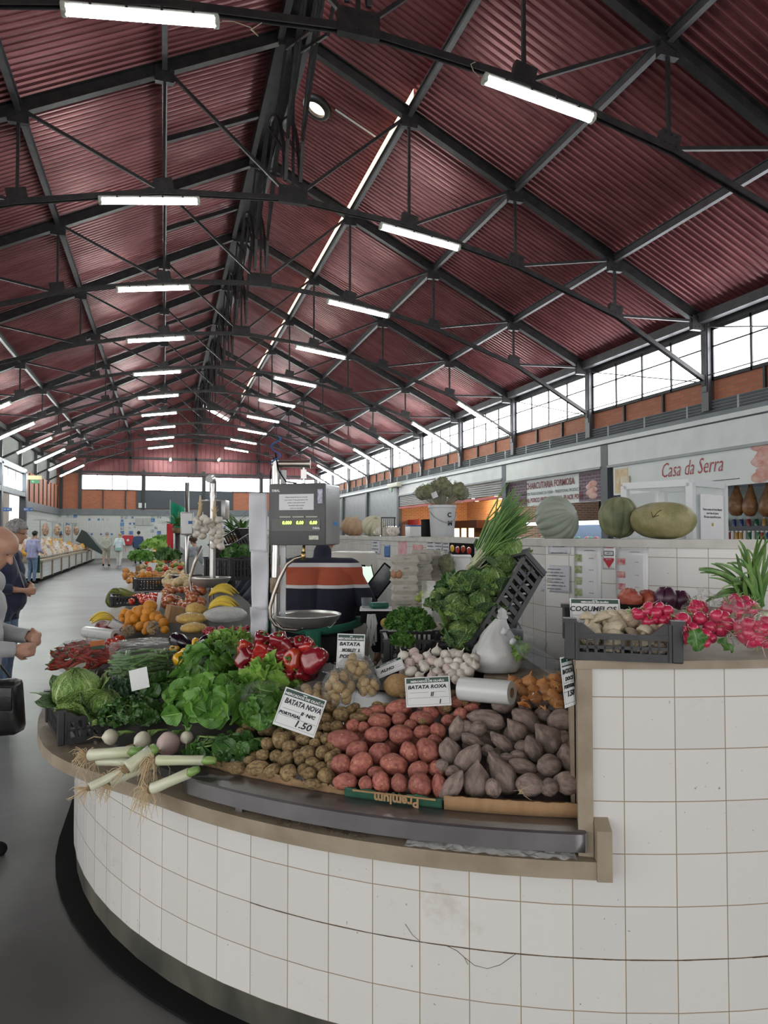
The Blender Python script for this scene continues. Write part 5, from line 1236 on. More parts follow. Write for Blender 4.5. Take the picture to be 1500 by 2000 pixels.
for (x, y, s, k, e) in [(330, 212, 105, 0, (.3, .2)), (435, 218, 108, 0, (.6, -.8)), (330, 258, 98, 3, (.2, .1)), (490, 248, 98, 0, (-.5, .6)), (345, 330, 130, 1, (1.5, 1.45)), (455, 297, 92, 2, (-1.5, 0)), (235, 252, 92, 4, (1.2, -1.2)), (235, 318, 112, 2, (1.0, 1.6)), (530, 325, 130, 4, (1.1, -.6)), (600, 258, 96, 1, (.8, 1.2)), (645, 330, 150, 0, (-2.4, .9)), (400, 275, 80, 2, (.4, .3)), (240, 395, 80, 0, (1.5, 1.5)), (570, 410, 90, 0, (1.5, -1.4)), (555, 225, 76, 5, (1, .5)), (450, 350, 84, 2, (1.4, .6)), (300, 392, 88, 2, (1.4, -.8)), (600, 230, 70, 5, (.6, .8)), (400, 395, 80, 0, (1.2, .4)), (280, 285, 80, 0, (.6, .6)), (500, 400, 84, 5, (1.3, 1.0))]:
    p = hp(*c6(x, y), .09+.0006*(400-y)); s_ = s/2/3/F*depth(p)*1.08; P.put(p, imgrot(0) @ Euler((-PI/2+e[0], e[1], R.uniform(-.6, .6))).to_matrix(), s_, k)
for i in range(22):
    p = hp(*c6(R.uniform(250, 620), R.uniform(290, 440)), .02); P.put(p, Euler((R.uniform(-1.5, 1.5), R.uniform(-1.5, 1.5), R.uniform(0, 6))), .045)
P.done()
# ---- leafy greens
bunch('leaf_bunch', 'big bunch of broad green turnip tops spilling over the middle of the display', 'leafy greens', hp(418, 1385, .03), .2, .16, .13, 170, .115, .07, 'spear', green_m, stem_g, .7, .16, (0, -.6, -.35), 26, jit=.55)
bunch('leaf_bunch', 'upright leafy bunch rising behind the broad turnip tops', 'leafy greens', hp(405, 1310, .05), .14, .12, .13, 100, .105, .06, 'spear', green_m, stem_g, .6, .16, (0, -.3, .1), 16)
bunch('leaf_bunch', 'dark green smooth leaf bunch behind the white card back', 'leafy greens', hp(325, 1345, .03), .10, .08, .06, 34, .12, .08, 'round', green_d, stem_g, .9, .15, (-.2, -.5, 0), 8)
bunch('lettuce', 'bright green lettuce just left of the tilted price card', 'lettuce', hp(527, 1332, .05), .11, .1, .09, 60, .11, .10, 'round', green_l, white_st, .9, .45, (.1, -.4, .2), 6)
bunch('lettuce', 'pale lettuce head left of the heap of red peppers', 'lettuce', hp(448, 1258, .06), .11, .09, .06, 60, .075, .07, 'lobed', green_l, white_st, .9, .6, (0, -.3, .2), 6)
bunch('herb_bunch', 'dark chopped looking herb bunch between the cabbage crate and turnip tops', 'herbs', hp(262, 1400, .02), .14, .10, .09, 170, .055, .032, 'lobed', green_d, stem_g, .7, .4, (.1, -.4, -.2), 20)
bunch('leaf_bunch', 'stalky green bunch under the turnip tops beside the small brown potatoes', 'leafy greens', hp(445, 1470, -.02), .16, .09, .06, 90, .08, .04, 'spear', green_d, stem_g, .6, .3, (.4, -.2, -.3), 30)
bunch('kale_bunch', 'blue green kale leaves right of the big savoy cabbage', 'kale', hp(225, 1365, .04), .09, .08, .06, 26, .12, .09, 'lobed', green_blue, white_st, .9, .5, (.2, -.5, 0), 8)
bunch('leaf_bunch', 'loose leaves hanging over the dark right side of the greens', 'leafy greens', hp(520, 1400, .04), .08, .08, .10, 50, .09, .06, 'spear', green_m, stem_g, .8, .3, (.2, -.4, -.5), 10)
# the clear sleeve round the lettuce
o = tag(bag_shell(None, 'plastic_sleeve', bag_clear, None, (0, 0, 0), .11, .1, .07, 8), 'clear plastic sleeve around the bright green lettuce', 'plastic sleeve'); o.location = hp(517, 1362, .05)
# ---- savoy cabbage in a black crate, left end
pa = at_z(118, 1456, .70); pb = at_z(214, 1442, .70); pc = at_z(84, 1425, .70)
ux = (pb-pa).normalized(); ang = math.atan2(ux.y, ux.x)
wv = .36; lv_ = .46; ctr = pa+Matrix.Rotation(ang, 3, 'Z') @ V((wv/2, lv_/2, 0))
crate('black plastic crate under the big savoy cabbage at the left end', (ctr.x, ctr.y, .70), (0, 0, ang), wv, lv_, .15, low=.75)
p = at_d(150, 1350, depth(pa)+.16); d = depth(p)
savoy_head('savoy_cabbage', 'big bright green savoy cabbage in the crate at the left end', p, 45/F*d, imgrot(0).to_euler(), seed=3, outer=4, wild=1.2)
bpy.data.objects['savoy_cabbage'].rotation_euler = (rad(14), rad(-6), -YAW+.55)
for i, (px, py, r, dd) in enumerate(((203, 1380, 34, .12), )):
    q = at_d(px, py, depth(pa)+dd); savoy_head('savoy_cabbage', ['savoy cabbage with dark loose leaves right of the big bright one', 'savoy cabbage low in the crate under the big bright one', 'savoy cabbage behind the big bright one at the left end'][i], q, r/F*depth(q), (rad(20), .3*i, 1+i), seed=10+i, wild=1.5)
# a white rim of the display behind the crate
b = MB(); b.grid(lambda u, v: edge(-.9+1.7*u, -.03, .74+.09*v), 24, 1); tag(solidify(b.build('white_edge_board', whitepaint), .012), 'white edge board along the left rim of the island counter', 'board')
# ---- turnips and leeks on the ledge
turn = M('turnip_skin', (.62, .58, .44), (.68, .66, .55), 3, .35, bump=.15); turnp = M('pink_turnip_skin', (.52, .30, .33), (.66, .58, .50), 2.0, .38, bump=.2, lo=.4, hi=.6)
def turnip(label, px, py, w, mat, rootdir, t_=None, leafd=(.4, .5, .6)):
    p = hp(px, py, .0) if t_ is None else at_d(px, py, t_); r = w/2/F*depth(p); o = thing('turnip', label, 'turnip', p); rd_ = V(rootdir).normalized(); m = frame(-rd_).to_4x4()
    b = MB(); b.lathe([(0.02, -1.25), (.06, -1.08), (.3, -.92), (.72, -.66), (.96, -.25), (1, .1), (.88, .5), (.55, .82), (.2, .95), (0, .96)], 24, m @ Matrix.Scale(r, 4), lambda a, z: 1+.03*math.sin(3*a+z*2)); b.build('root_bulb', mat, o, True)
    b = MB(); e = rd_*r*1.15; b.tube([e, e+rd_*r*.8+V((0, 0, .006)), e+rd_*r*1.6+V((0, 0, -.006))], [r*.1, r*.06, r*.02], 6); b.build('tail', root_m, o, True)
    b = MB(); ld = V(leafd)
    for i in range(5): b.tube([-rd_*r*.85, -rd_*r*1.3+V((R.uniform(-.02, .02), 0, .02)), -rd_*r*2.0+V((R.uniform(-.04, .04), 0, .01))], [.006, .005, .004], 6)
    b.build('leaf_stalk', stem_g, o, True); return o
turnip('cream turnip with a long tail beside the black crate', *c5(468, 777), 31, turn, -RT*1+UP*.0-FW*.3)
turnip('round white turnip between the long tailed one and the pink one', *c5(655, 797), 34, turn, -RT*.6-FW*.6-UP*.2)
turnip('large pink striped turnip behind the leeks', *c5(806, 818), 46, turnp, -FW-UP*.2-RT*.3)
turnip('small rough cream turnip tucked under the turnip tops', *c5(915, 782), 26, turn, RT*.2-FW-UP*.8)
leekm = M('leek_white', (.64, .64, .52), (.55, .58, .38), 3, .3, stretch=(1, 1, .3)); leekg = M('leek_green', (.28, .40, .12), (.14, .27, .07), 4, .4, stretch=(1, 1, .3)); leekr = M('leek_root_plate', (.16, .11, .06), (.28, .2, .11), 30, .9, bump=.8)
def leek(label, a, c, w, zr_, zc, wide=.72, droop=.06, nroot=46):
    """root end a, leaf end c (picture points), at heights zr_ and zc"""
    A, Cc = at_z(*a, zr_-.02), at_z(*c, zc-.02); r = w/2/F*depth(A)*.86; ax = (Cc-A).normalized(); L = (Cc-A).length
    o = thing('leek', label, 'leek', A); q = random.Random(len(label))
    b = MB(); pts = [ax*(L*k) for k in (0, .03, .1, .4, .8)]; b.tube(pts, [r*.8, r*1.12, r*1.05, r*.98, r], 16); b.build('white_shank', leekm, o, True)
    b = MB(); pts = [ax*(L*k) for k in (.78, .88, 1.0)]; b.tube(pts, [r*1.01, r*1.05, r*wide], 16, ell=(1, .8)); b.build('green_top', leekg, o, True)
    b = MB(); b.blob(-ax*r*.1, r*.75, r*.75, r*.75, None, lambda p: 1+.2*nz(p, 4), 12, 8); b.build('root_plate', leekr, o, True)
    b = MB()
    for i in range(nroot):
        s = V((q.gauss(0, 1), q.gauss(0, 1), q.gauss(0, 1))).normalized()*.8-ax*.7; s.normalize(); l = q.uniform(.03, .085); p0 = s*r*.6-ax*r*.3
        p1 = p0+s*l*.4; p2 = p1+s*l*.25-V((0, 0, droop*.25))*q.uniform(.3, 1); p3 = p2+V((q.uniform(-.02, .02), q.uniform(-.012, .012), -droop*q.uniform(.1, .6)))
        b.tube([p0, p1, p2, p3], [.0016, .0014, .0012, .0007], 4, False)
    b.build('roots', root_m, o); return o
leek('leek lying farthest back on the ledge, its roots over the crate corner', c5(345, 885), c5(660, 858), 25, .80, .85)
leek('long leek whose root tip reaches furthest down over the ledge', c5(345, 1075), c5(720, 880), 19, .755, .84, droop=.02, nroot=26)
leek('leek with a tan root tuft hanging between two others over the ledge', c5(470, 1040), c5(800, 905), 20, .75, .83)
leek('leek lying level to the right with a long root beard', c5(735, 915), c5(1085, 915), 22, .835, .84, droop=.13, nroot=60)
leek('leek showing its dark round root end in the middle of the pile', c5(565, 960), c5(740, 835), 30, .81, .87, droop=.03, nroot=20)
leek('leek with a big dark root end drooping lowest on the right', c5(705, 1085), c5(985, 965), 24, .755, .83, droop=.10, nroot=46)
leek('pale leek half hidden under the upper leeks', c5(390, 920), c5(700, 935), 18, .775, .80, droop=.03, nroot=14)
# ---- bag of red chillies, bag of beans
chm = M('red_chilli', (.34, .018, .012), (.46, .05, .02), 6, .25, coat=.4, rnd=.2)
def chilli(i):
    o = thing('red_chilli', '', ''); b = MB(); pts = [V((x*.055, .012*math.sin(x*2+i), .006*math.cos(x*3+i))) for x in [-1, -.7, -.3, .2, .6, .9, 1.05]]; b.tube(pts, [.007, .012, .0125, .0115, .0085, .004, .001], 8); b.build('pod', chm, o, True)
    MB().tube([pts[0], pts[0]+V((-.012, 0, .004))], [.005, .003], 6).build('stem', pst, o, True); return o
CHH = Heap([chilli(i) for i in range(4)], 'long red chilli inside the clear bag at the left end', 'chilli', 'red chillies in the clear bag')
pcb = hp(160, 1282, .09)
for i in range(90):
    a = R.uniform(0, 2*PI); e = R.uniform(-.5, 1.4); q = V((math.cos(e)*math.cos(a)*.145, math.cos(e)*math.sin(a)*.145, math.sin(e)*.088-.01))*R.uniform(.75, 1)
    CHH.put(pcb+q, Euler((R.uniform(0, 6), R.uniform(-.5, .5), R.gauss(.5, .7))), R.uniform(.9, 1.25))
CHH.done()
o = thing('chilli_bag', 'clear bag full of long red chillies at the left end of the counter', 'bag', pcb); bag_shell(None, 'film', bag_clear, o, (0, 0, 0), .17, .17, .108, 5, (.06, -.03, .12))
lab = thing('bag_label', 'orange and green label stuck on the bag of red chillies', 'label', at_d(190, 1257, depth(pcb)-.15), imgrot(-6).to_euler()); MB().box((0, 0, 0), (.085, .035, .002)).build('label_face', M('label_orange', (.6, .2, .03), (.5, .12, .03), 20, .4), lab); MB().box((0.0, -.022, .0), (.08, .018, .002)).build('green_band', M('label_green', (.02, .09, .05), rough=.4), lab)
bnm = M('green_bean', (.07, .18, .045), (.16, .29, .10), 8, .4, rnd=.2)
def bean(i):
    b = MB(); pts = [V((x*.075, .008*math.sin(x*1.5+i), .006*math.cos(x*2+i))) for x in (-1, -.85, -.4, 0, .4, .85, 1)]; b.tube(pts, [.0015, .0045, .0052, .005, .0052, .004, .001], 7); return b.build('green_bean', bnm, smooth=True)
BN = Heap([bean(i) for i in range(4)], 'thin green bean packed in the tall clear bag', 'bean', 'green beans in the clear bag')
pbb = hp(281, 1292, .08); rbx = .155
for i in range(150):
    a = R.uniform(-PI, 0) if i % 5 else R.uniform(0, PI); rr_ = R.uniform(.55, .93); z = -.075+.125*(i/150)
    BN.put(pbb+V((rbx*rr_*math.cos(a), rbx*rr_*math.sin(a), z)), Euler((0, R.gauss(0, .06), a+PI/2+R.gauss(0, .15))), R.uniform(1.2, 1.6))
BN.done()
o = thing('bean_bag', 'tall round clear plastic bag of green beans behind the savoy cabbage', 'bag', pbb)
b = MB(); b.lathe([(.02, -.09), (rbx*1.0, -.088), (rbx*1.09, -.05), (rbx*1.1, 0), (rbx*1.08, .06), (rbx*1.12, .085), (rbx*1.02, .105), (rbx*.8, .10), (rbx*.3, .112), (.01, .11)], 48, None, lambda a, z: 1+.035*math.sin(a*11+z*50)+.02*math.sin(a*23)); b.build('film', bag_clear, o, True)
q = thing('paper_slip', 'white paper slip inside the top of the bean bag', 'paper', pbb+V((-.05, -.02, .075)), (rad(-14), 0, .5)); MB().box((0, 0, 0), (.14, .09, .001)).build('sheet', paper, q)
# white backs of two price cards among the greens
card('plain white back of a price card before the bean bag', 272, 1326, 36, 40, -14, [], off=.13, tilt=12, head=False, t_add=-.03)
card('price card seen nearly edge on above the yellow peppers', 399, 1280, 42, 48, -52, [], off=.12, tilt=20, head=True)
# dry bits caught on the ledge under the tray
b = MB(); q = random.Random(3)
for i in range(110):
    s_ = xpt(q.uniform(500, 720), .03, .69); p = edge(s_, q.uniform(-.01, .036), .688+q.uniform(0, .008)); d = V((q.gauss(0, 1), q.gauss(0, 1), q.gauss(0, .4))).normalized()*q.uniform(.004, .014); b.tube([p-d, p+d], [.0012, .0008], 4)
tag(b.build('dry_debris', M('dry_debris_mat', (.03, .022, .014), (.12, .085, .05), 60, .9)), 'dry leaf and root debris lying on the concrete ledge under the tray', 'debris', kind='stuff')
# ================= the scales
inx = M('steel_tube', (.45, .44, .43), (.55, .54, .53), 6, .28, 1); inxo = M('worn_steel_tube', (.38, .33, .28), (.5, .46, .42), 9, .35, 1, bump=.2)
scalef = M('scale_face', (.075, .078, .08), (.09, .09, .095), 3, .45); lcd = M('display_glass', (.012, .014, .014), rough=.12)
digit = emit('lit_digits', (.55, 1.0, .12), 1.6); silver = M('silver_case', (.46, .46, .46), (.40, .40, .41), 4, .35, .7)
def pan_prof(r): return [(0, -.072), (r*.45, -.069), (r*.78, -.050), (r*.95, -.018), (r, 0), (r*1.015, .004), (r*1.0, .006), (r*.94, -.014), (r*.77, -.045), (r*.44, -.063), (0, -.066)]
D1 = 3.84
base = at_d(537, 1255, D1); zb = 1.0
sc = thing('hanging_scale', 'grey electronic scale with lit digits and steel pan on a tall tube post', 'scale', (base.x, base.y, zb), (0, 0, -YAW))
def L1(px, py, dd=0): q = at_d(px, py, D1+dd)-V((base.x, base.y, zb)); return Matrix.Rotation(YAW, 3, 'Z') @ q
top = L1(537, 905)
b = MB(); b.cyl((0, 0, 0), (0, 0, top.z+.02), .0235, n=20); b.build('post', inx, sc, True, 40)
e = L1(603, 902); b = MB(); b.cyl((-.02, 0, top.z), (e.x, 0, top.z), .022, n=18); b.cyl((e.x-.01, 0, top.z), (e.x+.006, 0, top.z), .027, n=18); b.build('arm', inxo, sc, True, 40)
b = MB(); b.cyl((e.x-.03, 0, top.z), (e.x-.03, 0, L1(600, 946).z), .008, n=10); b.box((e.x-.03, 0, (top.z+L1(600, 946).z)/2), (.03, .03, .05)); b.build('hanger', inx, sc, True, 40)
c0, c1 = L1(521, 946), L1(638, 1064); hw = (c1.x-c0.x); hh = c0.z-c1.z; cx_, cz = (c0.x+c1.x)/2, (c0.z+c1.z)/2

# the head turned a little so that its silver side shows on the right
hm = Matrix.Translation((cx_+.01, -.06, cz)) @ Matrix.Rotation(rad(-17), 4, 'Z')
b = MB(); b.box((0, .11, 0), (hw, .22, hh), bev=.01).xf(hm); b.build('head_case', silver, sc, True, 40)
b = MB(); b.box((0, -.006, 0), (hw*1.01, .02, hh*1.01), bev=.006).xf(hm); fc = b.build('head_face', scalef, sc, True, 40)
def onface(x, z, y=-.018): return hm @ Matrix.Translation((x*hw, y, z*hh)) @ Matrix.Rotation(PI/2, 4, 'X')
b = MB(); b.box((-.01*hw, -.017, -.175*hh), (.86*hw, .004, .2*hh)).xf(hm); wnd = b.build('display_window', lcd, fc)
for i, x in enumerate((-.20, .03, .27)):
    b = MB(); b.box((x*hw, -.0195, -.14*hh), (.22*hw, .002, .085*hh)).xf(hm); b.build('display_cell', M('lcd_cell', (.05, .065, .02), rough=.3) if i == 0 else bpy.data.materials['lcd_cell'], fc)
    text(('0.000', '0.00', '0.00')[i], .075*hh, onface(x+.035, -.14, -.0215), digit, fc, 'digits', shear=.12, bold=.0006)
    b = MB(); b.box(((x)*hw, -.018, -.042*hh), (.2*hw, .002, .022*hh)).xf(hm); b.build('caption_strip', M('caption_pale', (.4, .42, .36), rough=.5) if i == 0 else bpy.data.materials['caption_pale'], fc)
text('DIBAL', .052*hh, onface(-.37, .39), whitepaint, fc, bold=.0006); text('DIBAL', .048*hh, onface(.36, -.228, -.0205), whitepaint, fc, bold=.0005)
b = MB(); b.box((.0, -.018, .2*hh), (.62*hw, .002, .26*hh)).xf(hm); pn = b.build('paper_label', paper, fc)
for i in range(5): text(('balanca electronica de uso comercial', 'peso maximo 15 kg  peso minimo 40 g', 'verificar o zero antes de pesar', 'nao deixar carga no prato', 'servico de metrologia')[i], .026*hh, onface(0, .28-.045*i, -.0195), dark_t, fc, ext=.0002)
b = MB(); b.box((.42*hw, -.018, .29*hh), (.085*hw, .002, .23*hh)).xf(hm); b.build('sticker', M('sticker_violet', (.55, .55, .65), (.25, .22, .38), 60, .4), fc)
b = MB(); b.box((.31*hw, -.018, -.38*hh), (.17*hw, .004, .07*hh), bev=.002).xf(hm); b.build('round_badge', M('badge_cream', (.62, .6, .5), (.4, .42, .38), 60, .4), fc)
b = MB(); b.box((hw/2+.001, .05, .39*hh), (.002, .06, .06*hh)).xf(hm); b.build('side_label', paper, sc); b = MB(); b.box((hw/2+.001, .14, -.15*hh), (.003, .05, .06*hh)).xf(hm); b.build('blue_tape', M('blue_tape', (.03, .2, .55), rough=.5), sc)
# bent pan arm
pts = [L1(595, 1064), L1(594, 1086), L1(578, 1090), L1(562, 1102), L1(548, 1130), L1(537, 1160), L1(530, 1185), L1(531, 1205), L1(540, 1218), L1(555, 1226), L1(580, 1228), L1(600, 1222)]
pts = [V((p.x, -.05, p.z)) for p in pts]; b = MB(); b.tube([pts[1]+V((0, 0, .0))]+pts[2:], .0105, 10); b.build('bent_arm', inxo, sc, True); b = MB(); b.cyl(pts[0], pts[1], .008, n=10); b.cyl(pts[1]-V((0, 0, .02)), pts[1]+V((0, 0, .025)), .013, n=10); b.build('hook', M('brass', (.5, .36, .16), rough=.35, metal=1), sc, True)
pc = L1(601, 1203); pr_ = 66/F*D1
b = MB(); b.lathe(pan_prof(pr_), 40, Matrix.Translation((pc.x, -.05, pc.z+.012))); pn = b.build('pan', M('polished_steel', (.56, .55, .53), (.68, .67, .66), 12, .32, .8), sc, True)
b = MB()
for s in (-1, 1): b.tube([(pc.x+s*.10, -.11, pc.z-.03), (pc.x+s*.13, -.12, pc.z-.05), (pc.x+s*.16, -.1, pc.z-.02)], .003, 6)
b.tube([(pc.x-.02, -.16, pc.z-.02), (pc.x-.01, -.18, pc.z-.045), (pc.x+.02, -.16, pc.z-.03)], .003, 6); b.build('pan_wire', inx, pn, True)
b = MB(); b.tube([(0+.028*math.cos(k*.8), .028*math.sin(k*.8), top.z-.05+.012*k) for k in range(18)], .004, 5); b.build('blue_string', M('blue_string', (.03, .12, .35), rough=.8), sc)
b = MB(); b.tube([(.0, -.02, top.z+.06), (.02, -.03, top.z-.04), (.06, -.03, top.z-.1), (.12, -.02, L1(575, 944).z)], .004, 6); b.tube([(-.03, 0, .1), (-.03, 0, top.z-.05), (-.01, 0, top.z+.03)], .004, 6); b.build('cord', black, sc, True)
MB().box((.0, 0, L1(537, 1143).z), (.052, .052, .09), bev=.008).build('worn_sleeve', M('rusty_sleeve', (.18, .12, .07), (.3, .24, .17), 40, .7), sc, True)
MB().box((.04, .02, .45), (.03, .02, 1.1)).build('slotted_rail', alu, sc)
# white paper sheets hung beside the post
for i, (y0, y1, x0, x1, lab) in enumerate(((963, 1078, 487, 521, 'upper white paper sheet hung beside the scale post'), (1075, 1190, 491, 524, 'middle white paper sheet hung beside the scale post'), (1185, 1250, 489, 523, 'lowest white paper sheet hung beside the scale post'))):
    a, c = at_d(x0, y0, D1-.02+.004*i), at_d(x1, y1, D1-.02+.004*i); wv = V((c.x-a.x, c.y-a.y, 0)); hv = a.z-c.z
    b = MB(); b.grid(lambda u, v: a+wv*u-V((0, 0, hv*v))-FW*(.012*math.sin(u*3+v*4+i)+.006*math.sin(v*11)), 8, 14)
    tag(solidify(b.build('paper_sheet', M('hung_paper', (.58, .59, .65), (.66, .67, .72), 5, .6) if i == 0 else bpy.data.materials['hung_paper'], smooth=True), .0008), lab, 'paper')
# second scale further along, with garlic braids
D2 = 5.25; base2 = at_d(414, 1217, D2)
s2 = thing('hanging_scale', 'second hanging scale with steel tube post behind the corn bags', 'scale', (base2.x, base2.y, 1.0), (0, 0, -YAW))
def L2(px, py): return Matrix.Rotation(YAW, 3, 'Z') @ (at_d(px, py, D2)-V((base2.x, base2.y, 1.0)))
tp = L2(414, 940); b = MB(); b.cyl((0, 0, .0), (0, 0, tp.z), .0235, n=18); b.build('post', inx, s2, True, 40)
b = MB(); b.tube([(0, 0, tp.z-.12), (0, 0, tp.z), (.02, -.12, tp.z+.02), (.03, -.24, tp.z)], .026, 14); b.build('arm', inx, s2, True, 60)
q = L2(408, 994); MB().box((q.x, .18, q.z), (.19, .14, .15), bev=.008).build('head_case', silver, s2, True, 40); MB().box((q.x-.02, .1, q.z), (.16, .02, .13)).build('head_face', scalef, s2)
b = MB(); b.tube([L2(398, 1066)+V((0, -.06, 0)), L2(384, 1100)+V((0, -.06, 0)), L2(375, 1130)+V((0, -.06, 0)), L2(377, 1152)+V((0, -.06, 0)), L2(390, 1158)+V((0, -.06, 0)), L2(405, 1154)+V((0, -.06, 0))], .012, 10); b.build('bent_arm', inxo, s2, True)
q = L2(413, 1131); b = MB(); b.lathe(pan_prof(.148), 36, Matrix.Translation((q.x, -.04, q.z+.01))); b.build('pan', bpy.data.materials['polished_steel'], s2, True)
q = L2(365, 1023); o = thing('hanging_scale', 'small pale scale head further back left of the garlic braids', 'scale', at_d(365, 1040, 7.0)); MB().box((0, 0, .09), (.125, .12, .23), bev=.01).build('head_case', silver, o, True, 40); MB().box((-.005, -.062, .09), (.10, .01, .2)).build('face', whitepaint, o); MB().cyl((0, 0, -1), (0, 0, .5), .022, n=12).build('post', inx, o, True); MB().lathe(pan_prof(.16), 30, Matrix.Translation((.0, -.05, -.42))).build('pan', inx, o, True)
MB().box((.03, -.07, .1), (.04, .004, .03)).build('blue_label', bl, o)
# garlic braids
gb = [garlic(i+2, garl) for i in range(2)]
for lab, pts in (('left', [(385, 1016), (398, 1012), (384, 1030), (399, 1024), (390, 1042), (400, 1036), (384, 1044), (396, 1047), (405, 1018), (410, 1030), (388, 1022)]), ('right', [(413, 1026), (427, 1016), (415, 1040), (429, 1028), (417, 1052), (430, 1040), (418, 1066), (430, 1054), (431, 1068), (422, 1034), (424, 1058), (427, 1047)])):
    HG = Heap([garlic(i, garl) for i in range(2)], 'garlic bulb on the %s of the two braids hanging on the second scale post' % lab, 'garlic', 'bulbs of the %s garlic braid' % lab)
    for i, (x, y) in enumerate(pts): HG.put(at_d(x, y, D2-.12-.03*(i % 3)), Euler((R.uniform(-.5, .5), R.uniform(-.5, .5), R.uniform(0, 6))), .03)
    HG.done(); a = at_d(pts[0][0]+6, pts[0][1]-22, D2-.1); c = at_d(pts[-1][0]-4, pts[-1][1], D2-.1)
    b = MB(); b.tube([a+V((0, 0, .1)), a, c], [.006, .014, .01], 8)
    for k in range(8): b.tube([a, a+V((R.uniform(-.03, .03), 0, R.uniform(.02, .06)))], .002, 4)
    tag(b.build('braid_stalk', root_m, smooth=True), 'twisted dry stalk of the %s garlic braid' % lab, 'garlic braid')
for o in gb:
    for k in [c for c in bpy.data.objects if c.parent == o]: bpy.data.objects.remove(k)
    bpy.data.objects.remove(o)
# ================= goods on the left straight side
def cA(x, y): return x/3, 880+y/3
orm = M('orange_peel', (.62, .22, .008), (.70, .30, .02), 5, .42, bump=.35, bscale=90, rnd=.08)
def ball(name, mat, i=0, sq=.94):
    o = thing(name, '', ''); b = MB(); b.lathe([(0, -sq), (.3, -.93*sq), (.62, -.75*sq), (.88, -.42*sq), (1, 0), (.9, .42*sq), (.62, .76*sq), (.3, .92*sq), (.08, .93*sq), (.0, .9*sq)], 18, None, lambda a, z: 1+.02*math.sin(3*a+i)); b.build('fruit', mat, o, True)
    b = MB(); b.lathe([(0, .9*sq), (.08, .92*sq), (.06, .98*sq), (0, 1.0*sq)], 6); b.build('stem_end', pst, o); return o
OR = Heap([ball('orange', orm, i) for i in range(2)], 'bright orange in the heap on the left side of the counter', 'orange', 'oranges on the left side')
for (x, y, w_) in [(880, 912, 80), (830, 945, 82), (870, 950, 76), (770, 970, 78), (795, 985, 66), (855, 985, 66), (905, 975, 60), (760, 1005, 62), (825, 1030, 62), (870, 1030, 60), (960, 1010, 64), (935, 985, 56), (735, 950, 56), (715, 975, 46), (720, 1000, 44), (850, 1060, 40), (890, 1060, 40), (965, 1050, 50), (740, 1035, 50), (800, 940, 60)]:
    p = hp(*cA(x, y), .05+.0008*max(0, 1010-y)); OR.put(p, Euler((R.random(), R.random(), 0)), w_/6/F*depth(p)*1.02)
for i in range(14): OR.put(hp(*cA(R.uniform(730, 950), R.uniform(960, 1050)), .0), (0, 0, 0), .042)
OR.done()
banm = M('banana_skin', (.62, .42, .03), (.70, .52, .06), 4, .42, rnd=.1, spots=(.14, .09, .02), spot_scale=3, spot_at=.07)
def banana_hand(label, p, n, rot, s=1):
    for i in range(n):
        b = MB(); f = (i-(n-1)/2)
        pts = [V((-.085+.17*k/7, .032*f+.004*f*k*.5, .05*math.sin(PI*(k+.6)/8.2)+.012*abs(f)*-1)) for k in range(8)]; b.tube([q*s for q in pts], [.006*s, .012*s, .0165*s, .0178*s, .0178*s, .016*s, .010*s, .004*s], 6)
        o = b.build('banana', banm, smooth=True); o.location = p; o.rotation_euler = rot; yield o
def bananas(lab, px, py, n, rz, off=.05):
    for i, o in enumerate(banana_hand('', hp(px, py, off), n, (0, 0, rz), 1.05)): tag(o, 'ripe yellow banana in the hand %s' % lab, 'banana', 'bananas '+lab)
bananas('left of the oranges', 200, 1209, 6, .2); bananas('right of the second scale post, upper hand', 437, 1158, 5, -.3, .11); bananas('right of the second scale post, lower hand', 437, 1183, 5, -.25, .08)
appm = M('apple_red', (.36, .05, .03), (.45, .22, .06), 1.6, .3, coat=.2, rnd=.25, lo=.4, hi=.62)
AP = Heap([ball('apple', appm, i, .9) for i in range(3)], 'red apple in the heap in front of the second scale', 'apple', 'red apples on the left side')
for i in range(46):
    x, y = R.uniform(960, 1190), R.uniform(800, 920); p = hp(*cA(x, y), .05+R.uniform(0, .05)); AP.put(p, Euler((R.random(), R.random(), 0)), .036)
AP.done()
tom = M('tomato_skin', (.46, .03, .015), (.55, .06, .02), 3, .18, coat=.4, rnd=.12)
TM_ = Heap([ball('tomato', tom, i, .8) for i in range(2)], 'red tomato in the row behind the melons', 'tomato', 'tomatoes behind the melons')
for i in range(26): TM_.put(hp(*cA(R.uniform(770, 960), R.uniform(845, 890)), .05), Euler((R.random(), R.random(), 0)), .034)
TM_.done()
TM2 = Heap([ball('tomato', tom, i, .8) for i in range(2)], 'red tomato between the chilli bag and the bean bag', 'tomato', 'tomatoes beside the chilli bag')
for (x, y) in [(490, 205), (510, 190), (470, 225), (490, 250), (470, 270), (500, 225), (520, 205), (455, 245), (460, 290)]: TM2.put(hp(*c5(x, y), .05), Euler((R.random()*.5, R.random()*.5, 0)), .036)
TM2.done()
cher = M('cherry_red', (.26, .012, .022), (.36, .02, .03), 3, .2, coat=.3, rnd=.2)
CH_ = Heap([MB().blob((0, 0, 0), 1, 1, 1, None, None, 12, 8).build('cherry_tomato', cher, smooth=True)], 'small dark red cherry tomato in the tray beside the white papers', 'cherry tomato', 'cherry tomatoes beside the scale')
for i in range(70): CH_.put(hp(*cA(R.uniform(1195, 1455), 0), 0) if 0 else at_d(R.uniform(398, 484), 0, 4.6)*0+at_z(R.uniform(398, 486), R.uniform(1226, 1247), 1.06+R.uniform(0, .03)), (0, 0, 0), .0155)
CH_.done()
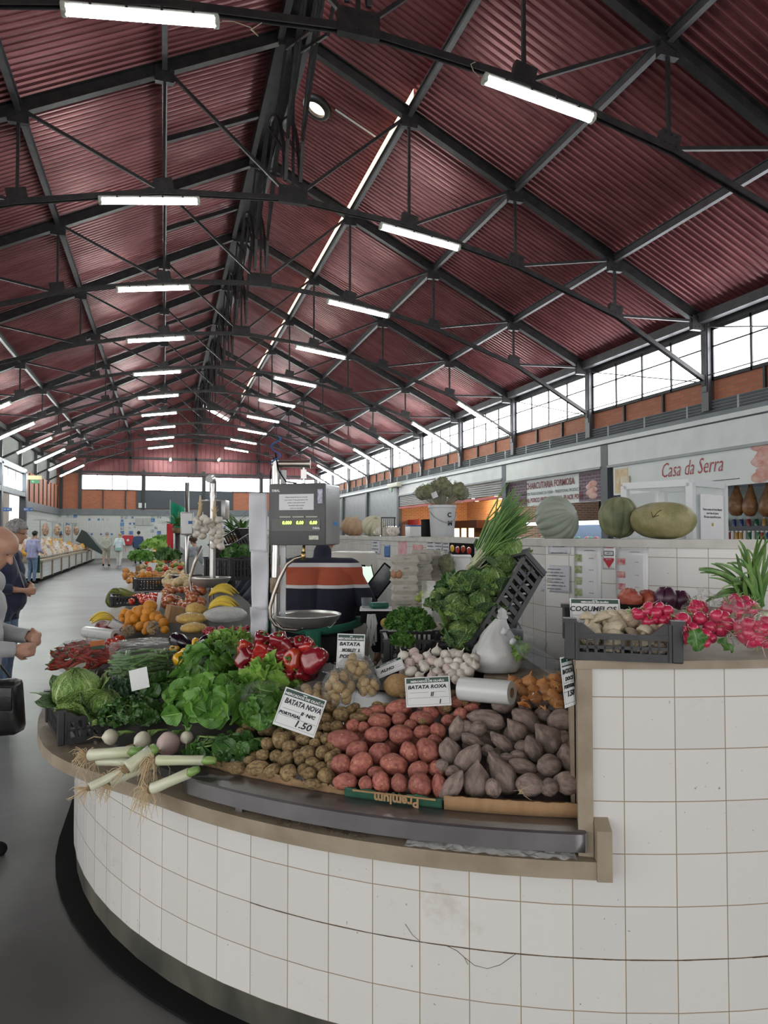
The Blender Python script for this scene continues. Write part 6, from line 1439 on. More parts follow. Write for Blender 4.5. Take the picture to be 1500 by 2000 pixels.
# melons
mel = M('melon_rind', (.05, .07, .012), (.22, .23, .04), 12, .45, bump=.3, stretch=(.5, 3, 3), rnd=.2); melf = M('melon_flesh', (.66, .58, .36), (.72, .66, .46), 5, .4)
o = thing('melon', 'dark green striped melon standing at the left rim of the counter', 'melon', hp(*cA(665, 862), .06)); MB().blob((0, 0, 0), .075, .075, .11, None, lambda p: 1+.015*math.cos(10*math.atan2(p.y, p.x)), 28, 16).build('rind', mel, o, True); o.rotation_euler = (.1, .35, 0)
o = thing('melon', 'second dark melon lying below the standing one', 'melon', hp(*cA(680, 880), .03)); MB().blob((0, 0, 0), .11, .075, .075, None, None, 24, 14).build('rind', mel, o, True)
o = thing('melon_half', 'cut pale melon half facing up beside the dark melon', 'melon', hp(*cA(760, 838), .10), (-.5, .5, 0)); b = MB(); b.blob((0, 0, 0), .12, .06, .06, None, None, 22, 12); b.v = [(x, y, min(z, 0)) for x, y, z in b.v]; b.build('rind', mel, o, True); MB().lathe([(0, 0), (.05, -.004), (.056, .0)], 22, Matrix.Diagonal((2, 1, 1, 1)) @ Matrix.Translation((0, 0, .003))).build('flesh', melf, o)
p = hp(*cA(760, 900), .0); crate('flat black crate under the melons', (p.x, p.y, p.z), (0, 0, .1), .34, .36, .09, dip=False)
p = hp(*cA(890, 815), .03); crate('black crate between the melons and the pale onions', (p.x, p.y, p.z), (0, 0, .1), .34, .3, .12, dip=False)
pon = M('pale_onion', (.58, .42, .2), (.66, .54, .32), 4, .4, rnd=.12)
PO = Heap([ball('pale_onion', pon, i, .85) for i in range(2)], 'pale golden onion in the pile behind the apples', 'onion', 'pale onions on the left side')
for i in range(34): PO.put(hp(*cA(R.uniform(960, 1100), R.uniform(715, 785)), .06+R.uniform(0, .06)), Euler((R.random(), R.random(), 0)), .04)
PO.done()
peach = M('peach_skin', (.50, .16, .04), (.60, .30, .06), 2, .5, rnd=.2)
PE = Heap([ball('peach', peach, i, .9) for i in range(2)], 'orange red fruit in the far pile left of the pale onions', 'fruit', 'orange red fruit on the left side')
for i in range(44): PE.put(hp(*cA(R.uniform(725, 960), R.uniform(705, 775)), .05+R.uniform(0, .04)), Euler((R.random(), R.random(), 0)), .038)
PE.done()
# corn bags, peanut bags
cornm = M('yellow_grain', (.62, .36, .05), (.70, .48, .12), 60, .6, bump=.5, bscale=140)
for i, (x, y, w_, h, lab) in enumerate(((1150, 932, 130, 90, 'round yellow grain bag on top of two others'), (1125, 985, 190, 75, 'middle yellow grain bag of the three stacked'), (1135, 1040, 160, 70, 'lowest yellow grain bag of the three stacked'))):
    p = hp(*cA(x, y), .07); d = depth(p); o = thing('grain_bag', lab, 'bag', p); rx, rz = w_/6/F*d, h/6/F*d
    MB().blob((0, 0, 0), rx*.93, rx*.7, rz*.93, None, lambda q: 1+.1*nz(q, 2, i), 24, 14).build('grain', cornm, o, True); bag_shell(None, 'film', bag_clear, o, (0, 0, 0), rx, rx*.76, rz, i, (0, -.06, .03) if i == 0 else None, 24, 14)
pea = M('peanut_shell', (.42, .27, .13), (.56, .42, .25), 8, .8, bump=.6, bscale=60, rnd=.15)
b = MB(); b.lathe([(.0, -1), (.35, -.9), (.5, -.5), (.36, 0), (.5, .5), (.35, .9), (0, 1)], 10); PN = Heap([b.build('peanut', pea, smooth=True)], 'peanut in a small clear bag below the oranges', 'peanut', 'peanuts in the small bags')
for i, (x, y, w_, h, lab) in enumerate(((765, 1048, 90, 66, 'left small clear bag of peanuts below the oranges'), (915, 1032, 76, 96, 'right upright clear bag of peanuts below the oranges'))):
    p = hp(*cA(x, y), .075)-FW*.06; d = depth(p); rx, rz = w_/6/F*d, h/6/F*d
    for k in range(34):
        q = V((R.gauss(0, 1), R.gauss(0, 1), R.gauss(0, 1))).normalized()*R.uniform(.6, .86); PN.put(p+V((q.x*rx, q.y*rx*.7, q.z*rz)), Euler((R.random()*6, R.random()*6, 0)), .0115)
    o = thing('peanut_bag', lab, 'bag', p); bag_shell(None, 'film', bag_clear, o, (0, 0, 0), rx, rx*.75, rz, i+4, None, 24, 14)
PN.done()
film_roll('roll of plastic bags lying behind the chilli bag', cA(505, 1062), cA(680, 1085), .04, .075, bpy.data.materials['roll_film'])
# aubergines, yellow peppers
aub = M('aubergine_skin', (.008, .004, .012), (.014, .006, .018), 3, .12, coat=.6)
def aubergine(lab, px, py, L, ang, off):
    p = hp(px, py, off); o = thing('aubergine', lab, 'aubergine', p, imgrot(ang).to_euler()); l = L/F*depth(p)/2; b = MB(); b.tube([(-l*1.0, 0, 0), (-l*.95, 0, 0), (-l*.7, 0, 0), (-l*.2, 0, 0), (l*.3, 0, 0), (l*.75, 0, 0), (l*.9, 0, 0)], [l*.1, l*.3, l*.5, l*.56, l*.46, l*.3, l*.2], 18); b.build('flesh', aub, o, True)
    b = MB(); b.tube([(l*.72, 0, 0), (l*.92, 0, 0), (l*1.2, 0, .01)], [l*.32, l*.2, l*.07], 10); b.build('calyx', pst, o, True)
aubergine('glossy black aubergine above the yellow peppers', *c5(890, 228), 56, 26, .09); aubergine('second black aubergine behind the edge on price card', *c5(1015, 222), 40, 150, .09); aubergine('black aubergine end beside the pale lettuce', *c5(1098, 238), 28, 70, .09)
yel = M('yellow_pepper', (.70, .36, .01), (.76, .44, .02), 3, .25, coat=.4)
YP = Heap([pepper(i+7, yel) for i in range(2)], 'yellow pepper beside the aubergines behind the greens', 'pepper', 'yellow peppers behind the greens')
for o in YP.p: o.name = 'yellow_pepper'
for (x, y, s_) in [(888, 330, 108), (985, 247, 100), (850, 262, 66), (915, 290, 76), (965, 255, 60)]: p = hp(*c5(x, y), .075); YP.put(p, Euler((R.uniform(-1.6, -1), R.uniform(-.5, .5), R.uniform(0, 3))), s_/6/F*depth(p))
YP.done()
# cards and small things among the fruit
card('dark small price card before the oranges', *cA(680, 1020), 24, 20, 25, [], off=.09, tilt=40); card('white card standing among the red fruit', *cA(930, 885), 8, 36, 4, [], off=.1, head=False); card('white card among the far fruit piles', *cA(888, 690), 14, 22, 8, [], off=.12, head=False)
p = hp(*cA(1035, 960), .06); o = tag(MB().box((0, 0, 0), (.13, .14, .11)).build('cardboard_box', bpy.data.materials['cardboard'], loc=p), 'small brown cardboard box beside the yellow grain bags', 'box'); o.rotation_euler = (0, .2, .2)
p = hp(*cA(845, 690), .05); o = tag(MB().box((0, 0, 0), (.3, .3, .1)).build('cardboard_box', bpy.data.materials['cardboard'], loc=p), 'low brown box behind the far fruit piles', 'box')
o = tag(bag_shell(None, 'produce_bag', bag_milky, None, (0, 0, 0), .14, .1, .05, 12, None, 24, 14), 'milky plastic bag lying under the bananas on the right', 'bag'); o.location = hp(440, 1200, .05)
o = tag(bag_shell(None, 'produce_bag', bag_milky, None, (0, 0, 0), .2, .12, .05, 14, None, 24, 14), 'long milky plastic bag across the far fruit piles', 'bag'); o.location = hp(*cA(880, 770), .06)
# small dark red pile of beets/pomegranates at the rim
PM = Heap([ball('plum', M('plum_skin', (.14, .02, .03), (.22, .05, .04), 3, .35, rnd=.2), i, .95) for i in range(2)], 'dark red fruit below the bananas at the rim', 'fruit', 'dark red fruit at the rim')
for i in range(14): PM.put(hp(*cA(R.uniform(560, 700), R.uniform(1015, 1055)), .05), Euler((R.random(), 0, 0)), .036)
PM.done()
# ================= far goods along the island (each pile a countable few)
far = [('green_apple', green_l, None, (.2, .3, .05), 'green'), ('orange', orm, None, None, 'orange'), ('tomato', tom, None, None, 'red'), ('pale_onion', pon, None, None, 'pale')]
FH = {}
for nme, mt_, _, _, cn in far:
    FH[nme] = Heap([ball(nme, M('green_apple_skin', (.16, .28, .05), (.3, .38, .08), 3, .4) if cn == 'green' else mt_, 0, .9)], 'small %s fruit in the far piles along the island counter' % cn, 'fruit', 'far %s fruit on the island' % cn)
kinds = list(FH); y = 8.2; ki = 0
while y < 30:
    k = kinds[ki % 4]; ki += 1
    for i in range(9 if y < 16 else 6): FH[k].put(V((CX-RR+R.uniform(.12, .75), y+R.uniform(0, .7), 0))+V((0, 0, 1))*(surf(CX-RR+.4, y)+R.uniform(.0, .12)), (0, 0, 0), .045 if y < 16 else .06)
    y += .9 if y < 16 else 1.4
for k in kinds: FH[k].done()
fm = [green_m, green_d, green_l]
for i, (px, py, dd, rr_, lab) in enumerate(((275, 1088, 12, .2, 'loose far leafy heap hanging at the aisle rim of the island'), (330, 1085, 10.5, .17, 'far leafy heap behind the fruit piles'), (300, 1066, 17, .28, 'far leafy heap further along the aisle rim'), (318, 1056, 24, .32, 'farthest leafy heap along the aisle rim'), (475, 1090, 7.5, .25, 'dark leafy heap left of the white papers'))):
    bunch('leaf_bunch', lab, 'leafy greens', at_d(px, py, dd), rr_, rr_*1.4, rr_*.5, 90, (.10+.006*dd)*1.0, .06+.004*dd, 'lobed', fm[i % 3], stem_g, .8, .4, (0, -.2, 0), 6)
# potted plants and flowers above the far stalls
def potplant(lab, px, py, dd, r, h, red=0):
    p = at_d(px, py, dd); o = thing('potted_plant', lab, 'plant', p); MB().lathe([(0, -h*.5), (r*.4, -h*.5), (r*.5, -.25*h), (r*.46, -.25*h)], 14).build('pot', kraft_d, o, True); MB().cyl((0, 0, -h*.5), (0, 0, -p.z), .07, .1, 12).build('stand', steel, o, True); b = MB()
    for i in range(46):
        a, e = R.uniform(0, 6.28), R.uniform(.2, 1.4); d = V((math.cos(e)*math.cos(a), math.cos(e)*math.sin(a), math.sin(e))); add_leaf(b, d*r*.1+V((0, 0, -.2*h)), d, V((0, 0, 1))-d*.3, h*R.uniform(.5, 1.0), .05*h+.02, 'plain', .8, .2, .1, i, 2, 5)
    b.build('leaves', green_d, o, True)
    if red:
        b = MB()
        for i in range(7): b.blob((R.uniform(-r, 0)-.1, R.uniform(-.1, .1), h*R.uniform(.1, .6)), .06, .06, .05, None, None, 8, 6)
        b.build('flowers', M('flower_red', (.6, .05, .05), (.6, .3, .3), 9, .5), o, True)
potplant('tall dark potted plant behind the garlic braids', 473, 1035, 9, .25, .42); potplant('far plant with red flowers near the garlic braids', 455, 1032, 11, .25, .45, 1); potplant('slim far plant beside the flag pole', 347, 1020, 19, .3, .6)
# crates and boxes on the inner side, seen between the posts
for i, (px, py, dd, lab) in enumerate(((462, 1110, 6.8, 'stack of dark crates left of the bending vendors'), (470, 1060, 8.2, 'black crate tilted behind the bending vendors'))):
    p = at_d(px, py, dd); crate(lab, (p.x, p.y, p.z-.1), (0, -.5 if i else 0, .4), .4, .5, .2, dip=False)
# ================= on and against the spine wall
def spine(px, py):
    d = ray(px, py); best = None
    for (xa, ya), (xb, yb) in zip(SP, SP[1:]):
        dx, dy = xb-xa, yb-ya; den = d.x*dy-d.y*dx
        if abs(den) < 1e-9: continue
        t = (xa*dy-ya*dx)/den; s = ((xa+t*d.x*0-0)*0); q = CAM+d*t; s = ((q.x-xa)*dx+(q.y-ya)*dy)/(dx*dx+dy*dy)
        if t > 0 and -.001 <= s <= 1.001 and (best is None or t < best[0]): best = (t, q, V((dx, dy, 0)).normalized())
    return best
def poster(name, label, cat, px0, py0, px1, py1, mat, marks=None):
    """a sheet fixed on the spine wall, given by its picture corners"""
    t0, a, dr = spine(px0, (py0+py1)/2); t1, c, dr2 = spine(px1, (py0+py1)/2)
    mid = (px0+px1)/2; tm_, m_, dr = spine(mid, (py0+py1)/2); zt = (CAM+ray(mid, py0)*tm_).z; zb_ = (CAM+ray(mid, py1)*tm_).z
    right = (c-a); right.z = 0; Wd = right.length; right.normalize(); n = right.cross(UP)
    if n.dot(m_-CAM) > 0: n = -n
    n = -right.cross(UP) if right.cross(UP).dot(CAM-m_) < 0 else right.cross(UP)
    Mx = Matrix((right, UP, n)).transposed().to_4x4(); Mx.translation = V((m_.x, m_.y, (zt+zb_)/2))+n*.004
    o = thing(name, label, cat); o.matrix_world = Mx
    b = MB(); hh = zt-zb_; b.grid(lambda u, v: V(((u-.5)*Wd, (v-.5)*hh, .0015*math.sin(u*7+v*5))), 6, 8); solidify(b.build('sheet', mat, o, True), .001)
    if marks: marks(o, Wd, hh)
    return o
def lines(n, f=.022, txt='preco por unidade e origem do produto'):
    def g(o, W, Hh):
        for i in range(n): text(txt[:18+(i*5) % 14], Hh*f*1.5, Matrix.Translation((0, Hh*(.36-.72*i/max(1, n-1)), .003)), dark_t, o, sx=min(1, W*.8/(Hh*f*1.5*11)))
    return g
wallp = M('wall_notice', (.60, .61, .67), (.55, .56, .62), 5, .5); plasp = M('laminated_sheet', (.60, .61, .64), (.66, .66, .68), 4, .18)
poster('notice', 'small white strip notice high on the spine tiles left of the long posters', 'notice', 1071, 1065, 1114, 1082, wallp, lines(2, .16))
poster('notice', 'square white printed notice on the spine tiles right of the tilted crate', 'notice', 1057, 1104, 1112, 1157, wallp, lines(7, .05))
gpic = M('green_picture', (.16, .24, .08), (.45, .5, .3), 60, .5); rpic = M('red_picture', (.45, .10, .12), (.6, .4, .38), 50, .5)
def veg(mat, ys):
    def g(o, W, Hh):
        for i, y in enumerate(ys): MB().box((-W*.34, Hh*y, .003), (W*.26, Hh*.13, .001)).build('picture', mat, o); text('preco kg', Hh*.022, Matrix.Translation((W*.15, Hh*y, .003)), dark_t, o)
        text('produtos frescos', Hh*.028, Matrix.Translation((W*.1, Hh*.44, .003)), dark_t, o)
    return g
poster('poster', 'tall laminated poster with green vegetable pictures on the spine tiles', 'poster', 1122, 1068, 1174, 1180, plasp, veg(gpic, (.3, .1, -.1, -.3)))
poster('poster', 'tall laminated poster with red vegetable pictures on the spine tiles', 'poster', 1204, 1072, 1266, 1170, plasp, veg(rpic, (.24, -.02, -.26)))
def arrowm(o, W, Hh):
    text('Freshness', Hh*.13, Matrix.Translation((0, Hh*.43, .003)), red_t, o, sx=.8); MB().box((0, Hh*.18, .003), (W*.8, Hh*.2, .001)).build('ink_box', dark_t, o); MB().box((0, Hh*.18, .0036), (W*.7, Hh*.14, .001)).build('white_box', plasp, o); text('-18\u00b0C', Hh*.1, Matrix.Translation((0, Hh*.18, .0045)), dark_t, o)
    b = MB(); b.add([(-W*.42, -.02*Hh, .003), (W*.42, -.02*Hh, .003), (W*.42, -.12*Hh, .003), (.0, -.45*Hh, .003), (-W*.42, -.12*Hh, .003)], [(0, 4, 3, 2, 1)]); b.build('red_arrow', red_t, o); text('BELOW', Hh*.07, Matrix.Translation((0, -Hh*.08, .005)), plasp, o)
poster('arrow_sticker', 'small sticker with a red downward arrow between the two tall posters', 'sticker', 1178, 1066, 1202, 1112, plasp, arrowm)
pink = M('pink_sheet', (.55, .22, .26), (.62, .42, .42), 12, .5)
for i, (x0, y0, x1, y1, m_, lab) in enumerate(((725, 1056, 743, 1082, wallp, 'small printed sheet on the spine tiles beside the white freezer'), (751, 1064, 762, 1088, bl, 'small blue printed sheet on the spine tiles'), (778, 1051, 795, 1105, pink, 'tall pink sheet on the spine tiles'), (806, 1064, 826, 1092, rpic, 'red and white sheet above the egg cartons'), (834, 1056, 850, 1084, wallp, 'handwritten price sheet right of the red and white one'), (850, 1052, 864, 1076, wallp, 'handwritten price sheet below the white bucket'), (866, 1052, 878, 1078, wallp, 'handwritten price sheet beside the pepper picture'))):
    poster('notice', lab, 'notice', x0, y0, x1, y1, m_, lines(4, .09) if m_ is wallp else None)
def pepq(o, W, Hh):
    for i, c in enumerate((yel, pepr[1], pepr[2], pepr[1])): MB().blob((W*(-.33+.22*i), -Hh*(.1+.06*(i % 2)), .004), W*.09, Hh*.2, .003, None, None, 12, 8).build('pepper_print', c, o, True)
poster('poster', 'black picture board with coloured peppers leaning on the spine wall', 'poster', 876, 1049, 926, 1087, black, pepq)
ZT = 1.617
def sd(px, add=.13): return spine(px, 1045)[0]+add
def ontop(px, dd, z=ZT): d = ray(px, 1040); dd = sd(px); return V((CAM.x+d.x*dd, CAM.y+d.y*dd, z))
# pumpkins
def pumpkin(label, px, w_px, h_px, dd, mat, ribs, depthr, rot=(0, 0, 0), stem=True, shape=None, z=ZT, py=None):
    dd = sd(px)
    rx = w_px/2/F*dd; rz = h_px/2/F*dd; c = at_d(px, py, dd) if py else V((*ontop(px, dd).xy, z+rz*.97)); o = thing('pumpkin', label, 'pumpkin', c, rot); b = MB()
    def g(p):
        a = math.atan2(p.y, p.x); k = 1-depthr*1.6*(1-abs(math.sin(a*ribs/2)))**1.5*(1-abs(p.z)**6)
        k *= 1-.16*max(0, abs(p.z)-.8)*5*.4; k *= 1+.025*nz(p, 2, ribs)
        if shape: k *= shape(p)
        return k
    b.blob((0, 0, 0), rx, rx, rz, None, g, 110, 30); b.build('rind', mat, o, True)
    if stem: b = MB(); b.tube([(0, 0, rz*.9), (0, 0, rz*1.06), (rx*.06, 0, rz*1.14)], [rx*.14, rx*.08, rx*.07], 8); b.build('stem', root_m, o, True)
    return o
pg = M('grey_green_rind', (.20, .24, .19), (.33, .37, .31), 5, .55, bump=.3, bscale=30, stretch=(1, 1, .4)); pgr = M('green_rough_rind', (.09, .11, .055), (.24, .25, .14), 9, .6, bump=.6, bscale=30); ptan = M('tan_green_rind', (.20, .20, .08), (.36, .32, .16), 12, .55, bump=.7, bscale=60, spots=(.46, .42, .27), spot_scale=110, spot_at=.22); pbr = M('brown_tan_rind', (.36, .22, .13), (.46, .33, .21), 6, .55, bump=.4); ppale = M('pale_rind', (.46, .44, .30), (.56, .54, .40), 4, .5)
pumpkin('big grey green ribbed pumpkin standing nearest the chive bundle', 1088, 95, 80, 3.95, pg, 16, .05, (rad(70), rad(20), .5), False, None, py=1015)
pumpkin('rough dark green pointed pumpkin in the middle of the three big ones', 1208, 78, 92, 3.75, pgr, 10, .05, (0, .06, .6), False, lambda p: (1-.13*max(0, p.z)**1.2) if p.z > 0 else 1, py=1008)
o = pumpkin('big tan green speckled pumpkin at the right of the three', 1295, 122, 80, 3.35, ptan, 10, .012, (0, 0, .3), False, lambda p: 1-.05*max(0, p.z-.5)*2, py=1016)
rx = 61/F*sd(1295); nf = (CAM-o.location); nf.z = 0; nf.normalize(); b = MB()
mi = o.matrix_basis.to_3x3().transposed()
for (x0, z0, x1, z1) in ((-.38, .38, -.3, .1), (-.3, .1, -.16, .36), (-.16, .36, -.05, .46), (-.28, .14, -.12, .2)):
    def onr(x, z): s_ = Matrix.Rotation(math.atan2(x, 1)*1.0, 3, 'Z') @ nf; zz = z*40/F*sd(1295); k = math.sqrt(max(.05, 1-(z)**2)); return mi @ (s_*rx*1.003*k+V((0, 0, zz)))
    b.tube([onr(x0+(x1-x0)*k/4, z0+(z1-z0)*k/4) for k in range(5)], .0022, 5)
b.build('scar', M('bark_scar', (.06, .04, .02), rough=.9), o)
pumpkin('brown tan ribbed squash at the left end of the spine wall', 689, 46, 40, 6.3, pbr, 12, .06, (.2, .35, 0), True, py=1029)
pumpkin('pale ribbed pumpkin next to the brown tan squash', 730, 48, 40, 6.2, ppale, 12, .09, (rad(35), 0, 0), True, py=1028)
HG = Heap([garlic(i, garl) for i in range(2)], 'garlic bulb of the string lying on the spine wall beside the pale pumpkin', 'garlic', 'garlic string on the spine wall')
for i in range(18): HG.put(at_d(735+i*2.3, 1042-5*(i % 2)-R.random()*2, sd(735+i*2.3, .06)), Euler((R.random(), R.random(), R.random()*6)), .036)
HG.done()
# dried oregano bunches in a bucket
D3 = sd(864); bp_ = ontop(864, D3); bk = thing('bucket', 'translucent white bucket with black marker letters on the spine wall', 'bucket', bp_); bw = M('bucket_plastic', (.58, .60, .62), (.50, .52, .55), 3, .3); rb = 26/F*D3; hb = 62/F*D3
b = MB(); b.lathe([(0, .002), (rb*.86, .002), (rb*.88, .006), (rb*1.0, hb*.9), (rb*1.06, hb*.92), (rb*1.06, hb), (rb*.98, hb), (rb*.96, hb*.9), (rb*.84, .01), (0, .01)], 36); b.build('pail', bw, bk, True, 40)
b = MB(); b.tube([(rb*math.cos(a)*1.02, -rb*abs(math.sin(a))*1.05, hb*(.8-.35*math.sin(a))) for a in [PI*k/12 for k in range(13)]], .003, 6); b.build('wire_handle', inx, bk, True)
fr = -FW
for (s_, x, z) in (('C', .45, .68), ('M', .5, .42)): text(s_, .055, TM(V((0, 0, z*hb))+(RT*x+fr*math.sqrt(1-x*x))*rb*1.0, RT*.9+FW*.45, UP), ink, bk, 'handwriting', bold=.002)
dry = M('dried_herb', (.11, .12, .055), (.25, .25, .14), 40, .9, bump=.8, bscale=90); wrap = film('wrap_film', .03, (.4, .42, .4), .08, .5, 20)
for i in range(9):
    a = -0.95+1.9*i/8; dirn = (RT*math.sin(a)*.9+UP*math.cos(a*.75)+FW*(.25*math.cos(i*2.1))).normalized(); base = bp_+V((0, 0, hb*.75))+FW*.02*(i % 3-1); Ls = .27+.03*math.cos(i*1.7)
    o = thing('herb_bundle', 'cellophane cone of dried herbs in the white bucket, %s from the left' % ['first', 'second', 'third', 'fourth', 'fifth', 'sixth', 'seventh', 'eighth', 'ninth'][i], 'herbs', base, frame(dirn, RT).to_euler())
    b = MB()
    for k in range(16): q = V((R.gauss(0, .022), R.gauss(0, .016), 0)); b.tube([(q.x*.2, q.y*.2, 0), (q.x, q.y, Ls*.7)], .0015, 4)
    b.build('stalks', M('dry_stalk', (.30, .26, .15), rough=.9) if i == 0 else bpy.data.materials['dry_stalk'], o)
    b = MB(); b.blob((0, 0, Ls*.85), .062, .045, .06, None, lambda p: 1+.28*nz(p, 6, i)+.12*nz(p, 16, i), 30, 18); b.build('dried_flowers', dry, o, True)
    b = MB(); b.lathe([(.014, .03), (.04, Ls*.5), (.068, Ls*.8), (.074, Ls*1.02)], 20, Matrix.Diagonal((1, .75, 1, 1)), lambda a, z: 1+.06*math.sin(a*6)); b.build('cellophane', wrap, o, True)
    if i in (2, 3): MB().box((0, -.056, Ls*.74), (.05, .001, .05)).build('white_tag', paper, o)
# small boxes next to the bucket
for px, w_, h, m_, lab, nme in ((815, .2, .11, whitepaint, 'small white box with a blue lid left of the bucket', 'lidded_box'), (834, .07, .16, black, 'black tin standing left of the bucket', 'tin'), (760, .14, .1, M('egg_pulp', (.44, .42, .36), (.52, .49, .44), 30, .9, bump=.4), 'pulp egg carton lying behind the garlic string', 'egg_carton')):
    p = ontop(px, 5.6); o = thing(nme, lab, 'box', p); MB().box((0, 0, h*.45), (w_, .14, h*.9), bev=.008).build('body', m_, o, True, 40); MB().box((0, 0, h*.94), (w_*1.04, .146, h*.12), bev=.006).build('lid', bl if nme == 'lidded_box' else m_, o, True, 40)
p = ontop(758, 6.6); o = thing('utensil_rack', 'dark wire rack of hanging utensils behind the garlic string', 'rack', p); b = MB()
for x in (-.075, .075): b.cyl((x, 0, 0), (x, 0, .2), .005, n=6)
b.box((0, 0, .2), (.16, .04, .012)); b.build('frame', steel, o)
for i in range(6): MB().tube([(-.06+.024*i, -.02, .19), (-.06+.024*i, -.02, .12), (-.06+.024*i+.006, -.02, .08-.015*(i % 2))], [.002, .003, .009], 6).build('utensil', steel, o, True)
# ================= inside the stall
it = thing('work_table', 'brown edged work table inside the stall under the egg cartons', 'table', (0, 0, 0))
tv = [(1.38, 3.95), (1.68, 3.5), (2.02, 3.75), (2.15, 4.9), (1.65, 4.9)]
MB().prism([(x, y) for x, y in tv], .97, 1.0).build('table_top', M('table_wood', (.13, .095, .07), (.2, .15, .11), 6, .45), it)
for (x, y) in ((1.46, 4.0), (1.7, 3.65), (2.0, 4.7), (1.7, 4.75)): MB().box((x, y, .485), (.05, .05, .97)).build('leg', steel, it)
pulp = bpy.data.materials['egg_pulp']; ptext = M('carton_print', (.12, .13, .2), rough=.8)
def carton(lab=None):
    o = thing('egg_carton', 'grey pulp carton in the tall stacks of egg cartons inside the stall', 'egg carton', group='stacked egg cartons'); b = MB()
    def tr(z0, z1, w0, l0, w1, l1): return b.add([(-w0/2, -l0/2, z0), (w0/2, -l0/2, z0), (w0/2, l0/2, z0), (-w0/2, l0/2, z0), (-w1/2, -l1/2, z1), (w1/2, -l1/2, z1), (w1/2, l1/2, z1), (-w1/2, l1/2, z1)], [(3, 2, 1, 0), (4, 5, 6, 7), (0, 1, 5, 4), (1, 2, 6, 5), (2, 3, 7, 6), (3, 0, 4, 7)])
    for i in range(3):
        for j in range(2): b.lathe([(.014, 0), (.019, .008), (.024, .03)], 10, Matrix.Translation((-.048+.048*i, -.024+.048*j, 0)))
    tr(.004, .03, .128, .08, .154, .104); b.box((0, 0, .03), (.158, .108, .005)); b.build('tray', pulp, o, True, 30)
    b = MB(); tr(.032, .062, .154, .104, .138, .086); tr(.0, .0, 0, 0, 0, 0) if 0 else None
    for i in range(2): b.box((-.037+.074*i, 0, .064), (.055, .075, .006), bev=.002)
    b.build('lid', pulp, o, True, 30)
    for i in range(2): text('OVOS', .013, Matrix.Translation((-.037+.074*i, 0, .0675)), ptext, o)
    text('ovos M', .011, TM((0, -.05, .047), (1, 0, 0), (0, .3, 1)), ptext, o); return o
ca = carton(); first = True
for (px, dd, rows, y0) in ((789, 4.25, 5, 1180), (806, 4.35, 1, 1103), (818, 4.42, 4, 1158), (838, 4.55, 4, 1150), (822, 4.5, 1, 1094)):
    for i in range(rows):
        p = at_d(px+R.uniform(-2, 2), y0-i*18.5, dd); rz = -YAW+R.uniform(-.12, .12)+.15
        if first: ca.location = p; ca.rotation_euler = (0, 0, rz); first = False
        else: dup(ca, p, (0, 0, rz))
for k in range(5): dup(ca, at_d(789+(k % 2)*30, 1198+16*(k//2), 4.3+.15*(k % 2)), (0, 0, -YAW+.1*k))
# two brown eggs peeping out
for i in range(2): tag(MB().blob((0, 0, 0), .022, .022, .028, None, None, 14, 10).build('egg', M('egg_brown', (.42, .22, .12), rough=.5) if i == 0 else bpy.data.materials['egg_brown'], smooth=True, loc=at_d(770+9*i, 1121, 4.2)), 'brown egg showing in the top carton of the left stack', 'egg', 'brown eggs in the top carton')
# freezer, till
o = thing('freezer', 'cream white fridge with a dark door recess against the spine wall', 'fridge', (*at_d(690, 1090, 5.7).xy, 0), (0, 0, -YAW-.2)); MB().box((0, 0, .75), (.34, .3, 1.5), bev=.03).build('body', M('cream_enamel', (.58, .57, .52), rough=.35), o, True, 40); MB().box((.1, -.155, 1.32), (.075, .02, .16), bev=.008).build('door_recess', black, o)
o = thing('till_screen', 'black till with a pale green lit screen beside the vendor', 'till', at_d(717, 1126, 5.5), (0, 0, -YAW+.5)); MB().box((0, .05, -.02), (.14, .1, .26), Matrix.Rotation(-.45, 3, 'X'), .01).build('case', black, o, True, 40); MB().box((-.005, -.012, .01), (.1, .004, .15), Matrix.Rotation(-.45, 3, 'X')).build('screen', emit('till_screen_glow', (.5, .62, .52), .7), o); MB().box((.0, .05, -.24), (.16, .16, .18), bev=.01).build('base', black, o, True, 40)
o = thing('touch_monitor', 'dark tilted touch monitor between the till and the egg cartons', 'monitor', at_d(744, 1134, 5.2), imgrot(-52).to_euler()); MB().box((0, 0, 0), (.25, .13, .018), bev=.006).build('case', black, o, True, 40); MB().box((0, 0, .011), (.225, .108, .003)).build('screen', M('dark_screen', (.05, .06, .08), (.08, .09, .11), 40, .12), o)
o = thing('balance', 'black weighing box with papers on the work table', 'box', at_d(735, 1203, 4.3), (0, 0, -YAW)); MB().box((0, 0, 0), (.19, .16, .07), bev=.008).build('body', black, o, True, 40); MB().box((0, 0, .045), (.2, .17, .012)).build('paper_pile', paper, o)
tag(MB().box((0, 0, 0), (.11, .07, .035), bev=.01).build('green_tray', M('dark_green_plastic', (.02, .12, .09), rough=.4), smooth=True, loc=at_d(740, 1182, 4.25)), 'small dark green tray on the work table', 'tray')
tag(MB().lathe([(0, -.03), (.03, -.03), (.034, .03), (.031, .03), (.028, -.025)], 16).build('glass', petm, smooth=True, loc=at_d(716, 1177, 4.3)), 'small clear beaker left of the green tray', 'glass')
o = thing('yellow_melon', 'yellow round melon on the work table edge', 'melon', at_d(754, 1217, 4.1)); MB().blob((0, 0, 0), .034, .034, .03, None, None, 18, 12).build('rind', M('yellow_rind', (.55, .36, .06), (.62, .45, .12), 6, .45), o, True)
b = MB()
for i in range(7): q = at_d(726+R.uniform(-6, 6), 1200, 4.05); b.tube([q, q+V((R.uniform(-.02, .02), -.01, -.05)), q+V((R.uniform(-.03, .03), -.015, -.13-R.random()*.05))], [.012, .010, .007], 6)
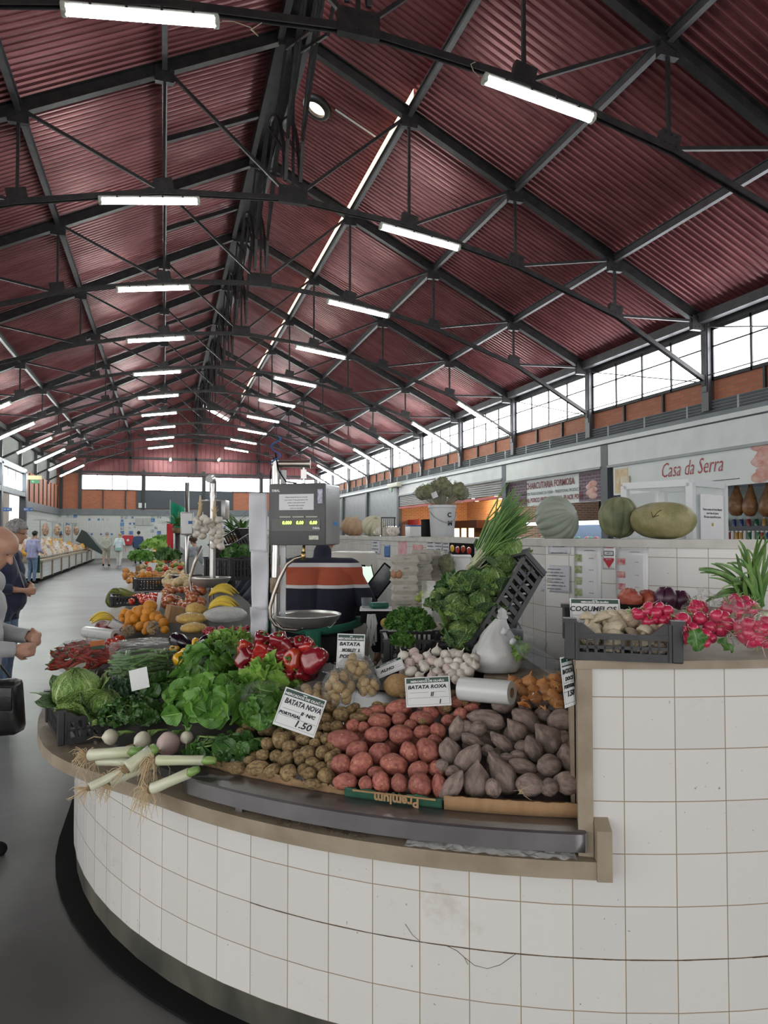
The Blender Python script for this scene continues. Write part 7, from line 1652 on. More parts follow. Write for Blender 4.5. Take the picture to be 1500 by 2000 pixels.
tag(b.build('rag', bag_white, smooth=True), 'white rag hanging over the edge of the work table', 'rag')
o = thing('storage_box', 'white plastic box right of the egg cartons', 'box', at_d(898, 1112, 4.6), (0, 0, -YAW-.1)); MB().box((0, 0, 0), (.14, .16, .16), bev=.012).build('body', whitepaint, o, True, 40); MB().box((0, 0, .086), (.15, .17, .016), bev=.006).build('lid', whitepaint, o, True, 40)
o = thing('herb_bag', 'clear bag of dry grey herbs before the white plastic box', 'bag', at_d(873, 1104, 4.45)); MB().blob((0, 0, 0), .05, .04, .07, None, lambda p: 1+.3*nz(p, 5), 20, 14).build('herbs', dry, o, True); bag_shell(None, 'film', bag_clear, o, (0, 0, 0), .06, .05, .085, 3, (0, 0, .1), 24, 14)
GT = Heap([ball('green_tomato', M('green_tomato_skin', (.22, .30, .06), (.34, .40, .10), 3, .3), 0, .9)], 'green tomato under the clear film beside the egg cartons', 'tomato', 'green tomatoes by the egg cartons')
for (x, y) in ((610, 1010), (625, 1000), (590, 1000), (560, 1030), (640, 1015)): GT.put(at_d(650+x/3.333, 860+y/3.333, 4.0), Euler((R.random(), 0, 0)), .026)
GT.done()
card('white price card lying back behind the green tomatoes', 858, 1150, 34, 26, -30, [('ALHO', .3, 0, -.1)], t=4.1, tilt=30)
b = MB(); a_ = at_d(855, 1175, 3.75); b.grid(lambda u, v: a_+RT*((u-.5)*.17)+UP*((.5-v)*.22)+FW*(.03*math.sin(u*6+v*4)+.03*nz(V((u*4, v*4, 0)), 1)), 20, 20); tag(b.build('plastic_film', bag_milky, smooth=True), 'crumpled clear plastic film between the herbs and the cabbages', 'plastic film')
# parsley in a crate
D4 = 3.45; p = at_d(806, 1268, D4); crate('black crate of parsley behind the garlic', (p.x, p.y, p.z-.045), (0, 0, -YAW+.05), .27, .3, .11, dip=False)
bunch('parsley', 'big mound of curly parsley in the black crate', 'parsley', at_d(800, 1222, D4-.05), .115, .12, .085, 460, .026, .026, 'lobed', pars_m, stem_g, .6, .8, (0, -.2, 0), 40, jit=.9)
bunch('parsley', 'parsley sprigs hanging over the front of the crate', 'parsley', at_d(785, 1255, D4-.17), .06, .05, .05, 120, .024, .024, 'lobed', pars_m, stem_g, .6, .8, (0, -.4, -.6), 14, jit=.9)
# tilted crate of savoy cabbages
D5 = 3.3; A_ = at_d(912, 1290, D5-.1); B_ = at_d(1012, 1124, D5+.18); ax = (B_-A_); Lc = ax.length; ax.normalize(); nrm = (-RT*.8+UP*.42-FW*.42); nrm = (nrm-ax*nrm.dot(ax)).normalized(); xx = ax.cross(nrm)
mc = Matrix((ax, nrm.cross(ax), nrm)).transposed(); ctr = (A_+B_)/2
cr = crate('tall black crate tipped on its side, full of savoy cabbages', ctr-nrm*.03, mc.to_euler(), Lc*1.02, .30, .15, dip=False, nslot=12)
for i, (px, py, r, dd) in enumerate(((897, 1240, 37, -.16), (890, 1185, 36, -.10), (935, 1182, 36, -.08), (960, 1135, 38, .02), (905, 1140, 34, .02), (925, 1240, 32, -.17), (862, 1170, 30, .05), (985, 1105, 30, .1), (940, 1215, 28, -.12))):
    p = at_d(px, py, D5+dd); savoy_head('savoy_cabbage', 'savoy cabbage in the tipped black crate, ' + ['lowest at the front', 'in the middle on the left', 'in the middle beside the slots', 'in the upper row beside the slots', 'in the upper row on the left', 'lowest beside the slots', 'with dark leaves at the far left', 'topmost beside the crate rim', 'between the lowest and middle ones'][i], p, r/F*depth(p)*.76, (rad(R.uniform(0, 25)), rad(R.uniform(-35, 5)), R.uniform(0, 6)), seed=30+i, outer=6, wild=1.9, heart=savoy_m if i % 3 else savoy, crink=2.0)
p = at_d(985, 1085, D5+.35); savoy_head('savoy_cabbage', 'large pale savoy cabbage on top of the tipped crate', p, 36/F*depth(p), (rad(10), rad(-15), 1.0), seed=55, outer=4, wild=1.5, crink=1.6)
bunch('leaf_bunch', 'dark broad cabbage leaves left of the tipped crate', 'leafy greens', at_d(885, 1160, D5+.15), .08, .07, .09, 16, .13, .11, 'round', green_d, white_st, .9, .3, (-.3, -.4, .2), 4)
# chives bundle
o = thing('chive_bundle', 'long bundle of green chives leaning up beside the grey pumpkin', 'chives', at_d(921, 1108, 3.55)); q = random.Random(5); b = MB(); b2 = MB(); b3 = MB(); o0 = o.location.copy()
for i in range(120):
    tx, ty = q.uniform(0, 1), q.uniform(0, 1); tip = at_d(1000+46*tx+q.uniform(-14, 10), 952+52*tx+q.uniform(-16, 46), 3.6+q.uniform(-.1, .25))-o0
    s_ = V((q.gauss(0, .012), q.gauss(0, .012), q.gauss(0, .012))); m_ = tip*.5+V((0, 0, .025+q.gauss(0, .012)))+s_
    b.tube([tip*.22+s_, m_, tip*.8+V((q.gauss(0, .01), 0, .012)), tip], [.0035, .004, .0033, .001], 5, False)
    if i < 60: b2.tube([s_*1.1, tip*.24+s_], [.0038, .0036], 5, False)
    if i < 60: r0 = s_*1.1; b3.tube([r0, r0-tip.normalized()*.02+V((q.gauss(0, .012), 0, -.02)), r0-tip.normalized()*.03+V((q.gauss(0, .02), 0, -.045))], [.001, .0009, .0005], 4, False)
b.build('blades', M('chive_green', (.05, .15, .03), (.16, .30, .07), 9, .4), o, True); b2.build('white_bases', M('chive_white', (.5, .55, .35), rough=.5), o, True); b3.build('roots', root_m, o)
# ================= the raised ledge at the right
ZC = 1.27
fa, fb = at_d(1113, 1277, 2.10), at_d(1323, 1283, 2.03); ux = (fb-fa); ux.z = 0; wl = ux.length; ux.normalize(); ang = math.atan2(ux.y, ux.x); ctr = V((fa.x, fa.y, 0))+Matrix.Rotation(ang, 3, 'Z') @ V((wl/2, .215, 0))
crate('black plastic crate of pale mushrooms on the raised tiled ledge', (ctr.x, ctr.y, ZC+.002), (0, 0, ang), wl, .43, .115, low=.62, nslot=12, barw=.55)
mush = M('mushroom_skin', (.50, .42, .29), (.62, .55, .42), 7, .65, bump=.25, rnd=.1)
def mushroom(i):
    o = thing('mushroom', '', ''); b = MB(); b.lathe([(0, 1.0), (.4, .95), (.8, .65), (1.0, .2), (.95, .0), (.6, .05), (.3, .1)], 18, None, lambda a, z: 1+.05*math.sin(3*a+i)); b.build('cap', mush, o, True); b = MB(); b.lathe([(.3, .1), (.28, -.4), (.34, -.8), (0, -.85)], 12); b.build('stalk', mush, o, True); return o
MU = Heap([mushroom(i) for i in range(3)], 'pale mushroom in the black crate on the raised ledge', 'mushroom', 'mushrooms in the crate')
for i in range(60):
    MU.put(V((ctr.x, ctr.y, 0))+Matrix.Rotation(ang, 3, 'Z') @ V((R.uniform(-.44, .44)*wl, R.uniform(-.20, .0) if i < 36 else R.uniform(-.19, .1), ZC+.03+.055*(i/60))), Euler((R.uniform(-.9, .9), R.uniform(-.9, .9), R.random()*6)), R.uniform(.021, .029))
for (x, y, r) in ((440, 1170, .026), (540, 1180, .034), (600, 1190, .034), (650, 1165, .03), (700, 1190, .03), (580, 1160, .028), (760, 1215, .022), (500, 1200, .03), (680, 1160, .028)): MU.put(at_d(*c4x(x, y), 2.25), Euler((R.uniform(-1, .2), R.uniform(-.6, .6), R.random()*6)), r)
MU.done()
card('white price card reading cogumelos in the mushroom crate', *c4x(487, 1118), 98, 46, 1, [('COGUMELOS', .3, -.05, .06), ('1', .2, .3, -.32)], t=2.42, tilt=12)
radm = M('radish_skin', (.45, .012, .06), (.58, .05, .12), 4, .28, coat=.25, rnd=.12)
def radish(i):
    o = thing('radish', '', ''); b = MB(); b.lathe([(0, -1.15), (.12, -1.05), (.55, -.82), (.92, -.35), (1, .1), (.82, .6), (.4, .88), (.0, .92)], 20, None, lambda a, z: 1+.02*math.sin(2*a+i)); b.build('root', radm, o, True)
    b = MB(); b.tube([(0, 0, -1.1), (.1, 0, -1.5), (.35*(-1)**i, .1, -2.1), (.5*(-1)**i, .1, -2.7)], [.09, .05, .035, .015], 5); b.build('tail', M('radish_tail', (.62, .40, .36), rough=.6) if i == 0 else bpy.data.materials['radish_tail'], o, True)
    b = MB()
    for k in range(3): b.tube([(0, 0, .85), (.2*math.cos(k*2), .2*math.sin(k*2), 1.3), (.5*math.cos(k*2), .5*math.sin(k*2), 1.9)], [.1, .07, .05], 5)
    b.build('leaf_stub', stem_g, o, True); return o
RD = Heap([radish(i) for i in range(4)], 'bright red radish in the loose bunches beside the mushroom crate', 'radish', 'loose bunched radishes')
for (x, y, w_) in [(740, 1140, 70), (725, 1125, 50), (795, 1100, 60), (800, 1090, 50), (840, 1130, 76), (910, 1120, 72), (800, 1182, 78), (915, 1160, 70), (885, 1175, 76), (780, 1120, 66), (865, 1095, 56), (830, 1175, 60), (1000, 1170, 86), (1098, 1165, 84), (1053, 1225, 84), (1130, 1262, 84), (1160, 1215, 74), (990, 1235, 76), (1010, 1280, 76), (1135, 1308, 56), (990, 1180, 70), (1070, 1270, 70), (1170, 1280, 60)]:
    p = at_d(*c4x(x, y), 2.16 if x < 930 else 2.02+.0006*(1300-y)); RD.put(p, Euler((R.uniform(-2.2, -.6), R.uniform(-.8, .8), R.random()*6)), w_/6/F*depth(p)*1.02)
RD.done()
b = MB(); p = at_d(*c4x(1065, 1290), 1.98); add_leaf(b, p+V((0, 0, .03)), (.1, -.3, -1), -FW+UP*.2, .065, .055, 'round', .6, .3, .4, 2, 8, 8); add_leaf(b, at_d(*c4x(1200, 1300), 2.0), (.5, -.2, -.2), -FW+UP, .06, .04, 'round', .6, .3, .4, 3, 8, 8); tag(b.build('radish_leaf', green_d, smooth=True), 'dark green leaf hanging below the loose radishes', 'leaf')
RB = Heap([radish(i) for i in range(2)], 'red radish inside the clear bags at the right end', 'radish', 'bagged radishes')
def radbag(lab, x, y, w_, h, dd, n, seed, neck):
    p = at_d(*c4x(x, y), dd); rx, rz = w_/6/F*dd, h/6/F*dd; ry = (rx+rz)*.5
    for i in range(n):
        q_ = V((R.gauss(0, 1), R.gauss(0, 1)-.5, R.gauss(0, 1))).normalized()*R.uniform(.55, .8); RB.put(p+V((q_.x*rx, q_.y*ry, q_.z*rz)), Euler((R.random()*6, R.random()*6, 0)), .021)
    o = thing('radish_bag', lab, 'bag', p); bag_shell(None, 'film', bag_clear, o, (0, 0, 0), rx*1.05, ry*1.05, rz*1.1, seed, neck); return o
radbag('small clear bag of radishes with its knot pointing left', 1215, 1190, 150, 130, 2.1, 12, 1, (.03, -.04, -.06))
radbag('large clear bag of radishes at the back right', 1310, 1105, 280, 130, 2.3, 26, 2, (-.13, 0, .06))
radbag('large clear bag of radishes at the right edge of the picture', 1430, 1235, 240, 180, 2.02, 26, 3, (-.1, 0, .09))
radbag('clear bag of radishes behind the loose bunches', 1080, 1110, 170, 90, 2.35, 10, 4, (.02, 0, .07))
pur = M('purple_skin', (.03, .008, .025), (.08, .02, .05), 5, .35)
for i, (x, y, r, lab) in enumerate(((900, 1050, 66, 'dark purple red cabbage behind the loose radishes'), (985, 1060, 56, 'second purple red cabbage half under a clear bag'))):
    p = at_d(*c4x(x, y), 2.45); o = thing('red_cabbage', lab, 'cabbage', p); MB().blob((0, 0, 0), r/3/F*2.45, r/3/F*2.45, r/3/F*2.4, None, lambda q_: 1+.03*nz(q_, 3, i), 24, 16).build('head', pur, o, True); b = MB()
    for k in range(4): a = k*1.57; b.grid(lambda u, v: V((math.cos(a+(u-.5)*1.4)*math.cos(-.6+1.7*v), math.sin(a+(u-.5)*1.4)*math.cos(-.6+1.7*v), math.sin(-.6+1.7*v)))*(r/3/F*2.45*(1.04+.12*v*v)), 10, 10)
    b.build('outer_leaves', pur, o, True)
clearg = M('dried_pepper_red', (.26, .04, .03), (.36, .09, .05), 9, .5, bump=.6)
for i, (x, y, w_) in enumerate(((690, 1045, 110), (790, 1055, 110))):
    p = at_d(*c4x(x, y), 2.5); o = thing('dried_pepper_pack', ['left black tray of dried red peppers behind the mushroom card', 'right pack of dried red peppers behind the mushroom card'][i], 'pack', p); MB().blob((0, 0, 0), w_/6/F*2.5, .05, .035, None, lambda q_: 1+.25*nz(q_, 6, i), 26, 14).build('peppers', clearg, o, True); MB().box((0, 0, -.05), (w_/3/F*2.5, .1, .06), bev=.006).build('tray', black, o)
# spring onion / leek greens fanning out at the right edge
o = thing('leek_bundle', 'bundle of leeks with long green leaves fanning up at the right edge', 'leeks', at_d(1475, 1185, 2.45)); o0 = o.location.copy(); q = random.Random(9); b = MB()
tips = [(1366, 1115), (1378, 1172), (1393, 1105), (1442, 1060), (1440, 1085), (1480, 1045), (1495, 1040), (1385, 1168), (1410, 1150), (1420, 1095), (1450, 1120), (1500, 1060), (1390, 1130), (1365, 1115), (1405, 1165), (1460, 1075), (1430, 1135), (1474, 1170), (1510, 1050), (1520, 1075)]
for i, (tx, ty) in enumerate(tips*2):
    tip = at_d(tx+q.uniform(-6, 6), ty+q.uniform(-6, 6), 2.4+q.uniform(-.12, .1))-o0; sw = V((q.uniform(-.02, .05), q.uniform(-.03, .03), q.uniform(.03, .09))); bend = tip*.55+sw; w0 = q.uniform(.0045, .0085)
    pts = []
    for k in range(11): t_ = k/10; pts.append((V((q.random()*0, 0, 0))*(1-t_)**2)+bend*(2*t_*(1-t_))+tip*t_*t_+V((.03*math.sin(i), .02*math.cos(i), 0))*(1-t_))
    vs = []; fs = []
    for k, p_ in enumerate(pts):
        dv = (pts[min(10, k+1)]-pts[max(0, k-1)]).normalized(); sd = dv.cross(-FW); sd = sd.normalized() if sd.length > .1 else RT; ww = w0*(1-.85*(k/10)**3); vs += [p_-sd*ww, p_+FW*ww*.5, p_+sd*ww]
    for k in range(10): fs += [(3*k, 3*k+1, 3*k+4, 3*k+3), (3*k+1, 3*k+2, 3*k+5, 3*k+4)]
    b.add(vs, fs)
solidify(b.build('leaves', M('leek_leaf', (.07, .18, .045), (.20, .34, .10), 7, .4, stretch=(3, 3, .6)), o, True), .0015)
b = MB()
for i in range(5): b.cyl((.03*i-.03, 0, -.03), (.03*i+.12, .05, -.06), .014, n=10)
b.build('white_shanks', leekm, o, True)
# ================= people
def cloth(n, a, b=None, **k): return M(n, a, b or tuple(x*1.25 for x in a), 14, .85, bump=.35, bscale=60, sheen=.2, **k)
skin = M('skin', (.46, .25, .17), (.52, .30, .22), 6, .5, sub=.08, bump=.15, bscale=120)
def remesh(b, vox, sm):
    o = b.build('tmp_body', skin, None); m = o.modifiers.new('r', 'REMESH'); m.mode = 'VOXEL'; m.voxel_size = vox
    s = o.modifiers.new('s', 'SMOOTH'); s.factor = .5; s.iterations = sm
    dg = bpy.context.evaluated_depsgraph_get(); me = bpy.data.meshes.new_from_object(o.evaluated_get(dg)); old = o.data
    bpy.data.objects.remove(o); bpy.data.meshes.remove(old); me.polygons.foreach_set('use_smooth', [True]*len(me.polygons)); return me
def person(label, loc, rz, cfg):
    """one continuous body grown from a posed skeleton; clothes and hair are separate children"""
    h = cfg.get('h', 1.74); s = h/1.74; bulk = cfg.get('bulk', 1.0); wom = cfg.get('slim', 1.0)
    P = []                                              # (a, b, ra, rb, region, flat)
    def cap(a, c, ra, rb, reg, fl=1.0): P.append((V(a)*s, V(c)*s, ra*s, rb*s, reg, fl))
    lean = rad(cfg.get('lean', 4)); hp_ = V((0, 0, .93)); td = V((0, math.sin(lean), math.cos(lean))); tf = V((0, math.cos(lean), -math.sin(lean)))
    chest = hp_+td*.36; neck = hp_+td*.555; shw = .195*wom
    # torso
    for x in (-.075, .075):
        cap(hp_+V((x, -.01, -.03)), hp_+td*.12+V((x*.95, 0, 0)), .115*bulk, .115*bulk, 'low'); cap(hp_+td*.12+V((x*.95, 0, 0)), chest+V((x*1.25, 0, 0)), .115*bulk, .122*bulk, 'top')
        cap(chest+V((x*1.25, 0, 0)), neck+V((x*1.1, 0, -.05)), .118*bulk, .075, 'top')
    if cfg.get('belly'): cap(hp_+td*.08+tf*.06, hp_+td*.24+tf*.07, .13*bulk, .11*bulk, 'top')
    sh = {k: neck+V((k*shw, -.005, 0))-td*.055 for k in (-1, 1)}
    for k in (-1, 1): cap(neck-td*.03, sh[k], .06, .062*bulk, 'top')
    # head
    hp2 = rad(cfg.get('bow', 8))+lean; hd = V((0, math.sin(hp2), math.cos(hp2))); hf = V((0, math.cos(hp2), -math.sin(hp2)))
    if 'turn' in cfg: hf = Matrix.Rotation(rad(cfg['turn']), 3, hd) @ hf
    hr = hf.cross(hd)
    nt_ = neck+hd*.075; cap(neck-td*.04, nt_+hd*.02, .056, .054, 'top' if cfg.get('collar') else 'skin'); hc = nt_+hd*.135+hf*.025
    cap(hc+hd*.03-hf*.022, hc+hd*.032+hf*.015, .083, .078, 'head'); cap(hc-hd*.01+hf*.02, hc-hd*.065+hf*.045, .066, .046, 'face'); cap(hc-hd*.085+hf*.055, hc-hd*.09+hf*.068, .027, .02, 'face')
    cap(hc+hd*.005+hf*.085, hc-hd*.028+hf*.108, .010, .0155, 'face'); cap(hc+hd*.022+hf*.078+hr*.03, hc+hd*.022+hf*.078-hr*.03, .014, .014, 'face')
    for k in (-1, 1):
        cap(hc-hd*.005+hr*k*.078-hf*.012, hc-hd*.035+hr*k*.079-hf*.008, .017, .011, 'face'); cap(hc-hd*.035+hf*.06+hr*k*.028, hc-hd*.03+hf*.055+hr*k*.034, .02, .018, 'face')
    cap(hc-hd*.056+hf*.083+hr*.016, hc-hd*.056+hf*.083-hr*.016, .0085, .0085, 'face'); cap(hc-hd*.068+hf*.08+hr*.012, hc-hd*.068+hf*.08-hr*.012, .009, .009, 'face')
    # arms
    for k in (-1, 1):
        a = cfg.get('arm%s' % ('L' if k < 0 else 'R'), ((k*.27, -.01, 1.13), (k*.26, .06, .88)))
        e, hnd = V(a[0]), V(a[1]); slv = cfg.get('sleeve', 'long'); cap(sh[k], e, .056*bulk**.5, .044*bulk**.5, 'top')
        wr = hnd; mid = e.lerp(wr, .5); reg = 'top' if slv == 'long' else 'skin'
        cap(e, e.lerp(wr, .55), .043*bulk**.5, .040, 'top' if slv != 'short' else 'skin'); cap(e.lerp(wr, .5), wr, .040 if slv == 'long' else .036, .031 if slv == 'long' else .026, reg)
        d = (wr-e).normalized(); inn = V((-k, 0, 0)); inn = (inn-d*inn.dot(d)).normalized() if abs(inn.dot(d)) < .95 else V((0, 0, 1)); up_ = d.cross(inn)
        if cfg.get('hands', True):
            pal = wr+d*.075; cap(wr+d*.01, pal+up_*.02, .026, .024, 'skin'); cap(wr+d*.015, pal-up_*.02, .026, .024, 'skin')
            cu = cfg.get('curl', .7)
            for i, (o_, L) in enumerate(((-.033, .07), (-.011, .08), (.011, .075), (.032, .06))):
                r0 = pal+up_*o_+d*.008; d1 = (d*math.cos(cu*.6)+inn*math.sin(cu*.6)).normalized(); d2 = (d*math.cos(cu*1.7)+inn*math.sin(cu*1.7)).normalized()
                cap(r0, r0+d1*L*.55, .0105, .0095, 'skin'); cap(r0+d1*L*.55, r0+d1*L*.55+d2*L*.5, .0095, .008, 'skin')
            t0 = wr+d*.03-up_*.028; t1 = t0+(d*.6-up_*.6+inn*.5).normalized()*.042; cap(t0, t1, .013, .011, 'skin'); cap(t1, t1+(d*.9-up_*.1+inn*.5).normalized()*.034, .011, .009, 'skin')
    # legs
    st = cfg.get('stride', 0); short = cfg.get('shorts', False); kn = cfg.get('knee', 0)
    for k in (-1, 1):
        f = st*k; hip = hp_+V((k*.095, 0, -.04)); knee = V((k*.10, .02+f*.5+kn, .50)); ank = V((k*.105, -.02+f, .085+(.02 if f < -.05 else 0)))
        cap(hip, knee, .092*bulk**.6, .062*bulk**.4, 'low'); rg_ = 'skin' if short else 'low'
        cap(knee, knee.lerp(ank, .35)+V((0, -.012, 0)), .058, .056, rg_); cap(knee.lerp(ank, .35)+V((0, -.012, 0)), ank, .056, .042 if not short else .036, rg_)
        cap(ank+V((0, -.03, -.045)), ank+V((k*.015, .13, -.055)), .042, .036, 'shoe'); cap(ank, ank+V((0, .02, -.03)), .042, .042, 'shoe')
    b = MB()
    for (a, c, ra, rb, reg, fl) in P:
        d = c-a; L = d.length; d = d.normalized() if L > 1e-6 else V((0, 0, 1)); pts = []; rs = []
        for i in range(4): t = -PI/2+PI/2*i/3.3; pts.append(a+d*ra*math.sin(t)); rs.append(max(.001, ra*math.cos(t)))
        for i in range(4): t = PI/2*(i+.3)/3.3; pts.append(c+d*rb*math.sin(t)); rs.append(max(.001, rb*math.cos(t)))
        b.tube(pts, rs, 12)
    vox = cfg.get('vox', .012); me = remesh(b, vox, cfg.get('smooth', 3)); me.name = 'body'
    o = thing('person', label, 'person', loc, (0, 0, rz)); bo = bpy.data.objects.new('body', me); link(bo, o)
    me.materials.clear(); me.materials.append(cfg.get('skin', skin))
    # regions by nearest limb
    reg = []
    cut = cfg.get('hem', .86)*s
    for p in me.polygons:
        q = p.center; best = 9; r_ = 'skin'
        for (a, c, ra, rb, rg_, fl) in P:
            ab = c-a; l2 = ab.length_squared; t = 0 if l2 == 0 else max(0, min(1, (q-a).dot(ab)/l2)); dd = (q-a-ab*t).length-(ra+(rb-ra)*t)
            if dd < best: best = dd; r_ = rg_
        if r_ == 'low' and q.z > cut: r_ = 'top'
        if short and r_ == 'low' and q.z < .46*s: r_ = 'skin'
        reg.append(r_)
    def shell(name, regs, mat, off, par=None, test=None):
        fs = [p for p, r in zip(me.polygons, reg) if r in regs and (test is None or test(p.center))]
        if not fs: return None
        idx = {}; vs = []; fc = []
        for p in fs:
            t = []
            for vi in p.vertices:
                if vi not in idx: idx[vi] = len(vs); v = me.vertices[vi]; n = v.normal; vs.append(v.co+n*(off+.004*nz(v.co, 9, 3)*s*(1 if off > .004 else 0)))
                t.append(idx[vi])
            fc.append(t)
        b = MB(); b.add(vs, fc); return solidify(b.build(name, mat, par or o, True), min(off, .006), -1)
    shell(cfg.get('topname', 'shirt'), ('top',), cfg['top'], .012); shell('shorts' if short else 'trousers', ('low',), cfg['low'], .009); shell('shoes', ('shoe',), cfg.get('shoe', black), .004)
    if cfg.get('hair'):
        kind = cfg.get('hairkind', 'short'); H0 = hc*s
        def hz(q):
            v = q-H0; f = v.dot(hf)/s; u = v.dot(hd)/s
            if kind == 'bald': return f < .01 and -.06 < u < .03
            return (u > .045-max(0, -f+.02)*2.2) and f < .085 and u > -.10
        shell('hair', ('head', 'face', 'skin'), cfg['hair'], .012 if kind != 'bald' else .003, None, hz)
        if kind in ('curly', 'long'):
            b = MB(); q = random.Random(4)
            for i in range(70):
                a = q.uniform(0, 6.28); e = q.uniform(-.5, 1.5); dv = hr*math.cos(e)*math.cos(a)+hf*(math.cos(e)*math.sin(a))+hd*math.sin(e)
                if dv.dot(hf) > .55 or (dv.dot(hd) < -.1 and dv.dot(hf) > -.1): continue
                b.blob(H0+(hd*.028-hf*.005+dv*.088)*s, .026*s, .026*s, .026*s, None, lambda p_: 1+.2*nz(p_, 3, i), 8, 6)
            b.build('curls', cfg['hair'], o, True)
    o['joints'] = 0; del o['joints']
    return o, dict(hc=hc*s, hd=hd, hf=hf, hr=hr, s=s, neck=neck*s, hip=hp_*s, chest=chest*s, tf=tf, td=td)
def fpos(px, dd, z=-.045): d = ray(px, 1041); return V((CAM.x+d.x*dd, CAM.y+d.y*dd, z))
FR = -(PI/2+YAW)                                        # facing to the right of the picture
navy = cloth('navy_cloth', (.012, .017, .045)); jeans = cloth('jeans', (.10, .16, .27), (.16, .23, .35)); dark_c = cloth('dark_trousers', (.02, .02, .024)); hood = cloth('grey_sweat', (.36, .36, .38), (.42, .42, .44))
eyem = M('eye_white', (.6, .58, .55), rough=.2); pup = M('pupil', (.02, .015, .01), rough=.15)
def eyes(o, j):
    s = j['s']
    for k in (-1, 1):
        c = j['hc']+(j['hd']*.006+j['hf']*.071+j['hr']*k*.030)*s; e = MB().blob(c, .009*s, .009*s, .006*s, None, None, 12, 8).build('eye', eyem, o, True); MB().blob(c+j['hf']*.008*s, .0055*s, .005*s, .0055*s, None, None, 8, 6).build('pupil', pup, e, True)
        b = MB(); b.tube([c+(j['hd']*.018+j['hf']*.012+j['hr']*k*t)*s for t in (-.016, 0, .016)], [.003*s, .005*s, .002*s], 6); b.build('eyebrow', cfgh, o, True)
grey_h = M('grey_hair', (.20, .19, .185), (.34, .33, .32), 40, .8, bump=.6, bscale=120); brown_h = M('brown_hair', (.06, .035, .02), (.1, .06, .035), 30, .7, bump=.5); blond_h = M('blond_hair', (.38, .28, .14), (.5, .38, .22), 30, .7); dark_h = M('black_hair', (.015, .013, .012), rough=.6); white_h = M('white_hair', (.5, .5, .48), rough=.8)
cfgh = grey_h
# bald man at the left edge, looking down at his hands
o, j = person('bald man in a grey sweatshirt at the left edge looking down at his hands', fpos(-84, 3.85), FR, dict(h=1.725, stride=.22, bulk=1.22, belly=True, lean=9, bow=27, top=hood, low=dark_c, shoe=black, armL=((-.27, .02, 1.14), (-.11, .35, 1.12)), armR=((.29, .03, 1.12), (.085, .36, 1.08)), curl=1.1, vox=.009, smooth=4, hair=grey_h, hairkind='bald', topname='sweatshirt'))
eyes(o, j)
b = MB(); b.tube([j['neck']+V((.15, .06, -.02)), j['chest']+V((.12, .15, 0)), j['hip']+V((-.0, .2, .12)), j['hip']+V((-.16, .22, -.05))], .011, 8, ell=(1.6, .5)); bag = thing('shoulder_bag', 'black shoulder bag hanging in front of the bald man', 'bag', (0, 0, 0)); bag.matrix_world = Matrix.Translation(o.location) @ Matrix.Rotation(FR, 4, 'Z'); b.build('strap', M('strap_black', (.012, .013, .013), rough=.5), bag, True)
lea = M('black_leather', (.008, .008, .009), (.014, .014, .015), 20, .3, bump=.3); MB().box((.24, .36, .80), (.12, .27, .28), Matrix.Rotation(.08, 3, 'X'), .035).build('bag_body', lea, bag, True, 50); MB().box((.305, .36, .86), (.015, .24, .12), None, .006).build('flap', lea, bag, True, 50); MB().tube([(.24, .24, .93), (.2, .28, 1.02), (.1, .25, 1.12)], .009, 6).build('side_strap', lea, bag, True)
coin = MB().blob((0, 0, 0), .016, .014, .012, None, None, 8, 6)
# man in navy behind him
o, j = person('curly grey haired man in a navy shirt and jeans, hands clasped before him', fpos(10, 7.15), FR+.12, dict(h=1.765, bulk=1.08, belly=True, lean=3, bow=12, top=navy, low=jeans, armL=((-.27, -.03, 1.16), (-.09, .19, 1.13)), armR=((.27, -.02, 1.14), (.09, .22, 1.10)), sleeve='three', curl=1.0, vox=.011, hair=grey_h, hairkind='curly', hem=.80))
eyes(o, j)
st_ = MB(); n_ = j['neck']; st_.tube([n_+V((.07, .05, .02)), n_+V((.10, .12, -.10)), n_+V((.08, .17, -.28)), n_+V((.03, .19, -.4))], .006, 6); st_.build('neck_strap', M('grey_strap', (.3, .3, .32), rough=.7), o, True)
b = MB(); q0 = j['hc']+(j['hd']*.006+j['hf']*.088)*j['s']
for k in (-1, 1): b.tube([q0+j['hr']*k*.004, q0+j['hr']*k*.058, q0+j['hr']*k*.078-j['hf']*.1], .0025, 5)
b.build('spectacles', black, o, True)
# man in purple shirt by the bench, far couple, man in blue
purp = cloth('lilac_shirt', (.28, .29, .45)); gapr = cloth('green_apron', (.02, .16, .10)); beige = cloth('sage_shirt', (.30, .31, .26)); khaki = cloth('khaki_shorts', (.33, .30, .24)); pblue = cloth('pale_blue_top', (.45, .53, .56)); cream = cloth('cream_trousers', (.50, .50, .46)); blue_c = cloth('blue_overall', (.03, .06, .14)); mint = cloth('mint_apron', (.22, .38, .35)); white_c = cloth('white_shoe', (.55, .55, .53)); skin2 = skin
def apron(o, j, mat, z0, z1, front=1, w_=.17, name='apron'):
    b = MB(); s = j['s']; b.grid(lambda u, v: V(((u-.5)*2*w_*s, front*(.155+.03*math.cos((u-.5)*3))*s-front*.03*(abs(u-.5)*2)**2, (z0+(z1-z0)*v)*s)), 8, 6); solidify(b.build(name, mat, o, True), .006)
o, j = person('man in a lilac shirt and green apron at the end of the left bench', fpos(64, 23.7), FR+1.3, dict(h=1.72, top=purp, low=jeans, vox=.02, armR=((.28, .02, 1.12), (.2, .25, 1.05)), armL=((-.28, 0, 1.12), (-.1, .22, 1.05)), hair=dark_h)); apron(o, j, gapr, .35, .95, 1, .2)
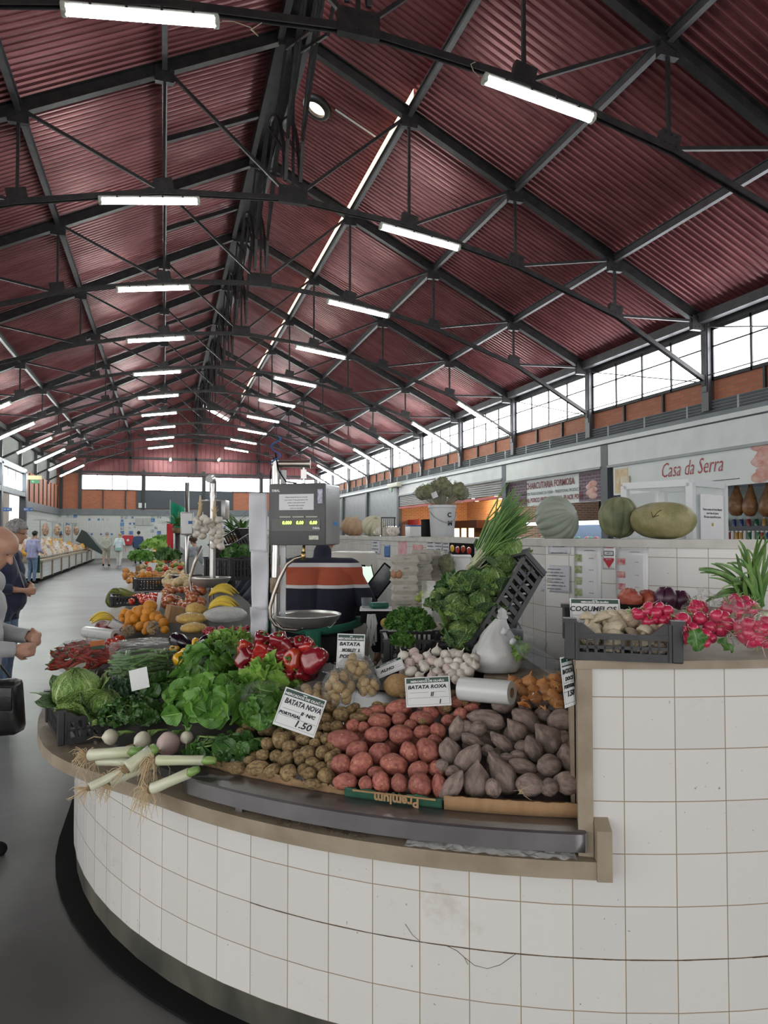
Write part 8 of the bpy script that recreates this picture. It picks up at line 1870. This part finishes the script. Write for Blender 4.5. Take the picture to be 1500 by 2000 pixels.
o, j = person('man in sage shirt and shorts walking away, hands clasped behind', fpos(208, 36), -YAW+.15, dict(h=1.70, bulk=1.15, top=beige, low=khaki, shorts=True, stride=.14, vox=.02, armL=((-.27, -.08, 1.13), (-.04, -.17, .95)), armR=((.27, -.08, 1.13), (.04, -.17, .93)), hair=grey_h, hands=False))
o, j = person('blond woman in a pale blue top and cream trousers walking away down the aisle', fpos(233, 36), -YAW, dict(h=1.66, slim=.92, bulk=1.02, top=pblue, low=cream, shoe=white_c, stride=-.12, vox=.02, sleeve='short', hair=blond_h, armR=((.28, 0, 1.13), (.33, .04, .9)))); apron(o, j, mint, .82, 1.0, -1, .18, 'tied_jacket')
o, j = person('man in dark blue work clothes beyond the aisle beside the red hose cabinet', fpos(270, 39), -YAW+.1, dict(h=1.76, bulk=1.1, top=blue_c, low=cloth('dark_blue_trousers', (.015, .022, .05)), stride=.1, vox=.02, hair=dark_h, armL=((-.28, .02, 1.14), (-.28, .12, .92)), armR=((.28, .02, 1.14), (.34, .16, .95))))
o, j = person('vendor in a yellow top behind the goods on the left bench', fpos(116, 42), -PI/2-YAW, dict(h=1.6, top=cloth('yellow_top', (.5, .38, .08)), low=dark_c, vox=.025, hair=dark_h, hands=False))
# the vendor in the striped jumper, seen from behind
stripe, nt, p_ = newmat('striped_jumper'); tc = nd(nt, 'TexCoord'); sx_ = nd(nt, 'SeparateXYZ'); nt.links.new(tc.outputs['Object'], sx_.inputs[0]); mr_ = nd(nt, 'MapRange'); mr_.inputs['From Min'].default_value = .9; mr_.inputs['From Max'].default_value = 1.7; nt.links.new(sx_.outputs[2], mr_.inputs['Value'])
rmp = nd(nt, 'ValToRGB'); rmp.color_ramp.interpolation = 'CONSTANT'; el = rmp.color_ramp.elements
zst = [(0, (.010, .011, .026)), ((1.325-.9)/.8, (.55, .55, .56)), ((1.345-.9)/.8, (.36, .075, .035)), ((1.462-.9)/.8, (.55, .55, .56)), ((1.49-.9)/.8, (.012, .014, .032))]
el[0].position = 0; el[0].color = c4(zst[0][1]); el[1].position = zst[1][0]; el[1].color = c4(zst[1][1])
for z_, c_ in zst[2:]: e_ = el.new(z_); e_.color = c4(c_)
nt.links.new(mr_.outputs[0], rmp.inputs['Fac']); nt.links.new(rmp.outputs['Color'], p_.inputs['Base Color']); p_.inputs['Roughness'].default_value = .9
nn = nd(nt, 'TexNoise'); nn.inputs['Scale'].default_value = 160; nt.links.new(tc.outputs['Object'], nn.inputs['Vector']); bb = nd(nt, 'Bump'); bb.inputs['Strength'].default_value = .5; bb.inputs['Distance'].default_value = .004; nt.links.new(nn.outputs['Fac'], bb.inputs['Height']); nt.links.new(bb.outputs[0], p_.inputs['Normal'])
o, j = person('vendor seen from behind in a navy jumper with a rust stripe', fpos(622, 4.75), -YAW-.05, dict(h=1.76, bulk=1.36, slim=1.02, collar=True, belly=True, lean=14, bow=26, top=stripe, low=dark_c, vox=.012, smooth=5, armL=((-.33, .06, 1.16), (-.2, .24, 1.0)), armR=((.37, .0, 1.14), (.39, .10, .90)), hair=grey_h, topname='jumper', hem=1.0))
b = MB(); s = j['s']; hz_ = j['hip'].z+.14
b.tube([(.30*math.cos(a), .03+.235*math.sin(a), hz_+.02*math.cos(a*2)) for a in [2*PI*k/28 for k in range(29)]], .022, 8, False, (.35, 1.3)); b.build('apron_band', gapr, o, True)
b = MB(); b.grid(lambda u, v: V((-.05+.1*u, -.22-.02*v, hz_-.02-.5*v)), 4, 8); solidify(b.build('apron_tie', gapr, o, True), .006)
b = MB(); b.grid(lambda u, v: V((-.33+.12*u, -.06-.05*u, hz_-.45*v+.03)), 4, 8); solidify(b.build('apron_side', gapr, o, True), .006)
# two vendors bending over the inner goods
nav2 = cloth('dark_navy_fleece', (.02, .028, .045)); chr_ = cloth('charcoal_trousers', (.035, .035, .042))
o, j = person('bending vendor in dark navy with a green apron string left of the hung papers', fpos(478, 6.3), -YAW-.75, dict(h=1.66, bulk=1.25, lean=52, bow=20, top=nav2, low=chr_, vox=.014, armL=((-.25, .55, 1.05), (-.2, .7, .95)), armR=((.25, .55, 1.05), (.2, .7, .95)), hair=white_h, hem=.96)); b = MB(); b.tube([(.2*math.cos(a), .02+.19*math.sin(a), .99+.05*math.sin(a)) for a in [2*PI*k/20 for k in range(21)]], .012, 6); b.tube([(-.02, -.2, .97), (-.06, -.24, .85), (-.04, -.24, .7)], .012, 6); b.build('apron_string', gapr, o, True)
o, j = person('second bending vendor in dark blue behind the first one', fpos(462, 7.2), -YAW-.9, dict(h=1.62, bulk=1.15, lean=40, bow=20, top=navy, low=dark_c, vox=.016, armL=((-.25, .4, 1.1), (-.2, .6, 1.0)), armR=((.25, .4, 1.1), (.2, .6, 1.0)), hair=brown_h))
o, j = person('brown haired woman in a grey top behind the second hanging scale', fpos(383, 16.5), FR+2.6, dict(h=1.58, slim=.92, top=cloth('grey_top', (.22, .24, .27)), low=dark_c, vox=.018, hair=brown_h, hairkind='long', armL=((-.25, .1, 1.05), (-.1, .3, 1.0)), armR=((.25, .1, 1.05), (.1, .3, 1.0))))
